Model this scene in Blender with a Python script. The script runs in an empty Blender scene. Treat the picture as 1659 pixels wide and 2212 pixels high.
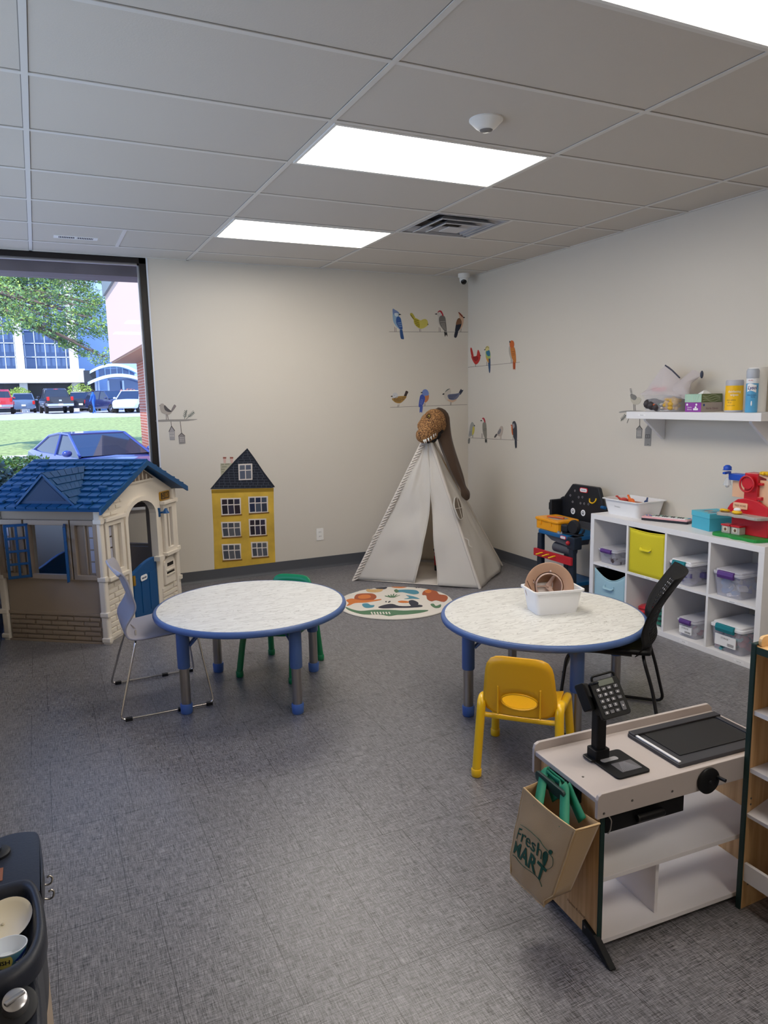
import bpy, bmesh, math, random
from mathutils import Vector, Matrix, noise
random.seed(7)
PI = math.pi
scene = bpy.context.scene
C = scene.collection
# ------------------------------------------------------------------ camera
CAM = Vector((-1.28290, -2.55709, 1.64536)); FPX = 1562.52
CR = Vector((0.90277008, -0.42969004, -0.01930432))
CU = Vector((0.08378439, 0.13165355, 0.98774871))
CF = Vector((0.4218843, 0.89332738, -0.1548542))
cd = bpy.data.cameras.new('camera'); cam = bpy.data.objects.new('camera', cd); C.objects.link(cam)
cam.matrix_world = Matrix(((CR.x, CU.x, -CF.x, CAM.x), (CR.y, CU.y, -CF.y, CAM.y), (CR.z, CU.z, -CF.z, CAM.z), (0, 0, 0, 1)))
cd.sensor_fit = 'VERTICAL'; cd.sensor_height = 36; cd.sensor_width = 27; cd.lens = FPX / 2212 * 36
cd.clip_start = 0.02; cd.clip_end = 400
scene.camera = cam
# ------------------------------------------------------------------ look
vs = scene.view_settings
vs.view_transform = 'Standard'; vs.look = 'None'; vs.gamma = 1; vs.use_curve_mapping = False
vs.exposure = 0.36
PANEL = 10.5
SUN = 5.2
SKY = 1.8
# ------------------------------------------------------------------ world
w = bpy.data.worlds.new('world'); scene.world = w; w.use_nodes = True
nt = w.node_tree; nt.nodes.clear()
tc = nt.nodes.new('ShaderNodeTexCoord'); sp = nt.nodes.new('ShaderNodeSeparateXYZ')
rp = nt.nodes.new('ShaderNodeValToRGB'); bg = nt.nodes.new('ShaderNodeBackground'); ow = nt.nodes.new('ShaderNodeOutputWorld')
nt.links.new(tc.outputs['Generated'], sp.inputs[0]); nt.links.new(sp.outputs['Z'], rp.inputs[0])
el = rp.color_ramp.elements
el[0].position = 0.0; el[0].color = (0.62, 0.78, 1.0, 1)
el[1].position = 0.75; el[1].color = (0.13, 0.32, 0.95, 1)
nt.links.new(rp.outputs[0], bg.inputs[0]); bg.inputs[1].default_value = SKY
nt.links.new(bg.outputs[0], ow.inputs[0])
sd = bpy.data.lights.new('sun', 'SUN'); sd.energy = SUN; sd.angle = 0.012; sd.color = (1.0, 0.95, 0.88)
so = bpy.data.objects.new('sun', sd); C.objects.link(so)
so.rotation_euler = Vector((0.5, 0.74, -1.05)).to_track_quat('-Z', 'Y').to_euler()
so.location = (-8, -12, 20)

# ------------------------------------------------------------------ pixel to place
def ray(px, py):
    return CF + CR * ((px - 829.5) / FPX) - CU * ((py - 1106) / FPX)
def on_z(px, py, z=0.0):
    d = ray(px, py); return CAM + d * ((z - CAM.z) / d.z)
def on_y(px, py, y=4.04):
    d = ray(px, py); return CAM + d * ((y - CAM.y) / d.y)
def on_x(px, py, x=2.84):
    d = ray(px, py); return CAM + d * ((x - CAM.x) / d.x)
def at_d(px, py, dist):
    return CAM + ray(px, py) * dist
def on_plane(px, py, p, n):
    d = ray(px, py); return CAM + d * ((Vector(p) - CAM).dot(n) / d.dot(n))

# ------------------------------------------------------------------ materials
def lin(c):
    f = lambda v: (v / 255 / 12.92) if v <= 10.3 else ((v / 255 + 0.055) / 1.055) ** 2.4
    return tuple(f(v) for v in c) + (1,)
MATS = {}
def mat(name, col, rough=0.5, metal=0.0, spec=0.5, trans=0.0, alpha=1.0, emit=None, estr=0, bump=None, var=None, coat=0.0, ior=1.45, sheen=0):
    """col sRGB 0-255; bump=(scale,strength[,stretch]); var=(scale,amount)"""
    if name in MATS: return MATS[name]
    m = bpy.data.materials.new(name); m.use_nodes = True; nt = m.node_tree; b = nt.nodes['Principled BSDF']
    b.inputs['Base Color'].default_value = lin(col); b.inputs['Roughness'].default_value = rough
    b.inputs['Metallic'].default_value = metal; b.inputs['Specular IOR Level'].default_value = spec
    b.inputs['Transmission Weight'].default_value = trans; b.inputs['Alpha'].default_value = alpha
    b.inputs['Coat Weight'].default_value = coat; b.inputs['IOR'].default_value = ior
    if sheen: b.inputs['Sheen Weight'].default_value = sheen
    if emit: b.inputs['Emission Color'].default_value = lin(emit); b.inputs['Emission Strength'].default_value = estr
    if bump or var:
        t = nt.nodes.new('ShaderNodeTexCoord')
    if bump:
        mp = nt.nodes.new('ShaderNodeMapping'); nt.links.new(t.outputs['Object'], mp.inputs[0])
        if len(bump) > 2: mp.inputs['Scale'].default_value = bump[2]
        n = nt.nodes.new('ShaderNodeTexNoise'); n.inputs['Scale'].default_value = bump[0]; n.inputs['Detail'].default_value = 3
        bp = nt.nodes.new('ShaderNodeBump'); bp.inputs['Strength'].default_value = bump[1]; bp.inputs['Distance'].default_value = 0.004
        nt.links.new(mp.outputs[0], n.inputs['Vector']); nt.links.new(n.outputs[0], bp.inputs['Height']); nt.links.new(bp.outputs[0], b.inputs['Normal'])
    if var:
        n2 = nt.nodes.new('ShaderNodeTexNoise'); n2.inputs['Scale'].default_value = var[0]; n2.inputs['Detail'].default_value = 4
        mp2 = nt.nodes.new('ShaderNodeMapping'); nt.links.new(t.outputs['Object'], mp2.inputs[0])
        if len(var) > 2: mp2.inputs['Scale'].default_value = var[2]
        nt.links.new(mp2.outputs[0], n2.inputs['Vector'])
        cr = nt.nodes.new('ShaderNodeValToRGB'); c = lin(col); a = var[1]
        cr.color_ramp.elements[0].position = 0.3; cr.color_ramp.elements[1].position = 0.7
        cr.color_ramp.elements[0].color = tuple(v * (1 - a) for v in c[:3]) + (1,)
        cr.color_ramp.elements[1].color = tuple(min(1, v * (1 + a)) for v in c[:3]) + (1,)
        nt.links.new(n2.outputs[0], cr.inputs[0]); nt.links.new(cr.outputs[0], b.inputs['Base Color'])
    MATS[name] = m; return m
def N(nt, t, **kw):
    n = nt.nodes.new(t)
    for k, v in kw.items(): setattr(n, k, v)
    return n
def setmath(nt, op, a, b=None):
    n = nt.nodes.new('ShaderNodeMath'); n.operation = op
    for i, v in enumerate((a, b)):
        if v is None: continue
        if isinstance(v, (int, float)): n.inputs[i].default_value = v
        else: nt.links.new(v, n.inputs[i])
    return n.outputs[0]

def mat_wood(name, c1, c2, axis=2, scale=14, rough=0.45, stretch=18):
    m = bpy.data.materials.new(name); m.use_nodes = True; nt = m.node_tree; b = nt.nodes['Principled BSDF']
    t = N(nt, 'ShaderNodeTexCoord'); mp = N(nt, 'ShaderNodeMapping'); s = [stretch] * 3; s[axis] = 1.0
    mp.inputs['Scale'].default_value = s; nt.links.new(t.outputs['Object'], mp.inputs[0])
    n = N(nt, 'ShaderNodeTexNoise'); n.inputs['Scale'].default_value = scale / 6; n.inputs['Detail'].default_value = 6; n.inputs['Distortion'].default_value = 0.6
    nt.links.new(mp.outputs[0], n.inputs['Vector'])
    cr = N(nt, 'ShaderNodeValToRGB'); e = cr.color_ramp.elements
    e[0].position = 0.32; e[0].color = lin(c1); e[1].position = 0.62; e[1].color = lin(c2)
    nt.links.new(n.outputs[0], cr.inputs[0]); nt.links.new(cr.outputs[0], b.inputs['Base Color']); b.inputs['Roughness'].default_value = rough
    MATS[name] = m; return m

def mat_glass(name, tint=(1, 1, 1), gloss=0.06, rough=0.0):
    """clear sheet: see-through with a fresnel reflection"""
    m = bpy.data.materials.new(name); m.use_nodes = True; nt = m.node_tree; nt.nodes.clear()
    o = N(nt, 'ShaderNodeOutputMaterial'); mx = N(nt, 'ShaderNodeMixShader'); tr = N(nt, 'ShaderNodeBsdfTransparent'); gl = N(nt, 'ShaderNodeBsdfGlossy')
    fr = N(nt, 'ShaderNodeFresnel'); fr.inputs[0].default_value = 1.45
    tr.inputs[0].default_value = tuple(tint) + (1,); gl.inputs['Roughness'].default_value = rough
    nt.links.new(fr.outputs[0], mx.inputs[0])
    nt.links.new(tr.outputs[0], mx.inputs[1]); nt.links.new(gl.outputs[0], mx.inputs[2]); nt.links.new(mx.outputs[0], o.inputs[0])
    MATS[name] = m; return m
def mat_clear_plastic(name, col=(225, 225, 232), op=0.35, rough=0.25):
    m = bpy.data.materials.new(name); m.use_nodes = True; nt = m.node_tree; nt.nodes.clear()
    o = N(nt, 'ShaderNodeOutputMaterial'); mx = N(nt, 'ShaderNodeMixShader'); tr = N(nt, 'ShaderNodeBsdfTransparent'); p = N(nt, 'ShaderNodeBsdfPrincipled')
    p.inputs['Base Color'].default_value = lin(col); p.inputs['Roughness'].default_value = rough; mx.inputs[0].default_value = op
    nt.links.new(tr.outputs[0], mx.inputs[1]); nt.links.new(p.outputs[0], mx.inputs[2]); nt.links.new(mx.outputs[0], o.inputs[0])
    MATS[name] = m; return m

# floor: dark woven vinyl planks, 305 x 610 mm
def mat_floor():
    m = bpy.data.materials.new('woven_vinyl'); m.use_nodes = True; nt = m.node_tree; b = nt.nodes['Principled BSDF']
    t = N(nt, 'ShaderNodeTexCoord')
    def thread(sx, sy, sc, seed, det=3):
        mp = N(nt, 'ShaderNodeMapping'); mp.inputs['Scale'].default_value = (sx, sy, 1); mp.inputs['Location'].default_value = (seed, seed * 2, 0)
        nt.links.new(t.outputs['Object'], mp.inputs[0]); n = N(nt, 'ShaderNodeTexNoise'); n.inputs['Scale'].default_value = sc; n.inputs['Detail'].default_value = det
        n.inputs['Roughness'].default_value = 0.65
        nt.links.new(mp.outputs[0], n.inputs['Vector']); return n.outputs[0]
    a = thread(1, 26, 13, 3.1); c = thread(22, 1, 15, 7.7)
    a2 = thread(1, 14, 42, 1.3, 2); c2 = thread(14, 1, 42, 5.7, 2)
    s1 = setmath(nt, 'ADD', a, c); s2 = setmath(nt, 'ADD', a2, c2)
    s = setmath(nt, 'ADD', setmath(nt, 'MULTIPLY', s1, 0.28), setmath(nt, 'MULTIPLY', s2, 0.22))
    cr = N(nt, 'ShaderNodeValToRGB'); e = cr.color_ramp.elements
    e[0].position = 0.42; e[0].color = lin((24, 24, 26)); e[1].position = 0.60; e[1].color = lin((162, 159, 164))
    nt.links.new(s, cr.inputs[0])
    mp = N(nt, 'ShaderNodeMapping'); mp.inputs['Location'].default_value = (0.145, 0.25, 0); nt.links.new(t.outputs['Object'], mp.inputs[0])
    br = N(nt, 'ShaderNodeTexBrick'); br.offset = 0.26; br.offset_frequency = 2; br.squash = 1; br.squash_frequency = 1
    br.inputs['Scale'].default_value = 1; br.inputs['Brick Width'].default_value = 0.3048; br.inputs['Row Height'].default_value = 0.6096
    br.inputs['Mortar Size'].default_value = 0.0013; br.inputs['Mortar Smooth'].default_value = 0.3; br.inputs['Bias'].default_value = 0
    br.inputs['Color1'].default_value = (0.93, 0.93, 0.93, 1); br.inputs['Color2'].default_value = (1.0, 1.0, 1.0, 1); br.inputs['Mortar'].default_value = (0.22, 0.22, 0.22, 1)
    nt.links.new(mp.outputs[0], br.inputs['Vector'])
    mx = N(nt, 'ShaderNodeMix', data_type='RGBA', blend_type='MULTIPLY'); mx.inputs[0].default_value = 1
    nt.links.new(cr.outputs[0], mx.inputs[6]); nt.links.new(br.outputs[0], mx.inputs[7]); nt.links.new(mx.outputs[2], b.inputs['Base Color'])
    b.inputs['Roughness'].default_value = 0.36; b.inputs['Specular IOR Level'].default_value = 0.85
    bp = N(nt, 'ShaderNodeBump'); bp.inputs['Strength'].default_value = 0.25; bp.inputs['Distance'].default_value = 0.002
    nt.links.new(s, bp.inputs['Height']); nt.links.new(bp.outputs[0], b.inputs['Normal'])
    MATS['floor'] = m; return m

def mat_laminate():
    m = bpy.data.materials.new('whitewashed_laminate'); m.use_nodes = True; nt = m.node_tree; b = nt.nodes['Principled BSDF']
    t = N(nt, 'ShaderNodeTexCoord'); mp = N(nt, 'ShaderNodeMapping'); mp.inputs['Rotation'].default_value = (0, 0, 0.55); mp.inputs['Scale'].default_value = (1.3, 9, 1)
    nt.links.new(t.outputs['Object'], mp.inputs[0])
    n = N(nt, 'ShaderNodeTexNoise'); n.inputs['Scale'].default_value = 2.2; n.inputs['Detail'].default_value = 2; n.inputs['Distortion'].default_value = 0.8
    nt.links.new(mp.outputs[0], n.inputs['Vector'])
    ring = setmath(nt, 'FRACT', setmath(nt, 'MULTIPLY', n.outputs[0], 13))
    rr = N(nt, 'ShaderNodeValToRGB'); e = rr.color_ramp.elements; e[0].position = 0.0; e[0].color = (0.5, 0.5, 0.5, 1); e[1].position = 0.2; e[1].color = (0, 0, 0, 1)
    nt.links.new(ring, rr.inputs[0])
    n2 = N(nt, 'ShaderNodeTexNoise'); n2.inputs['Scale'].default_value = 14; n2.inputs['Detail'].default_value = 5
    mp2 = N(nt, 'ShaderNodeMapping'); mp2.inputs['Rotation'].default_value = (0, 0, 0.55); mp2.inputs['Scale'].default_value = (0.8, 12, 1)
    nt.links.new(t.outputs['Object'], mp2.inputs[0]); nt.links.new(mp2.outputs[0], n2.inputs['Vector'])
    f = setmath(nt, 'ADD', setmath(nt, 'MULTIPLY', rr.outputs[0], setmath(nt, 'MULTIPLY', n2.outputs[0], 2.4)), setmath(nt, 'MULTIPLY', setmath(nt, 'SUBTRACT', n2.outputs[0], 0.42), 0.9))
    cr = N(nt, 'ShaderNodeValToRGB'); e = cr.color_ramp.elements
    e[0].position = 0.0; e[0].color = lin((228, 227, 221)); e[1].position = 0.6; e[1].color = lin((170, 166, 158))
    nt.links.new(f, cr.inputs[0]); nt.links.new(cr.outputs[0], b.inputs['Base Color']); b.inputs['Roughness'].default_value = 0.38
    MATS['laminate'] = m; return m

def mat_brick(name, c1, c2, mortar, bw, rh, ms=0.008, axes='xz', rough=0.8):
    m = bpy.data.materials.new(name); m.use_nodes = True; nt = m.node_tree; b = nt.nodes['Principled BSDF']
    t = N(nt, 'ShaderNodeTexCoord'); s = N(nt, 'ShaderNodeSeparateXYZ'); cb = N(nt, 'ShaderNodeCombineXYZ'); nt.links.new(t.outputs['Object'], s.inputs[0])
    for i, a in enumerate(axes): nt.links.new(s.outputs['xyz'.index(a)], cb.inputs[i])
    br = N(nt, 'ShaderNodeTexBrick'); br.inputs['Scale'].default_value = 1; br.inputs['Brick Width'].default_value = bw; br.inputs['Row Height'].default_value = rh
    br.inputs['Mortar Size'].default_value = ms; br.inputs['Color1'].default_value = lin(c1); br.inputs['Color2'].default_value = lin(c2); br.inputs['Mortar'].default_value = lin(mortar)
    nt.links.new(cb.outputs[0], br.inputs['Vector']); nt.links.new(br.outputs[0], b.inputs['Base Color']); b.inputs['Roughness'].default_value = rough
    MATS[name] = m; return m

# ------------------------------------------------------------------ mesh builder
class MB:
    def __init__(self): self.v = []; self.f = []; self.m = []
    def add(self, vs, fs, mi=0):
        o = len(self.v); self.v += [Vector(p) for p in vs]; self.f += [tuple(i + o for i in f) for f in fs]; self.m += [mi] * len(fs); return self
    def box(self, c, s, mi=0, rot=None, taper=None):
        x, y, z = [k / 2 for k in s]; P = []
        for dz in (-1, 1):
            k = 1 if (dz < 0 or not taper) else taper
            for dx, dy in ((-1, -1), (1, -1), (1, 1), (-1, 1)): P.append(Vector((dx * x * k, dy * y * k, dz * z)))
        if rot is not None: P = [rot @ p for p in P]
        c = Vector(c); P = [p + c for p in P]
        return self.add(P, [(0, 3, 2, 1), (4, 5, 6, 7), (0, 1, 5, 4), (1, 2, 6, 5), (2, 3, 7, 6), (3, 0, 4, 7)], mi)
    def bb(self, a, b, mi=0):
        a = Vector(a); b = Vector(b); return self.box((a + b) / 2, [abs(v) for v in (b - a)], mi)
    def rbox(self, c, s, r=0.01, seg=3, mi=0, rot=None, axis=2):
        """box with its edges along `axis` rounded"""
        x, y, z = s
        if axis == 2: pl = rrect(x, y, r, seg); P = [(a, b) for a, b in pl]; e = (Vector((1, 0, 0)), Vector((0, 1, 0)), Vector((0, 0, 1))); h = z
        elif axis == 1: pl = rrect(x, z, r, seg); e = (Vector((1, 0, 0)), Vector((0, 0, 1)), Vector((0, -1, 0))); h = y
        else: pl = rrect(y, z, r, seg); e = (Vector((0, 1, 0)), Vector((0, 0, 1)), Vector((1, 0, 0))); h = x
        if rot is not None: e = tuple(rot @ k for k in e)
        return self.prism(pl, Vector(c) - e[2] * h / 2, e[0], e[1], e[2], h, mi)
    def prism(self, poly, o, ex, ey, ez, h, mi=0, mside=None):
        o = Vector(o); ex = Vector(ex); ey = Vector(ey); ez = Vector(ez); n = len(poly)
        b = [o + ex * p[0] + ey * p[1] for p in poly]; t = [p + ez * h for p in b]
        base = len(self.v)
        self.add(b + t, [tuple(range(n - 1, -1, -1)), tuple(range(n, 2 * n))], mi)
        self.f += [(base + i, base + (i + 1) % n, base + (i + 1) % n + n, base + i + n) for i in range(n)]; self.m += [mi if mside is None else mside] * n
        return self
    def ring_prism(self, outer, inner, o, ex, ey, ez, h, mi=0):
        """frame: two polys with the same point count"""
        o = Vector(o); ex = Vector(ex); ey = Vector(ey); ez = Vector(ez); n = len(outer)
        P = [o + ex * p[0] + ey * p[1] for p in outer] + [o + ex * p[0] + ey * p[1] for p in inner]
        P += [p + ez * h for p in P]; F = []
        for i in range(n):
            j = (i + 1) % n
            F += [(i, i + n, j + n, j), (2 * n + i, 2 * n + j, 3 * n + j, 3 * n + i), (i, j, j + 2 * n, i + 2 * n), (n + i, i + 3 * n, j + 3 * n, n + j)]
        return self.add(P, F, mi)
    def tube(self, pts, r, seg=10, mi=0, closed=False, cap=True, flat=None):
        pts = [Vector(p) for p in pts]; n = len(pts); rings = []; prev = None
        for i, p in enumerate(pts):
            if closed: d = pts[(i + 1) % n] - pts[i - 1]
            else: d = pts[min(i + 1, n - 1)] - pts[max(i - 1, 0)]
            if d.length < 1e-9: d = Vector((0, 0, 1))
            d.normalize()
            if prev is None:
                a = Vector((0, 0, 1)) if abs(d.z) < 0.9 else Vector((1, 0, 0)); u = d.cross(a).normalized()
            else: u = (prev - d * prev.dot(d)).normalized()
            prev = u; v = d.cross(u); rr = r[i] if isinstance(r, (list, tuple)) else r
            k = flat or 1
            rings.append([p + u * math.cos(2 * PI * j / seg) * rr + v * math.sin(2 * PI * j / seg) * rr * k for j in range(seg)])
        V = [q for R_ in rings for q in R_]; F = []
        for i in range(n if closed else n - 1):
            a = i * seg; b = ((i + 1) % n) * seg
            F += [(a + j, a + (j + 1) % seg, b + (j + 1) % seg, b + j) for j in range(seg)]
        if cap and not closed: F += [tuple(range(seg - 1, -1, -1)), tuple(range((n - 1) * seg, n * seg))]
        return self.add(V, F, mi)
    def lathe(self, prof, c=(0, 0, 0), seg=24, mi=0, axis=None, sx=1, sy=1, rot=None, ms=None, cap=True):
        """prof: (r, z) list"""
        c = Vector(c); V = []; n = len(prof); base = len(self.v)
        M = Vector((0, 0, 1)).rotation_difference(Vector(axis)).to_matrix() if axis is not None else (rot if rot is not None else Matrix.Identity(3))
        for r, z in prof:
            for j in range(seg): V.append(c + M @ Vector((r * sx * math.cos(2 * PI * j / seg), r * sy * math.sin(2 * PI * j / seg), z)))
        F = []; MI = []
        for i in range(n - 1):
            for j in range(seg): F.append((i * seg + j, i * seg + (j + 1) % seg, (i + 1) * seg + (j + 1) % seg, (i + 1) * seg + j)); MI.append(ms[i] if ms else mi)
        if cap and prof[0][0] > 1e-6: F.append(tuple(range(seg - 1, -1, -1))); MI.append(ms[0] if ms else mi)
        if cap and prof[-1][0] > 1e-6: F.append(tuple(range((n - 1) * seg, n * seg))); MI.append(ms[-1] if ms else mi)
        self.v += V; self.f += [tuple(i + base for i in f) for f in F]; self.m += MI
        return self
    def cyl(self, a, b, r, r2=None, seg=16, mi=0):
        a = Vector(a); b = Vector(b); d = b - a; return self.lathe([(r, 0), (r if r2 is None else r2, d.length)], a, seg, mi, axis=d.normalized())
    def ball(self, c, r, mi=0, seg=12, rot=None):
        if isinstance(r, (int, float)): r = (r, r, r)
        n = max(6, seg // 2 + 1); V = []; c = Vector(c)
        for i in range(n + 1):
            t = PI * i / n
            for j in range(seg):
                p = Vector((r[0] * math.sin(t) * math.cos(2 * PI * j / seg), r[1] * math.sin(t) * math.sin(2 * PI * j / seg), -r[2] * math.cos(t)))
                V.append(c + (rot @ p if rot is not None else p))
        F = [(i * seg + j, i * seg + (j + 1) % seg, (i + 1) * seg + (j + 1) % seg, (i + 1) * seg + j) for i in range(n) for j in range(seg)]
        return self.add(V, F, mi)
    def grid(self, fn, nu, nv, mi=0, thick=None):
        """fn(u,v)->point, u,v in 0..1"""
        P = [Vector(fn(i / nu, j / nv)) for j in range(nv + 1) for i in range(nu + 1)]
        F = [(j * (nu + 1) + i, j * (nu + 1) + i + 1, (j + 1) * (nu + 1) + i + 1, (j + 1) * (nu + 1) + i) for j in range(nv) for i in range(nu)]
        return self.add(P, F, mi)
    def text(self, s, o, ex, ey, size, ez=None, h=0.0004, mi=0, align='CENTER', sx=1.0, shear=0, bold=0, arc=None):
        cu = bpy.data.curves.new('t', 'FONT'); cu.body = s; cu.size = size; cu.align_x = align; cu.align_y = 'CENTER'; cu.resolution_u = 2; cu.shear = shear; cu.offset = bold
        ob = bpy.data.objects.new('t', cu); me = bpy.data.meshes.new_from_object(ob)
        o = Vector(o); ex = Vector(ex).normalized(); ey = Vector(ey).normalized(); ez = Vector(ez) if ez is not None else ex.cross(ey)
        P = []
        for v in me.vertices:
            x, y = v.co.x * sx, v.co.y
            if arc: x, y = arc(x, y)
            P.append(o + ex * x + ey * y + ez * h)
        self.add(P, [tuple(p.vertices) for p in me.polygons], mi)
        bpy.data.objects.remove(ob); bpy.data.curves.remove(cu); bpy.data.meshes.remove(me); return self
    def xf(self, M):
        self.v = [M @ p for p in self.v]; return self
    def build(self, name, mats, parent=None, smooth=None, bevel=0, world=False, sub=0, weld=True, solid=0, loc=None, recenter=True, bseg=2):
        me = bpy.data.meshes.new(name); V = self.v
        if world and parent is not None:
            Mi = WM(parent).inverted(); V = [Mi @ p for p in V]
        off = Vector((0, 0, 0))
        if parent is None and recenter and V:
            lo = Vector([min(p[i] for p in V) for i in range(3)]); hi = Vector([max(p[i] for p in V) for i in range(3)])
            off = Vector(((lo.x + hi.x) / 2, (lo.y + hi.y) / 2, lo.z)); V = [p - off for p in V]
        me.from_pydata([tuple(p) for p in V], [], self.f)
        if not isinstance(mats, (list, tuple)): mats = [mats]
        for m in mats: me.materials.append(m)
        me.polygons.foreach_set('material_index', self.m)
        if smooth is not None: me.polygons.foreach_set('use_smooth', [True] * len(me.polygons))
        bm = bmesh.new(); bm.from_mesh(me)
        if weld and len(V) < 30000: bmesh.ops.remove_doubles(bm, verts=bm.verts, dist=1e-6)
        bmesh.ops.recalc_face_normals(bm, faces=bm.faces)
        if bevel:
            es = [e for e in bm.edges if len(e.link_faces) == 2 and e.calc_face_angle(0) > 0.6]
            bmesh.ops.bevel(bm, geom=es, offset=bevel, segments=bseg, affect='EDGES', clamp_overlap=True, profile=0.5)
        bm.to_mesh(me); bm.free()
        if smooth is not None:
            try: me.set_sharp_from_angle(angle=math.radians(smooth))
            except Exception: pass
        o = bpy.data.objects.new(name, me); C.objects.link(o)
        if parent is not None: o.parent = parent
        o.location = off if loc is None else loc
        if sub: s = o.modifiers.new('sub', 'SUBSURF'); s.levels = sub; s.render_levels = sub
        if solid: s = o.modifiers.new('sol', 'SOLIDIFY'); s.thickness = solid; s.offset = 0
        return o
def rrect(w, h, r, seg=3, cx=0, cy=0):
    out = []
    for qx, qy, a0 in ((1, 1, 0), (-1, 1, 90), (-1, -1, 180), (1, -1, 270)):
        for k in range(seg + 1):
            a = math.radians(a0 + 90 * k / seg); out.append((cx + qx * (w / 2 - r) + r * math.cos(a), cy + qy * (h / 2 - r) + r * math.sin(a)))
    return out
def circ(r, n=24, cx=0, cy=0, ry=None):
    return [(cx + r * math.cos(2 * PI * i / n), cy + (ry or r) * math.sin(2 * PI * i / n)) for i in range(n)]
def smoothpoly(P, k=3, closed=True):
    """Catmull-Rom through the points (any dimension, as Vectors)"""
    P = [Vector(p) for p in P]; n = len(P); out = []
    rng = range(n) if closed else range(n - 1)
    for i in rng:
        if closed: a, b, c, d = P[i - 1], P[i], P[(i + 1) % n], P[(i + 2) % n]
        else: a, b, c, d = P[max(i - 1, 0)], P[i], P[i + 1], P[min(i + 2, n - 1)]
        for j in range(k):
            t = j / k; out.append(0.5 * ((2 * b) + (c - a) * t + (2 * a - 5 * b + 4 * c - d) * t * t + (3 * b - a - 3 * c + d) * t ** 3))
    if not closed: out.append(P[-1])
    return out
REC = {}
def WM(o):
    m = Matrix.Translation(o.location) @ o.rotation_euler.to_matrix().to_4x4()
    return WM(o.parent) @ m if o.parent else m
def thing(name, label, cat, loc=(0, 0, 0), rotz=0, group=None, rot=None):
    o = bpy.data.objects.new(name, None); C.objects.link(o); o.location = loc; o.rotation_euler = rot or (0, 0, rotz)
    o.empty_display_size = 0.05
    o['label'] = label; o['category'] = cat
    if group: o['group'] = group
    return o
def tag(o, label, cat=None, group=None):
    o['label'] = label
    if cat: o['category'] = cat
    if group: o['group'] = group
    return o
def struct(o):
    o['kind'] = 'structure'; return o
def copy_tree(root, loc, rotz, label, group=None):
    r = root.copy(); C.objects.link(r); r.location = loc; r.rotation_euler = (0, 0, rotz); r['label'] = label
    if group: r['group'] = group
    for ch in list(root.children):
        c = ch.copy(); C.objects.link(c); c.parent = r
        for g in list(ch.children):
            d = g.copy(); C.objects.link(d); d.parent = c
    return r
X3 = Vector((1, 0, 0)); Y3 = Vector((0, 1, 0)); Z3 = Vector((0, 0, 1))
def RX(a): return Matrix.Rotation(a, 3, 'X')
def RY(a): return Matrix.Rotation(a, 3, 'Y')
def RZ(a): return Matrix.Rotation(a, 3, 'Z')
# ------------------------------------------------------------------ room shell
XL, XR, YB, YF, H = -1.66, 2.84, 4.04, -3.9, 2.86
wallm = mat('wall_paint', (210, 203, 192), 0.36, spec=0.5, bump=(220, 0.03))
white = mat('white_paint', (225, 225, 228), 0.35)
basem = mat('vinyl_base', (78, 80, 86), 0.45)
bronze = mat('bronze_frame', (28, 22, 22), 0.35)
tilem = mat('ceiling_tile', (204, 197, 188), 0.85, spec=0.2, bump=(160, 0.12))
floorm = mat_floor()
struct(MB().bb((XL - .3, YF - .3, -0.1), (XR + .3, YB + .12, 0)).build('floor', floorm, recenter=False))
VX, VY = 3 * .6096, 3 * .6096
struct(MB().bb((XL - .3, YF - .3, H), (VX - .6096, YB + .3, H + 0.25)).bb((VX, YF - .3, H), (XR + .3, YB + .3, H + 0.25)).bb((VX - .6096, YF - .3, H), (VX, VY, H + .25)).bb((VX - .6096, VY + .6096, H), (VX, YB + .3, H + .25)).bb((VX - .62, VY - .01, H + .2), (VX + .01, VY + .62, H + .26)).build('ceiling', tilem, recenter=False))
# back wall right of the window, and the low wall under the window
struct(MB().bb((-0.345, YB, 0), (XR + .15, YB + .14, H)).bb((XL - .14, YB, 0), (-0.345, YB + .14, 0.74)).build('wall_back', wallm, recenter=False))
struct(MB().bb((XR, YF, 0), (XR + .14, YB, H)).build('wall_right', wallm, recenter=False))
struct(MB().bb((XL - .14, YF, 0), (XR + .14, YF - .14, H)).build('wall_front', wallm, recenter=False))
# left wall: low wall, posts, header; windows above the sill
struct(MB().bb((XL - .14, YF, 0), (XL, YB, 0.74)).bb((XL - .14, YF, 0), (XL, -0.9, H)).build('wall_left', wallm, recenter=False))
# baseboards with a cove toe
def base(name, a, b, n):
    a = Vector(a); b = Vector(b); d = (b - a); L = d.length; d.normalize(); n = Vector(n)
    struct(MB().prism([(0, 0), (0.016, 0), (0.014, .006), (.006, .016), (.004, .03), (.004, .112), (0, .112)], a, n, Z3, d, L).build(name, basem, smooth=40, recenter=False))
base('baseboard_back', (XL, YB, 0), (XR, YB, 0), (0, -1, 0))
base('baseboard_right', (XR, YF, 0), (XR, YB, 0), (-1, 0, 0))
base('baseboard_left', (XL, YF, 0), (XL, YB, 0), (1, 0, 0))
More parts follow.
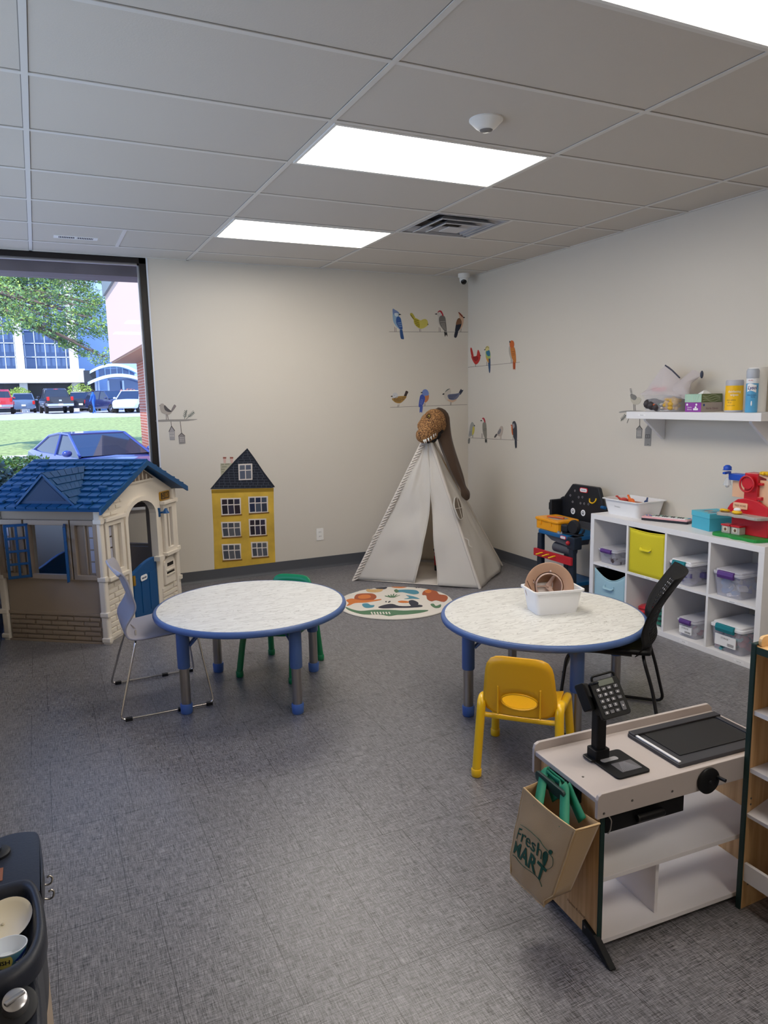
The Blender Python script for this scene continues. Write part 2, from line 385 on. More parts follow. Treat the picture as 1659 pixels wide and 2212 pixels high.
# window in the back wall
wx1 = -0.345; fr = MB()
fr.bb((wx1 - .055, YB + .01, .74), (wx1, YB + .13, H)).bb((XL + .02, YB + .01, H - .05), (wx1, YB + .13, H)).bb((XL - .1, YB + .01, .74), (wx1, YB + .13, .80)).bb((XL - .1, YB + .0, .74), (XL + .02, YB + .13, H))
wf = struct(fr.build('window_1', bronze, recenter=False, bevel=.003))
MB().bb((wx1 - .068, YB + .05, .8), (wx1 - .055, YB + .075, H - .05)).bb((XL, YB + .05, H - .063), (wx1 - .055, YB + .075, H - .05)).build('bead', mat('aluminium', (205, 205, 210), .3, metal=.8), wf)
glassm = mat_glass('window_glass')
MB().add([(XL, YB + .07, .8), (wx1 - .06, YB + .07, .8), (wx1 - .06, YB + .07, H - .05), (XL, YB + .07, H - .05)], [(0, 1, 2, 3)]).build('pane', glassm, wf)
MB().bb((XL, YB - .02, .725), (wx1, YB + .02, .745)).build('window_sill', white, wf)
# corner bead right of the window
struct(MB().bb((wx1, YB - .004, 0.745), (wx1 + .012, YB + .002, H)).build('trim_1', mat('corner_bead', (215, 218, 228), .4), recenter=False))
# left windows
fr = MB(); y0, y1 = -0.9, YB
for y in (y0, 0.75, 2.4, y1 - .06): fr.bb((XL - .12, y, .74), (XL - .01, y + .06, H))
fr.bb((XL - .12, y0, .74), (XL - .01, y1, .79)).bb((XL - .12, y0, H - .06), (XL - .01, y1, H))
wl = struct(fr.build('window_2', bronze, recenter=False))
MB().add([(XL - .07, y0, .79), (XL - .07, y1, .79), (XL - .07, y1, H - .05), (XL - .07, y0, H - .05)], [(0, 1, 2, 3)]).build('pane', glassm, wl)
MB().bb((XL - .02, y0, .725), (XL + .03, y1, .745)).build('window_sill', white, wl)
# ceiling grid (white T bars)
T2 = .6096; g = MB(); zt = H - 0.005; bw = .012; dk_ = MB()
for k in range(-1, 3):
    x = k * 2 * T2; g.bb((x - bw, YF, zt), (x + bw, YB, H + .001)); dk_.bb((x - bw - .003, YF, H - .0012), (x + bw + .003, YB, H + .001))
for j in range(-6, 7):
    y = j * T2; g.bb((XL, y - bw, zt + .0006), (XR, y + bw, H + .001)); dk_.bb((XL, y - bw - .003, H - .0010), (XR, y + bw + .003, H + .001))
g.bb((-T2 - bw, 5 * T2, zt + .0003), (-T2 + bw, 6 * T2, H + .001)); g.bb((T2 * 3 - bw, 3 * T2, zt + .0003), (T2 * 3 + bw, 4 * T2, H + .001))
g.bb((XL, YB - .02, zt), (XR, YB, H)); g.bb((XR - .02, YF, zt), (XR, YB, H)); g.bb((XL, YF, zt), (XL + .02, YB, H))
struct(dk_.build('trim_shade_lines', mat('reveal_shade', (132, 126, 120), .9), recenter=False)); struct(g.build('trim_2', mat('t_bar', (214, 210, 204), .38, spec=.6), recenter=False))  # dark strips paint the shade along the tile edges
# ------------------------------------------------------------------ ceiling lights
framem = mat('light_frame', (232, 230, 226), .4)
diff = mat('light_panel', (255, 252, 250), .5, emit=(255, 247, 234), estr=PANEL)
def light(x, y, label):
    t = thing('ceiling_light', label, 'light', (x + T2, y + T2 / 2, H - .006), group='flat LED panels in the ceiling grid')
    W, D = T2 * 2 - .03, T2 - .03
    MB().ring_prism(rrect(W, D, .001, 1), rrect(W - .03, D - .03, .001, 1), (0, 0, -.004), X3, Y3, Z3, .008).build('frame', framem, t)
    MB().bb((-W / 2 + .015, -D / 2 + .015, -.001), (W / 2 - .015, D / 2 - .015, .003)).build('diffuser', diff, t)
light(0, T2, 'glowing ceiling panel with a dome sensor in the tile beside it')
light(0, 4 * T2, 'glowing ceiling panel nearest the window, next to the square air vent')
light(0, -2 * T2, 'glowing ceiling panel cut off by the top right of the picture')
light(0, -5 * T2, 'glowing ceiling panel furthest back from the bird wall')
# square supply vent
t = thing('ceiling_vent', 'square white stepped air diffuser in the ceiling beside the far light', 'vent', (3 * T2 - T2 / 2, 3.5 * T2, H - .006))
vm = mat('vent_white', (196, 194, 196), .4)
S = T2 - .03
def sq(s): return [(s, s), (-s, s), (-s, -s), (s, -s)]
for i, (a, z0) in enumerate(((.285, 0), (.215, -.012), (.145, -.02))):
    b = a - .055
    MB().add([(p[0], p[1], z0 + (.004 if k == 0 else .04)) for k, s in ((0, a), (1, b)) for p in sq(s)] + [(p[0], p[1], z0) for p in sq(a)] + [(p[0], p[1], z0) for p in sq(a - .012)],
             [(0, 1, 5, 4), (1, 2, 6, 5), (2, 3, 7, 6), (3, 0, 4, 7), (8, 9, 13, 12), (9, 10, 14, 13), (10, 11, 15, 14), (11, 8, 12, 15), (0, 1, 9, 8), (1, 2, 10, 9), (2, 3, 11, 10), (3, 0, 8, 11)]).build('cone', vm, t)
MB().bb((-.075, -.075, -.025), (.075, .075, -.02)).build('centre_plate', vm, t)
MB().bb((-.28, -.28, .10), (.28, .28, .11)).build('throat', mat('dark_duct', (40, 40, 48), .8), t)
for o_ in t.children: pass
# open a recess in the look of the vent: dark throat sits above cones, cut into ceiling with a box hole
# small register
t = thing('ceiling_register', 'small white slotted air register in the ceiling above the window', 'vent', (-.915, 3.44, H), 0.0)
MB().ring_prism(rrect(.30, .09, .002, 1), rrect(.235, .056, .002, 1), (0, 0, -.004), X3, Y3, Z3, .004).build('face_plate', framem, t)
MB().bb((-.117, -.0275, -.0035), (.117, .0275, -.0005)).build('dark_opening', mat('black_slot', (14, 15, 22), .7), t)
for i in range(19):
    x = -.110 + i * .0122; MB().box((x, 0, -.0037), (.0035 if i != 9 else .014, .056, .0014)).build('vane', framem, t)
# dome sensor
t = thing('ceiling_sensor', 'white round dome sensor on the ceiling near the middle light', 'sensor', (.626, .345, H))
MB().lathe([(.075, 0), (.075, -.006), (.068, -.012), (.045, -.035), (.03, -.045)], (0, 0, 0), 32).build('housing', framem, t, smooth=35)
MB().lathe([(.03, -.045), (.026, -.05), (0.0, -.052)], (0, 0, 0), 24).build('lens', mat('sensor_grey', (120, 118, 118), .3), t, smooth=50)
# security camera
t = thing('security_camera', 'small white dome security camera high in the room corner', 'camera', (2.68, 3.86, H))
MB().lathe([(.058, 0), (.058, -.03), (.05, -.04)], (0, 0, 0), 28).build('mount', framem, t, smooth=35)
MB().ball((0, 0, -.055), .045, seg=20).build('eyeball', framem, t, smooth=60)
d = (CAM - Vector((2.68, 3.86, H - .055))).normalized()
MB().lathe([(.03, 0), (.024, .014), (0, .017)], Vector((0, 0, -.055)) + Vector((-.3, -.45, -.6)).normalized() * .032, 20, axis=Vector((-.3, -.45, -.6)).normalized()).build('lens', mat('lens_black', (12, 12, 14), .12), t, smooth=60)
# wall outlet
p = on_y(691, 1154)
t = thing('wall_outlet', 'white duplex power outlet low on the back wall', 'outlet', (p.x, YB, p.z))
MB().rbox((0, -.003, 0), (.072, .006, .118), .006, axis=1).build('cover_plate', framem, t, bevel=.001)
for s in (-1, 1):
    r = MB().rbox((0, -.0075, s * .021), (.034, .003, .03), .012, axis=1).build('socket', framem, t)
    MB().bb((-.009, -.0096, s * .021 - .003), (-.006, -.009, s * .021 + .008)).bb((.006, -.0096, s * .021 - .003), (.009, -.009, s * .021 + .008)).build('slots', mat('slot_dark', (50, 48, 46), .6), r)
# ------------------------------------------------------------------ outside
GZ = -0.5
def zroad(y): return min(1.01, .78 + (y - 48.5) * .0185)
# our own building: window beam, soffit, projecting wing, added sun block
stucco = mat('stucco', (216, 188, 172), .9, bump=(60, .2)); soff = mat('soffit_tan', (196, 158, 128), .8)
grey = mat('grey_timber', (128, 122, 128), .8, var=(3, .15, (1, 12, 1)))
struct(MB().bb((XL - .7, YB + .3, 2.745), (2.5, YB + .62, 3.05)).bb((XL - 1.2, YF - 1, 3.02), (XL, YB + .62, 3.12)).bb((XL - 1.3, YF - 1, 2.86), (XL - 1.2, YB + .62, 3.12)).build('trim_beam_sunblock', grey, recenter=False))  # unseen left overhang is added to keep sun out of the left windows
# wing fascia, running away from us
fx = 0.86; yfar = 18.2; zb = on_y(238, 783, yfar).z; fx = on_y(238, 783, yfar).x; ztop = on_y(225, 640, yfar).z
struct(MB().bb((fx, YB + 1.5, zb), (fx + 3, yfar, ztop)).build('wall_wing', stucco, recenter=False))
struct(MB().bb((fx - .06, YB + 1.5, ztop), (fx + 3, yfar + .06, ztop + .5)).build('trim_4', mat('roof_metal', (120, 130, 135), .5), recenter=False))
struct(MB().bb((fx + .04, YB + 1.5, zb - .03), (fx + 3, yfar - .04, zb + .05)).build('trim_5', soff, recenter=False))
brickm = mat_brick('red_brick', (178, 84, 58), (196, 106, 76), (214, 186, 170), .21, .072, .009, axes='yz')
bx_ = on_y(303, 900, yfar - .3).x
struct(MB().bb((bx_, YB + .16, GZ), (bx_ + .35, yfar - .3, zb)).build('wall_brick', brickm, recenter=False))
# ground
asph = mat('asphalt', (150, 156, 165), .9, var=(2, .12)); grassm = mat('grass', (140, 156, 96), .9, var=(6, .35, (1, 1, 1)), bump=(40, .6))  # grass colour is paled to stand for outdoor haze
conc = mat('concrete', (205, 205, 205), .85, var=(1.5, .08, (4, 1, .2)))
def gq(name, y0, z0, y1, z1, m, x0=-45, x1=45):
    return struct(MB().add([(x0, y0, z0), (x1, y0, z0), (x1, y1, z1), (x0, y1, z1), (x0, y0, z0 - .3), (x1, y0, z0 - .3), (x1, y1, z1 - .3), (x0, y1, z1 - .3)],
        [(0, 1, 2, 3), (4, 7, 6, 5), (0, 4, 5, 1), (1, 5, 6, 2), (2, 6, 7, 3), (3, 7, 4, 0)]).build(name, m, recenter=False))
gq('ground_lot', 4.2, GZ, 29.0, GZ + .05, asph)
gq('ground_curb', 29.0, GZ + .2, 29.6, GZ + .2, conc)
gr = MB().grid(lambda u, v: (-45 + 90 * u, 29.6 + v * 18.9, GZ + .2 + (0.78 - GZ - .2) * v + .05 * noise.noise(Vector((u * 40, v * 9, 0)))), 90, 20)
struct(gr.build('ground_grass', grassm, smooth=60, recenter=False))
gq('ground_road', 48.5, .78, 61, 1.01, mat('pale_road', (176, 180, 188), .9, var=(1, .06)))
gq('ground_forecourt', 61, 1.01, 95, 1.01, mat('pale_road', (176, 180, 188), .9))
# ------------------------------------------------------------------ office building across the road
office = thing('office_building', 'white concrete office block with blue glass bays across the parking lot', 'building', at_d(80, 887, 72))
ob = WM(office)
wc = mat('white_concrete', (206, 206, 204), .8, var=(.8, .08, (6, 6, .3))); bglass = mat('blue_glass', (78, 104, 148), .08, metal=.3, spec=.8); dk = mat('dark_glass', (44, 50, 60), .2)  # bglass brightened to stand for haze; dk is a darker, greyer glass
mull = mat('mullion', (190, 200, 215), .5)
yo = at_d(80, 887, 72).y
def P(px, py, y=None): return on_y(px, py, y or yo)
def slab(m, px0, py0, px1, py1, dep, y=None, fwd=0):
    pm_ = (max(py0, 700) + py1) / 2; xm_ = (px0 + px1) / 2; yy = (y or yo)
    m.bb((P(px0, pm_, y).x, yy - fwd, P(xm_, py1, y).z), (P(px1, pm_, y).x, yy + dep, P(xm_, py0, y).z)); return m
slab(MB(), -120, 798, 182, 828, 3, fwd=1.5).build('spandrel', wc, office, world=True)
slab(MB(), -120, 480, 165, 800, 1, fwd=-1.2).build('glass_wall', bglass, office, world=True)
for a, b in ((-110, -92), (33, 50), (148, 166)):
    slab(MB(), a, 470, b, 800, 1.5, fwd=.8).build('pier', wc, office, world=True)
for k in range(-8, 13):
    px = -92 + k * 22 + 100
    if px < 165: slab(MB(), px, 480, px + 1.8, 798, .2, y=yo + .2).build('mullion', mull, office, world=True)
for py in (540, 600, 655, 712, 740, 770):
    slab(MB(), -120, py, 160, py + 1.8, .2, y=yo + .2).build('transom', mull, office, world=True)
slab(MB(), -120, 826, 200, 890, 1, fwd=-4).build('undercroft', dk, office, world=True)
for a, b in ((45, 62), (158, 175)):
    slab(MB(), a, 826, b, 892, 1.2, fwd=1.0).build('column', wc, office, world=True)
slab(MB(), 166, 470, 330, 892, 4, y=yo + 6).build('side_wing', mat('pale_blue_cladding', (158, 188, 222), .4), office, world=True)
# arched entrance
ent = thing('entrance_pavilion', 'pale blue arched entrance pavilion beside the white office block', 'building', at_d(255, 887, 70))
ye = at_d(255, 887, 70).y; pb = mat('pale_blue_metal', (196, 220, 238), .35)
def arch(px0, px1, py_end, py_top, th, dep, yy, name):
    n = 16; out = []; inn = []
    for i in range(n + 1):
        t = i / n; px = px0 + (px1 - px0) * t; py = py_end - (py_end - py_top) * (1 - (2 * t - 1) ** 2)
        out.append(P(px, py, yy)); inn.append(P(px, py + th, yy))
    poly = [(p.x, p.z) for p in out] + [(p.x, p.z) for p in reversed(inn)]
    return MB().prism(poly, (0, yy, 0), X3, Z3, Y3, dep).build(name, pb, ent, world=True)
arch(196, 296, 800, 785, 6, 5, ye + 1.5, 'upper_arch_roof'); arch(194, 320, 823, 807, 7, 4, ye, 'lower_arch_roof')
slab(MB(), 214, 797, 290, 815, .5, y=ye + 3).build('upper_glazing', bglass, ent, world=True)
slab(MB(), 236, 818, 322, 888, .5, y=ye + 2).build('lower_glazing', bglass, ent, world=True)
slab(MB(), 184, 800, 210, 890, .5, y=ye + 3.2).build('side_glazing', dk, ent, world=True)
for px in (213, 234, 266, 207): slab(MB(), px, 822, px + 4, 890, .3, y=ye + 1).build('post', pb, ent, world=True)
for px in (226, 238, 252, 264, 278): slab(MB(), px, 790, px + 1.6, 815, .1, y=ye + 2.9).build('glazing_bar', pb, ent, world=True)
# ------------------------------------------------------------------ vehicles
def lerp(a, b, t): return a + (b - a) * t
def vehicle(name, label, cat, p, heading, kind, paint, scale=1.0, group=None, rear='red'):
    """local +x is forward; built from lofted lower body and greenhouse"""
    t = thing(name, label, cat, p, heading, group=group)
    pm = mat('paint_' + '_'.join(str(c) for c in paint), paint, .22, coat=.8, spec=.6); gl = mat('car_glass', (34, 46, 66), .05, spec=.9); tm = mat('tyre', (22, 22, 24), .8); chm = mat('chrome', (210, 210, 215), .15, metal=1); tl = mat('tail_red', (190, 30, 30), .3); hl = mat('head_lamp', (225, 230, 235), .15)
    if kind == 'sedan': L, W, bel, top = 4.8, 1.85, .95, 1.45; prof = [(-2.4, .55, .80), (-2.35, .35, .98), (-1.9, .3, 1.06), (-1.2, .28, 1.0), (1.0, .28, .96), (1.7, .28, .88), (2.25, .3, .74), (2.4, .4, .60)]; cab = [(-1.85, 1.02), (-1.05, 1.38), (-.4, top), (.25, 1.43), (1.25, .96)]
    elif kind == 'suv': L, W, bel, top = 4.6, 1.88, 1.05, 1.7; prof = [(-2.25, .5, 1.0), (-2.2, .38, 1.12), (-1.8, .35, 1.12), (-1, .32, 1.08), (1.0, .32, 1.05), (1.6, .32, 1.0), (2.15, .35, .88), (2.3, .45, .7)]; cab = [(-2.2, 1.1), (-1.85, 1.62), (-.6, top), (.3, 1.66), (1.15, 1.06)]
    else: L, W, bel, top = 5.6, 2.0, 1.2, 1.92; prof = [(-2.8, .6, 1.18), (-2.78, .5, 1.25), (-2.0, .48, 1.25), (-.9, .45, 1.22), (1.2, .45, 1.2), (2.0, .45, 1.15), (2.6, .45, 1.08), (2.75, .5, .9)]; cab = [(-.85, 1.22), (-.75, 1.78), (-.2, top), (.7, 1.86), (1.4, 1.2)]
    def sect(x, zb, zt, hw):
        k = .10; pts = [(-hw * .92, zb), (-hw, zb + k), (-hw, lerp(zb, zt, .6)), (-hw * .95, zt - .03), (-hw * .82, zt), (0, zt + .025), (hw * .82, zt), (hw * .95, zt - .03), (hw, lerp(zb, zt, .6)), (hw, zb + k), (hw * .92, zb)]
        return [(x, a, b) for a, b in pts]
    m = MB(); R = []
    for i, (x, zb, zt) in enumerate(prof):
        e = .86 if i in (0, len(prof) - 1) else (.95 if i in (1, len(prof) - 2) else 1); R.append(sect(x, zb, zt, W / 2 * e))
    n = len(R[0]); V = [q for r in R for q in r]; F = []
    for i in range(len(R) - 1):
        for j in range(n): F.append((i * n + j, i * n + (j + 1) % n, (i + 1) * n + (j + 1) % n, (i + 1) * n + j))
    F += [tuple(range(n)), tuple(range((len(R) - 1) * n, len(R) * n))]
    m.add(V, F); m.build('body', pm, t, smooth=50)
    # greenhouse: glass loft + roof + pillars
    def csec(x, z, base): 
        hb = W / 2 * .93; ht = W / 2 * (.93 - .2 * (z - base) / max(.01, top - base)); return [(x, -ht, z), (x, ht, z)]
    gm = MB(); pts = cab; base = min(pts[0][1], pts[-1][1]) - .04
    Vg = []; 
    for x, z in pts: Vg += csec(x, z, base)
    for x, z in pts: Vg += [(x, -W / 2 * .93, base), (x, W / 2 * .93, base)]
    k = len(pts); F = []
    for i in range(k - 1):
        F.append((2 * i, 2 * i + 1, 2 * i + 3, 2 * i + 2)); F.append((2 * i, 2 * i + 2, 2 * k + 2 * i + 2, 2 * k + 2 * i)); F.append((2 * i + 1, 2 * k + 2 * i + 1, 2 * k + 2 * i + 3, 2 * i + 3))
    gm.add(Vg, F); gm.build('windows', gl, t)
    rm = MB()
    for i in range(1, k - 2):
        a, b = csec(*pts[i], base), csec(*pts[i + 1], base)
        rm.add([Vector(a[0]) + Vector((0, -.01, -.03)), Vector(a[1]) + Vector((0, .01, -.03)), Vector(b[1]) + Vector((0, .01, -.03)), Vector(b[0]) + Vector((0, -.01, -.03))] + [Vector(q) + Vector((0, s * .0, .03)) for q, s in ((a[0], -1), (a[1], 1), (b[1], 1), (b[0], -1))], [(0, 3, 2, 1), (4, 5, 6, 7), (0, 1, 5, 4), (1, 2, 6, 5), (2, 3, 7, 6), (3, 0, 4, 7)])
    rm.build('roof', pm, t, bevel=.015)
    pil = MB()
    for s in (0, 1):
        for i in range(k - 1):
            pil.tube([csec(*pts[i], base)[s], csec(*pts[i + 1], base)[s]], .035, 6)
        xm = -.25 if kind != 'pickup' else .3
        zt = top - .02; pil.tube([(xm, (-1, 1)[s] * W / 2 * .74, zt), (xm, (-1, 1)[s] * W / 2 * .94, base)], .04, 6)
    pil.build('pillars', pm, t, smooth=40)
    # wheels
    wr = .33 if kind != 'pickup' else .4
    for wxp in (L * .31, -L * .30):
        for s in (-1, 1):
            wh = MB().lathe([(wr * .6, -.11), (wr, -.11), (wr, .11), (wr * .6, .11)], (wxp, s * (W / 2 - .1), wr), 20, axis=(0, 1, 0)).build('tyre', tm, t, smooth=40)
            MB().lathe([(wr * .62, -.02), (wr * .62, .115), (wr * .5, .1), (.06, .12)], (wxp, s * (W / 2 - .1), wr), 14, axis=(0, s, 0)).build('wheel_rim', chm, wh, smooth=30)
    xf = L / 2; ph = prof[-1]; pr = prof[0]
    for s in (-1, 1):
        MB().box((prof[-2][0] + .03, s * W * .36, prof[-2][2] - .16), (.22, .34, .14)).build('headlight', hl, t, bevel=.04)
        MB().box((pr[0] + .03, s * W * .425, pr[2] - .12 + (.05 if kind == 'pickup' else 0)), (.12, .2, .3 if kind != 'sedan' else .16)).build('tail_light', tl, t, bevel=.03)
        MB().ball((.95 if kind != 'pickup' else 1.2, s * (W / 2 + .1), bel + .08), (.09, .12, .08)).build('mirror', pm, t, smooth=60)
    if kind == 'pickup':
        MB().bb((-2.87, -.95, .55), (-2.76, .95, .74)).build('bumper', chm, t, bevel=.03)
        MB().bb((-2.79, -.78, .78), (-2.765, .78, 1.2)).build('tailgate', pm, t, bevel=.02)
        MB().bb((-2.6, -.8, 1.24), (-.95, .8, 1.262)).build('bed_opening', tm, t)
        MB().box((-.78, 0, 1.87), (.06, .3, .04)).build('brake_light', tl, t)
        MB().box((-2.8, 0, .98), (.02, .2, .12)).build('emblem', chm, t, bevel=.008)
    MB().box((pr[0] - .06 if kind != 'pickup' else -2.885, 0, .66), (.02, .32, .15)).build('licence_plate', hl, t)
    if kind == 'sedan':
        MB().bb((2.33, -.5, .5), (2.43, .5, .72)).build('grille', chm, t, bevel=.03)
    return t
def ground_at(px, py, d):
    p = at_d(px, py, d); return (p.x, p.y, zroad(p.y) if d > 40 else GZ)
yawc = math.atan2(CF.y, CF.x)
vehicle('car', 'dark blue sedan parked nose towards the window, nearest of the cars', 'car', ground_at(212, 1062, 18.2), math.radians(-88 + 16), 'sedan', (42, 58, 128))
vehicle('pickup_truck', 'black pickup truck seen from behind across the grass', 'truck', ground_at(122, 893, 58), math.radians(96), 'pickup', (30, 32, 44))
vehicle('pickup_truck', 'red pickup truck cut off by the left edge of the window', 'truck', ground_at(0, 891, 58), math.radians(92), 'pickup', (180, 40, 52))
vehicle('car', 'grey blue car between the red and the black pickup', 'car', ground_at(53, 887, 64), math.radians(90), 'suv', (90, 112, 140))
vehicle('car', 'small dark car right of the black pickup, tail lights glowing red', 'car', ground_at(177, 887, 63), math.radians(86), 'suv', (22, 26, 38))
vehicle('car', 'red car half hidden behind the dark blue crossover', 'car', ground_at(196, 886, 70), math.radians(85), 'sedan', (190, 40, 44))
vehicle('car', 'dark blue crossover facing the road beside the white car', 'car', ground_at(241, 892, 57.5), math.radians(-62), 'suv', (34, 44, 88))
vehicle('car', 'white car at the right edge of the window by the brick wall', 'car', ground_at(287, 893, 57), math.radians(-112), 'suv', (225, 232, 236))
# person walking behind the cars
pp = Vector(ground_at(203, 884, 55.5))
per = thing('person', 'person in blue clothes walking between the parked cars', 'person', pp, 1.0)
def skin(name, V, E, Rr, m, parent, sub=1):
    me = bpy.data.meshes.new(name); me.from_pydata(V, E, []); me.materials.append(m); o = bpy.data.objects.new(name, me); C.objects.link(o); o.parent = parent
    s = o.modifiers.new('skin', 'SKIN'); s.use_smooth_shade = True
    me.skin_vertices[0].data[0].use_root = True
    for i, r in enumerate(Rr): me.skin_vertices[0].data[i].radius = (r, r)
    if sub: ss = o.modifiers.new('sub', 'SUBSURF'); ss.levels = sub; ss.render_levels = sub
    return o
V = [(0, 0, .95), (0, 0, 1.2), (0, 0, 1.42), (0, 0, 1.52), (0, 0, 1.62), (0, 0, 1.74), (.1, 0, .9), (.14, .08, .5), (.13, .12, .06), (.13, .24, .04), (-.1, 0, .9), (-.12, -.08, .5), (-.12, -.2, .1), (-.12, -.1, .05), (.2, 0, 1.4), (.26, -.05, 1.12), (.27, .06, .88), (-.2, 0, 1.4), (-.26, .06, 1.12), (-.26, .16, .9)]
E = [(0, 1), (1, 2), (2, 3), (3, 4), (4, 5), (0, 6), (6, 7), (7, 8), (8, 9), (0, 10), (10, 11), (11, 12), (12, 13), (2, 14), (14, 15), (15, 16), (2, 17), (17, 18), (18, 19)]
skin('body', V, E, [.14, .13, .15, .06, .09, .08, .09, .065, .045, .03, .09, .065, .045, .03, .065, .045, .03, .065, .045, .03], mat('blue_clothes', (40, 96, 178), .8), per)
MB().ball((0, 0, 1.7), (.1, .1, .1)).build('hair', mat('dark_hair', (50, 36, 30), .8), per, smooth=60)
# ------------------------------------------------------------------ planting
def leaf_m(name, c, v=.35):
    return mat(name, c, .6, var=(3.5, v), spec=.3)
leafA = leaf_m('leaf_green', (112, 146, 98)); leafB = leaf_m('leaf_yellow_green', (150, 178, 84)); leafR = leaf_m('leaf_rust', (170, 120, 110)); barkm = mat('bark', (96, 84, 78), .9)  # leafA is desaturated, outdoor haze put into its colour
def leaves(m, c, rad, n, size, seed, mi=(0,), shell=.35, droop=0):
    rnd = random.Random(seed); c = Vector(c)
    for _ in range(n):
        while True:
            q = Vector((rnd.uniform(-1, 1), rnd.uniform(-1, 1), rnd.uniform(-1, 1)))
            if shell < q.length < 1: break
        p = c + Vector((q.x * rad[0], q.y * rad[1], q.z * rad[2]))
        a = Vector((rnd.gauss(0, 1), rnd.gauss(0, 1), rnd.gauss(0, .6) - droop)).normalized(); b = a.cross(Vector((rnd.gauss(0, 1), rnd.gauss(0, 1), rnd.gauss(0, 1)))).normalized()
        s = size * rnd.uniform(.6, 1.3)
        m.add([p - b * s * .28, p + a * s * .5 - b * s * .1, p + a * s, p + a * s * .5 + b * s * .35], [(0, 1, 2, 3)], rnd.choice(mi))
# the big tree
tb = at_d(-190, 760, 27); tree = thing('tree', 'large leafy tree with branches spreading over the parked cars', 'tree', (tb.x, tb.y, .0))
fo = MB(); rnd = random.Random(5); br = MB()
crown = at_d(-190, 610, 27)
br.tube([(tb.x, tb.y, -.3), (tb.x + .1, tb.y, 2), (tb.x, tb.y, 4), crown], [.35, .28, .22, .15], 8)
cl = []
for (px, py, r) in ((10, 600, 1.1), (60, 610, 1.2), (115, 600, 1.1), (165, 605, .9), (205, 600, .7), (20, 650, 1.1), (80, 660, 1.2), (135, 655, 1.0), (180, 650, .85), (212, 660, .7), (215, 720, .55), (200, 690, .6),
                    (150, 705, .65), (110, 700, .55), (165, 740, .45), (135, 735, .4), (10, 705, .45), (-30, 620, 1.3), (-90, 640, 1.5), (-60, 700, 1.0), (232, 600, .35), (222, 770, .35), (180, 765, .25), (60, 695, .5), (40, 575, 1), (120, 570, 1), (180, 572, .7)):
    d = 27 + rnd.uniform(-2.2, 2.2); c = at_d(px, py, d); cl.append((c, r))
for c, r in cl:
    a = crown; mid = (a + c) / 2 + Vector((0, 0, .3))
    pts = smoothpoly([a, mid, c], 4, closed=False); br.tube(pts, [.10 * (1 - i / len(pts)) + .012 for i in range(len(pts))], 5)
    for _ in range(7):
        e = c + Vector((rnd.uniform(-1, 1) * r, rnd.uniform(-1, 1) * r, rnd.uniform(-.7, .6) * r)); s = pts[rnd.randrange(4, len(pts))]
        br.tube([s, (s + e) / 2 + Vector((0, 0, .1)), e], [.018, .012, .006], 4)
    nsub = int(9 * r) + 3
    for _ in range(nsub):
        cc = c + Vector((rnd.uniform(-1, 1) * r * .75, rnd.uniform(-1, 1) * r * .75, rnd.uniform(-1, 1) * r * .5))
        leaves(fo, cc, (.42 * r ** .5, .42 * r ** .5, .26 * r ** .5), int(95 * r), .12, rnd.random(), (0, 0, 1), 0, .3)
br.build('branches', barkm, tree, world=True, weld=False, smooth=60)
fo.build('foliage', [leafA, leafB], tree, world=True, weld=False)['kind'] = 'stuff'
# hedge below the window
hc = at_d(35, 1030, 7.6); hd = thing('hedge', 'round clipped yellow green hedge just outside the window', 'bush', (hc.x, hc.y, GZ))
hm = MB(); top = at_d(35, 985, 7.6).z
for (px, py, s, kk) in ((20, 1030, .34, 1), (60, 1022, .30, 2), (95, 1036, .26, 3), (-30, 1035, .4, 4), (125, 1060, .26, 5), (0, 1100, .45, 6), (60, 1100, .45, 7), (110, 1110, .4, 8)):
    c = at_d(px, py, 7.6); leaves(hm, c, (s, s, s * .62), 1500, .045, kk, (0, 1, 1), .8)
hm.build('foliage', [leafA, leafB], hd, world=True, weld=False)['kind'] = 'stuff'
MB().tube([(hc.x, hc.y, GZ), (hc.x, hc.y, GZ + .9)], .05, 6).build('stem', barkm, hd, world=True)
hm = MB(); h2c = at_d(5, 1075, 6.9); h2 = thing('hedge', 'dark broad leaved bush at the bottom left of the window', 'bush', (h2c.x, h2c.y, GZ))
for (px, py, s, kk) in ((-10, 1055, .22, 11), (30, 1065, .2, 12), (-20, 1110, .3, 13), (30, 1110, .3, 14)): leaves(hm, at_d(px, py, 6.9), (s, s, s), 420, .085, kk, (0,), .6)
hm.build('foliage', [leaf_m('leaf_dark', (84, 104, 96))], h2, world=True, weld=False)['kind'] = 'stuff'
MB().tube([(h2c.x, h2c.y, GZ), (h2c.x, h2c.y, GZ + .6)], .04, 6).build('stem', barkm, h2, world=True)
for i, (px, py, rx_, lab, lm, cat) in enumerate(((42, 850, 1.0, 'small light green tree behind the red pickup', leafB, 'tree'), (172, 845, 1.25, 'small light green tree behind the black pickup', leafB, 'tree'), (278, 855, 1.1, 'rust coloured shrub in front of the arched entrance', leafR, 'bush'))):
    c = at_d(px, py, 69); tt = thing('small_tree' if cat == 'tree' else 'shrub', lab, cat, (c.x, c.y, 1.01))
    mm = MB(); leaves(mm, c, (rx_ * .95, rx_ * .8, rx_ * .6), 900, .17, 30 + i, (0,), .2); mm.build('foliage', [lm], tt, world=True, weld=False)['kind'] = 'stuff'
    MB().tube([(c.x, c.y, 1.01), (c.x, c.y, c.z)], .06, 6).build('trunk', barkm, tt, world=True)
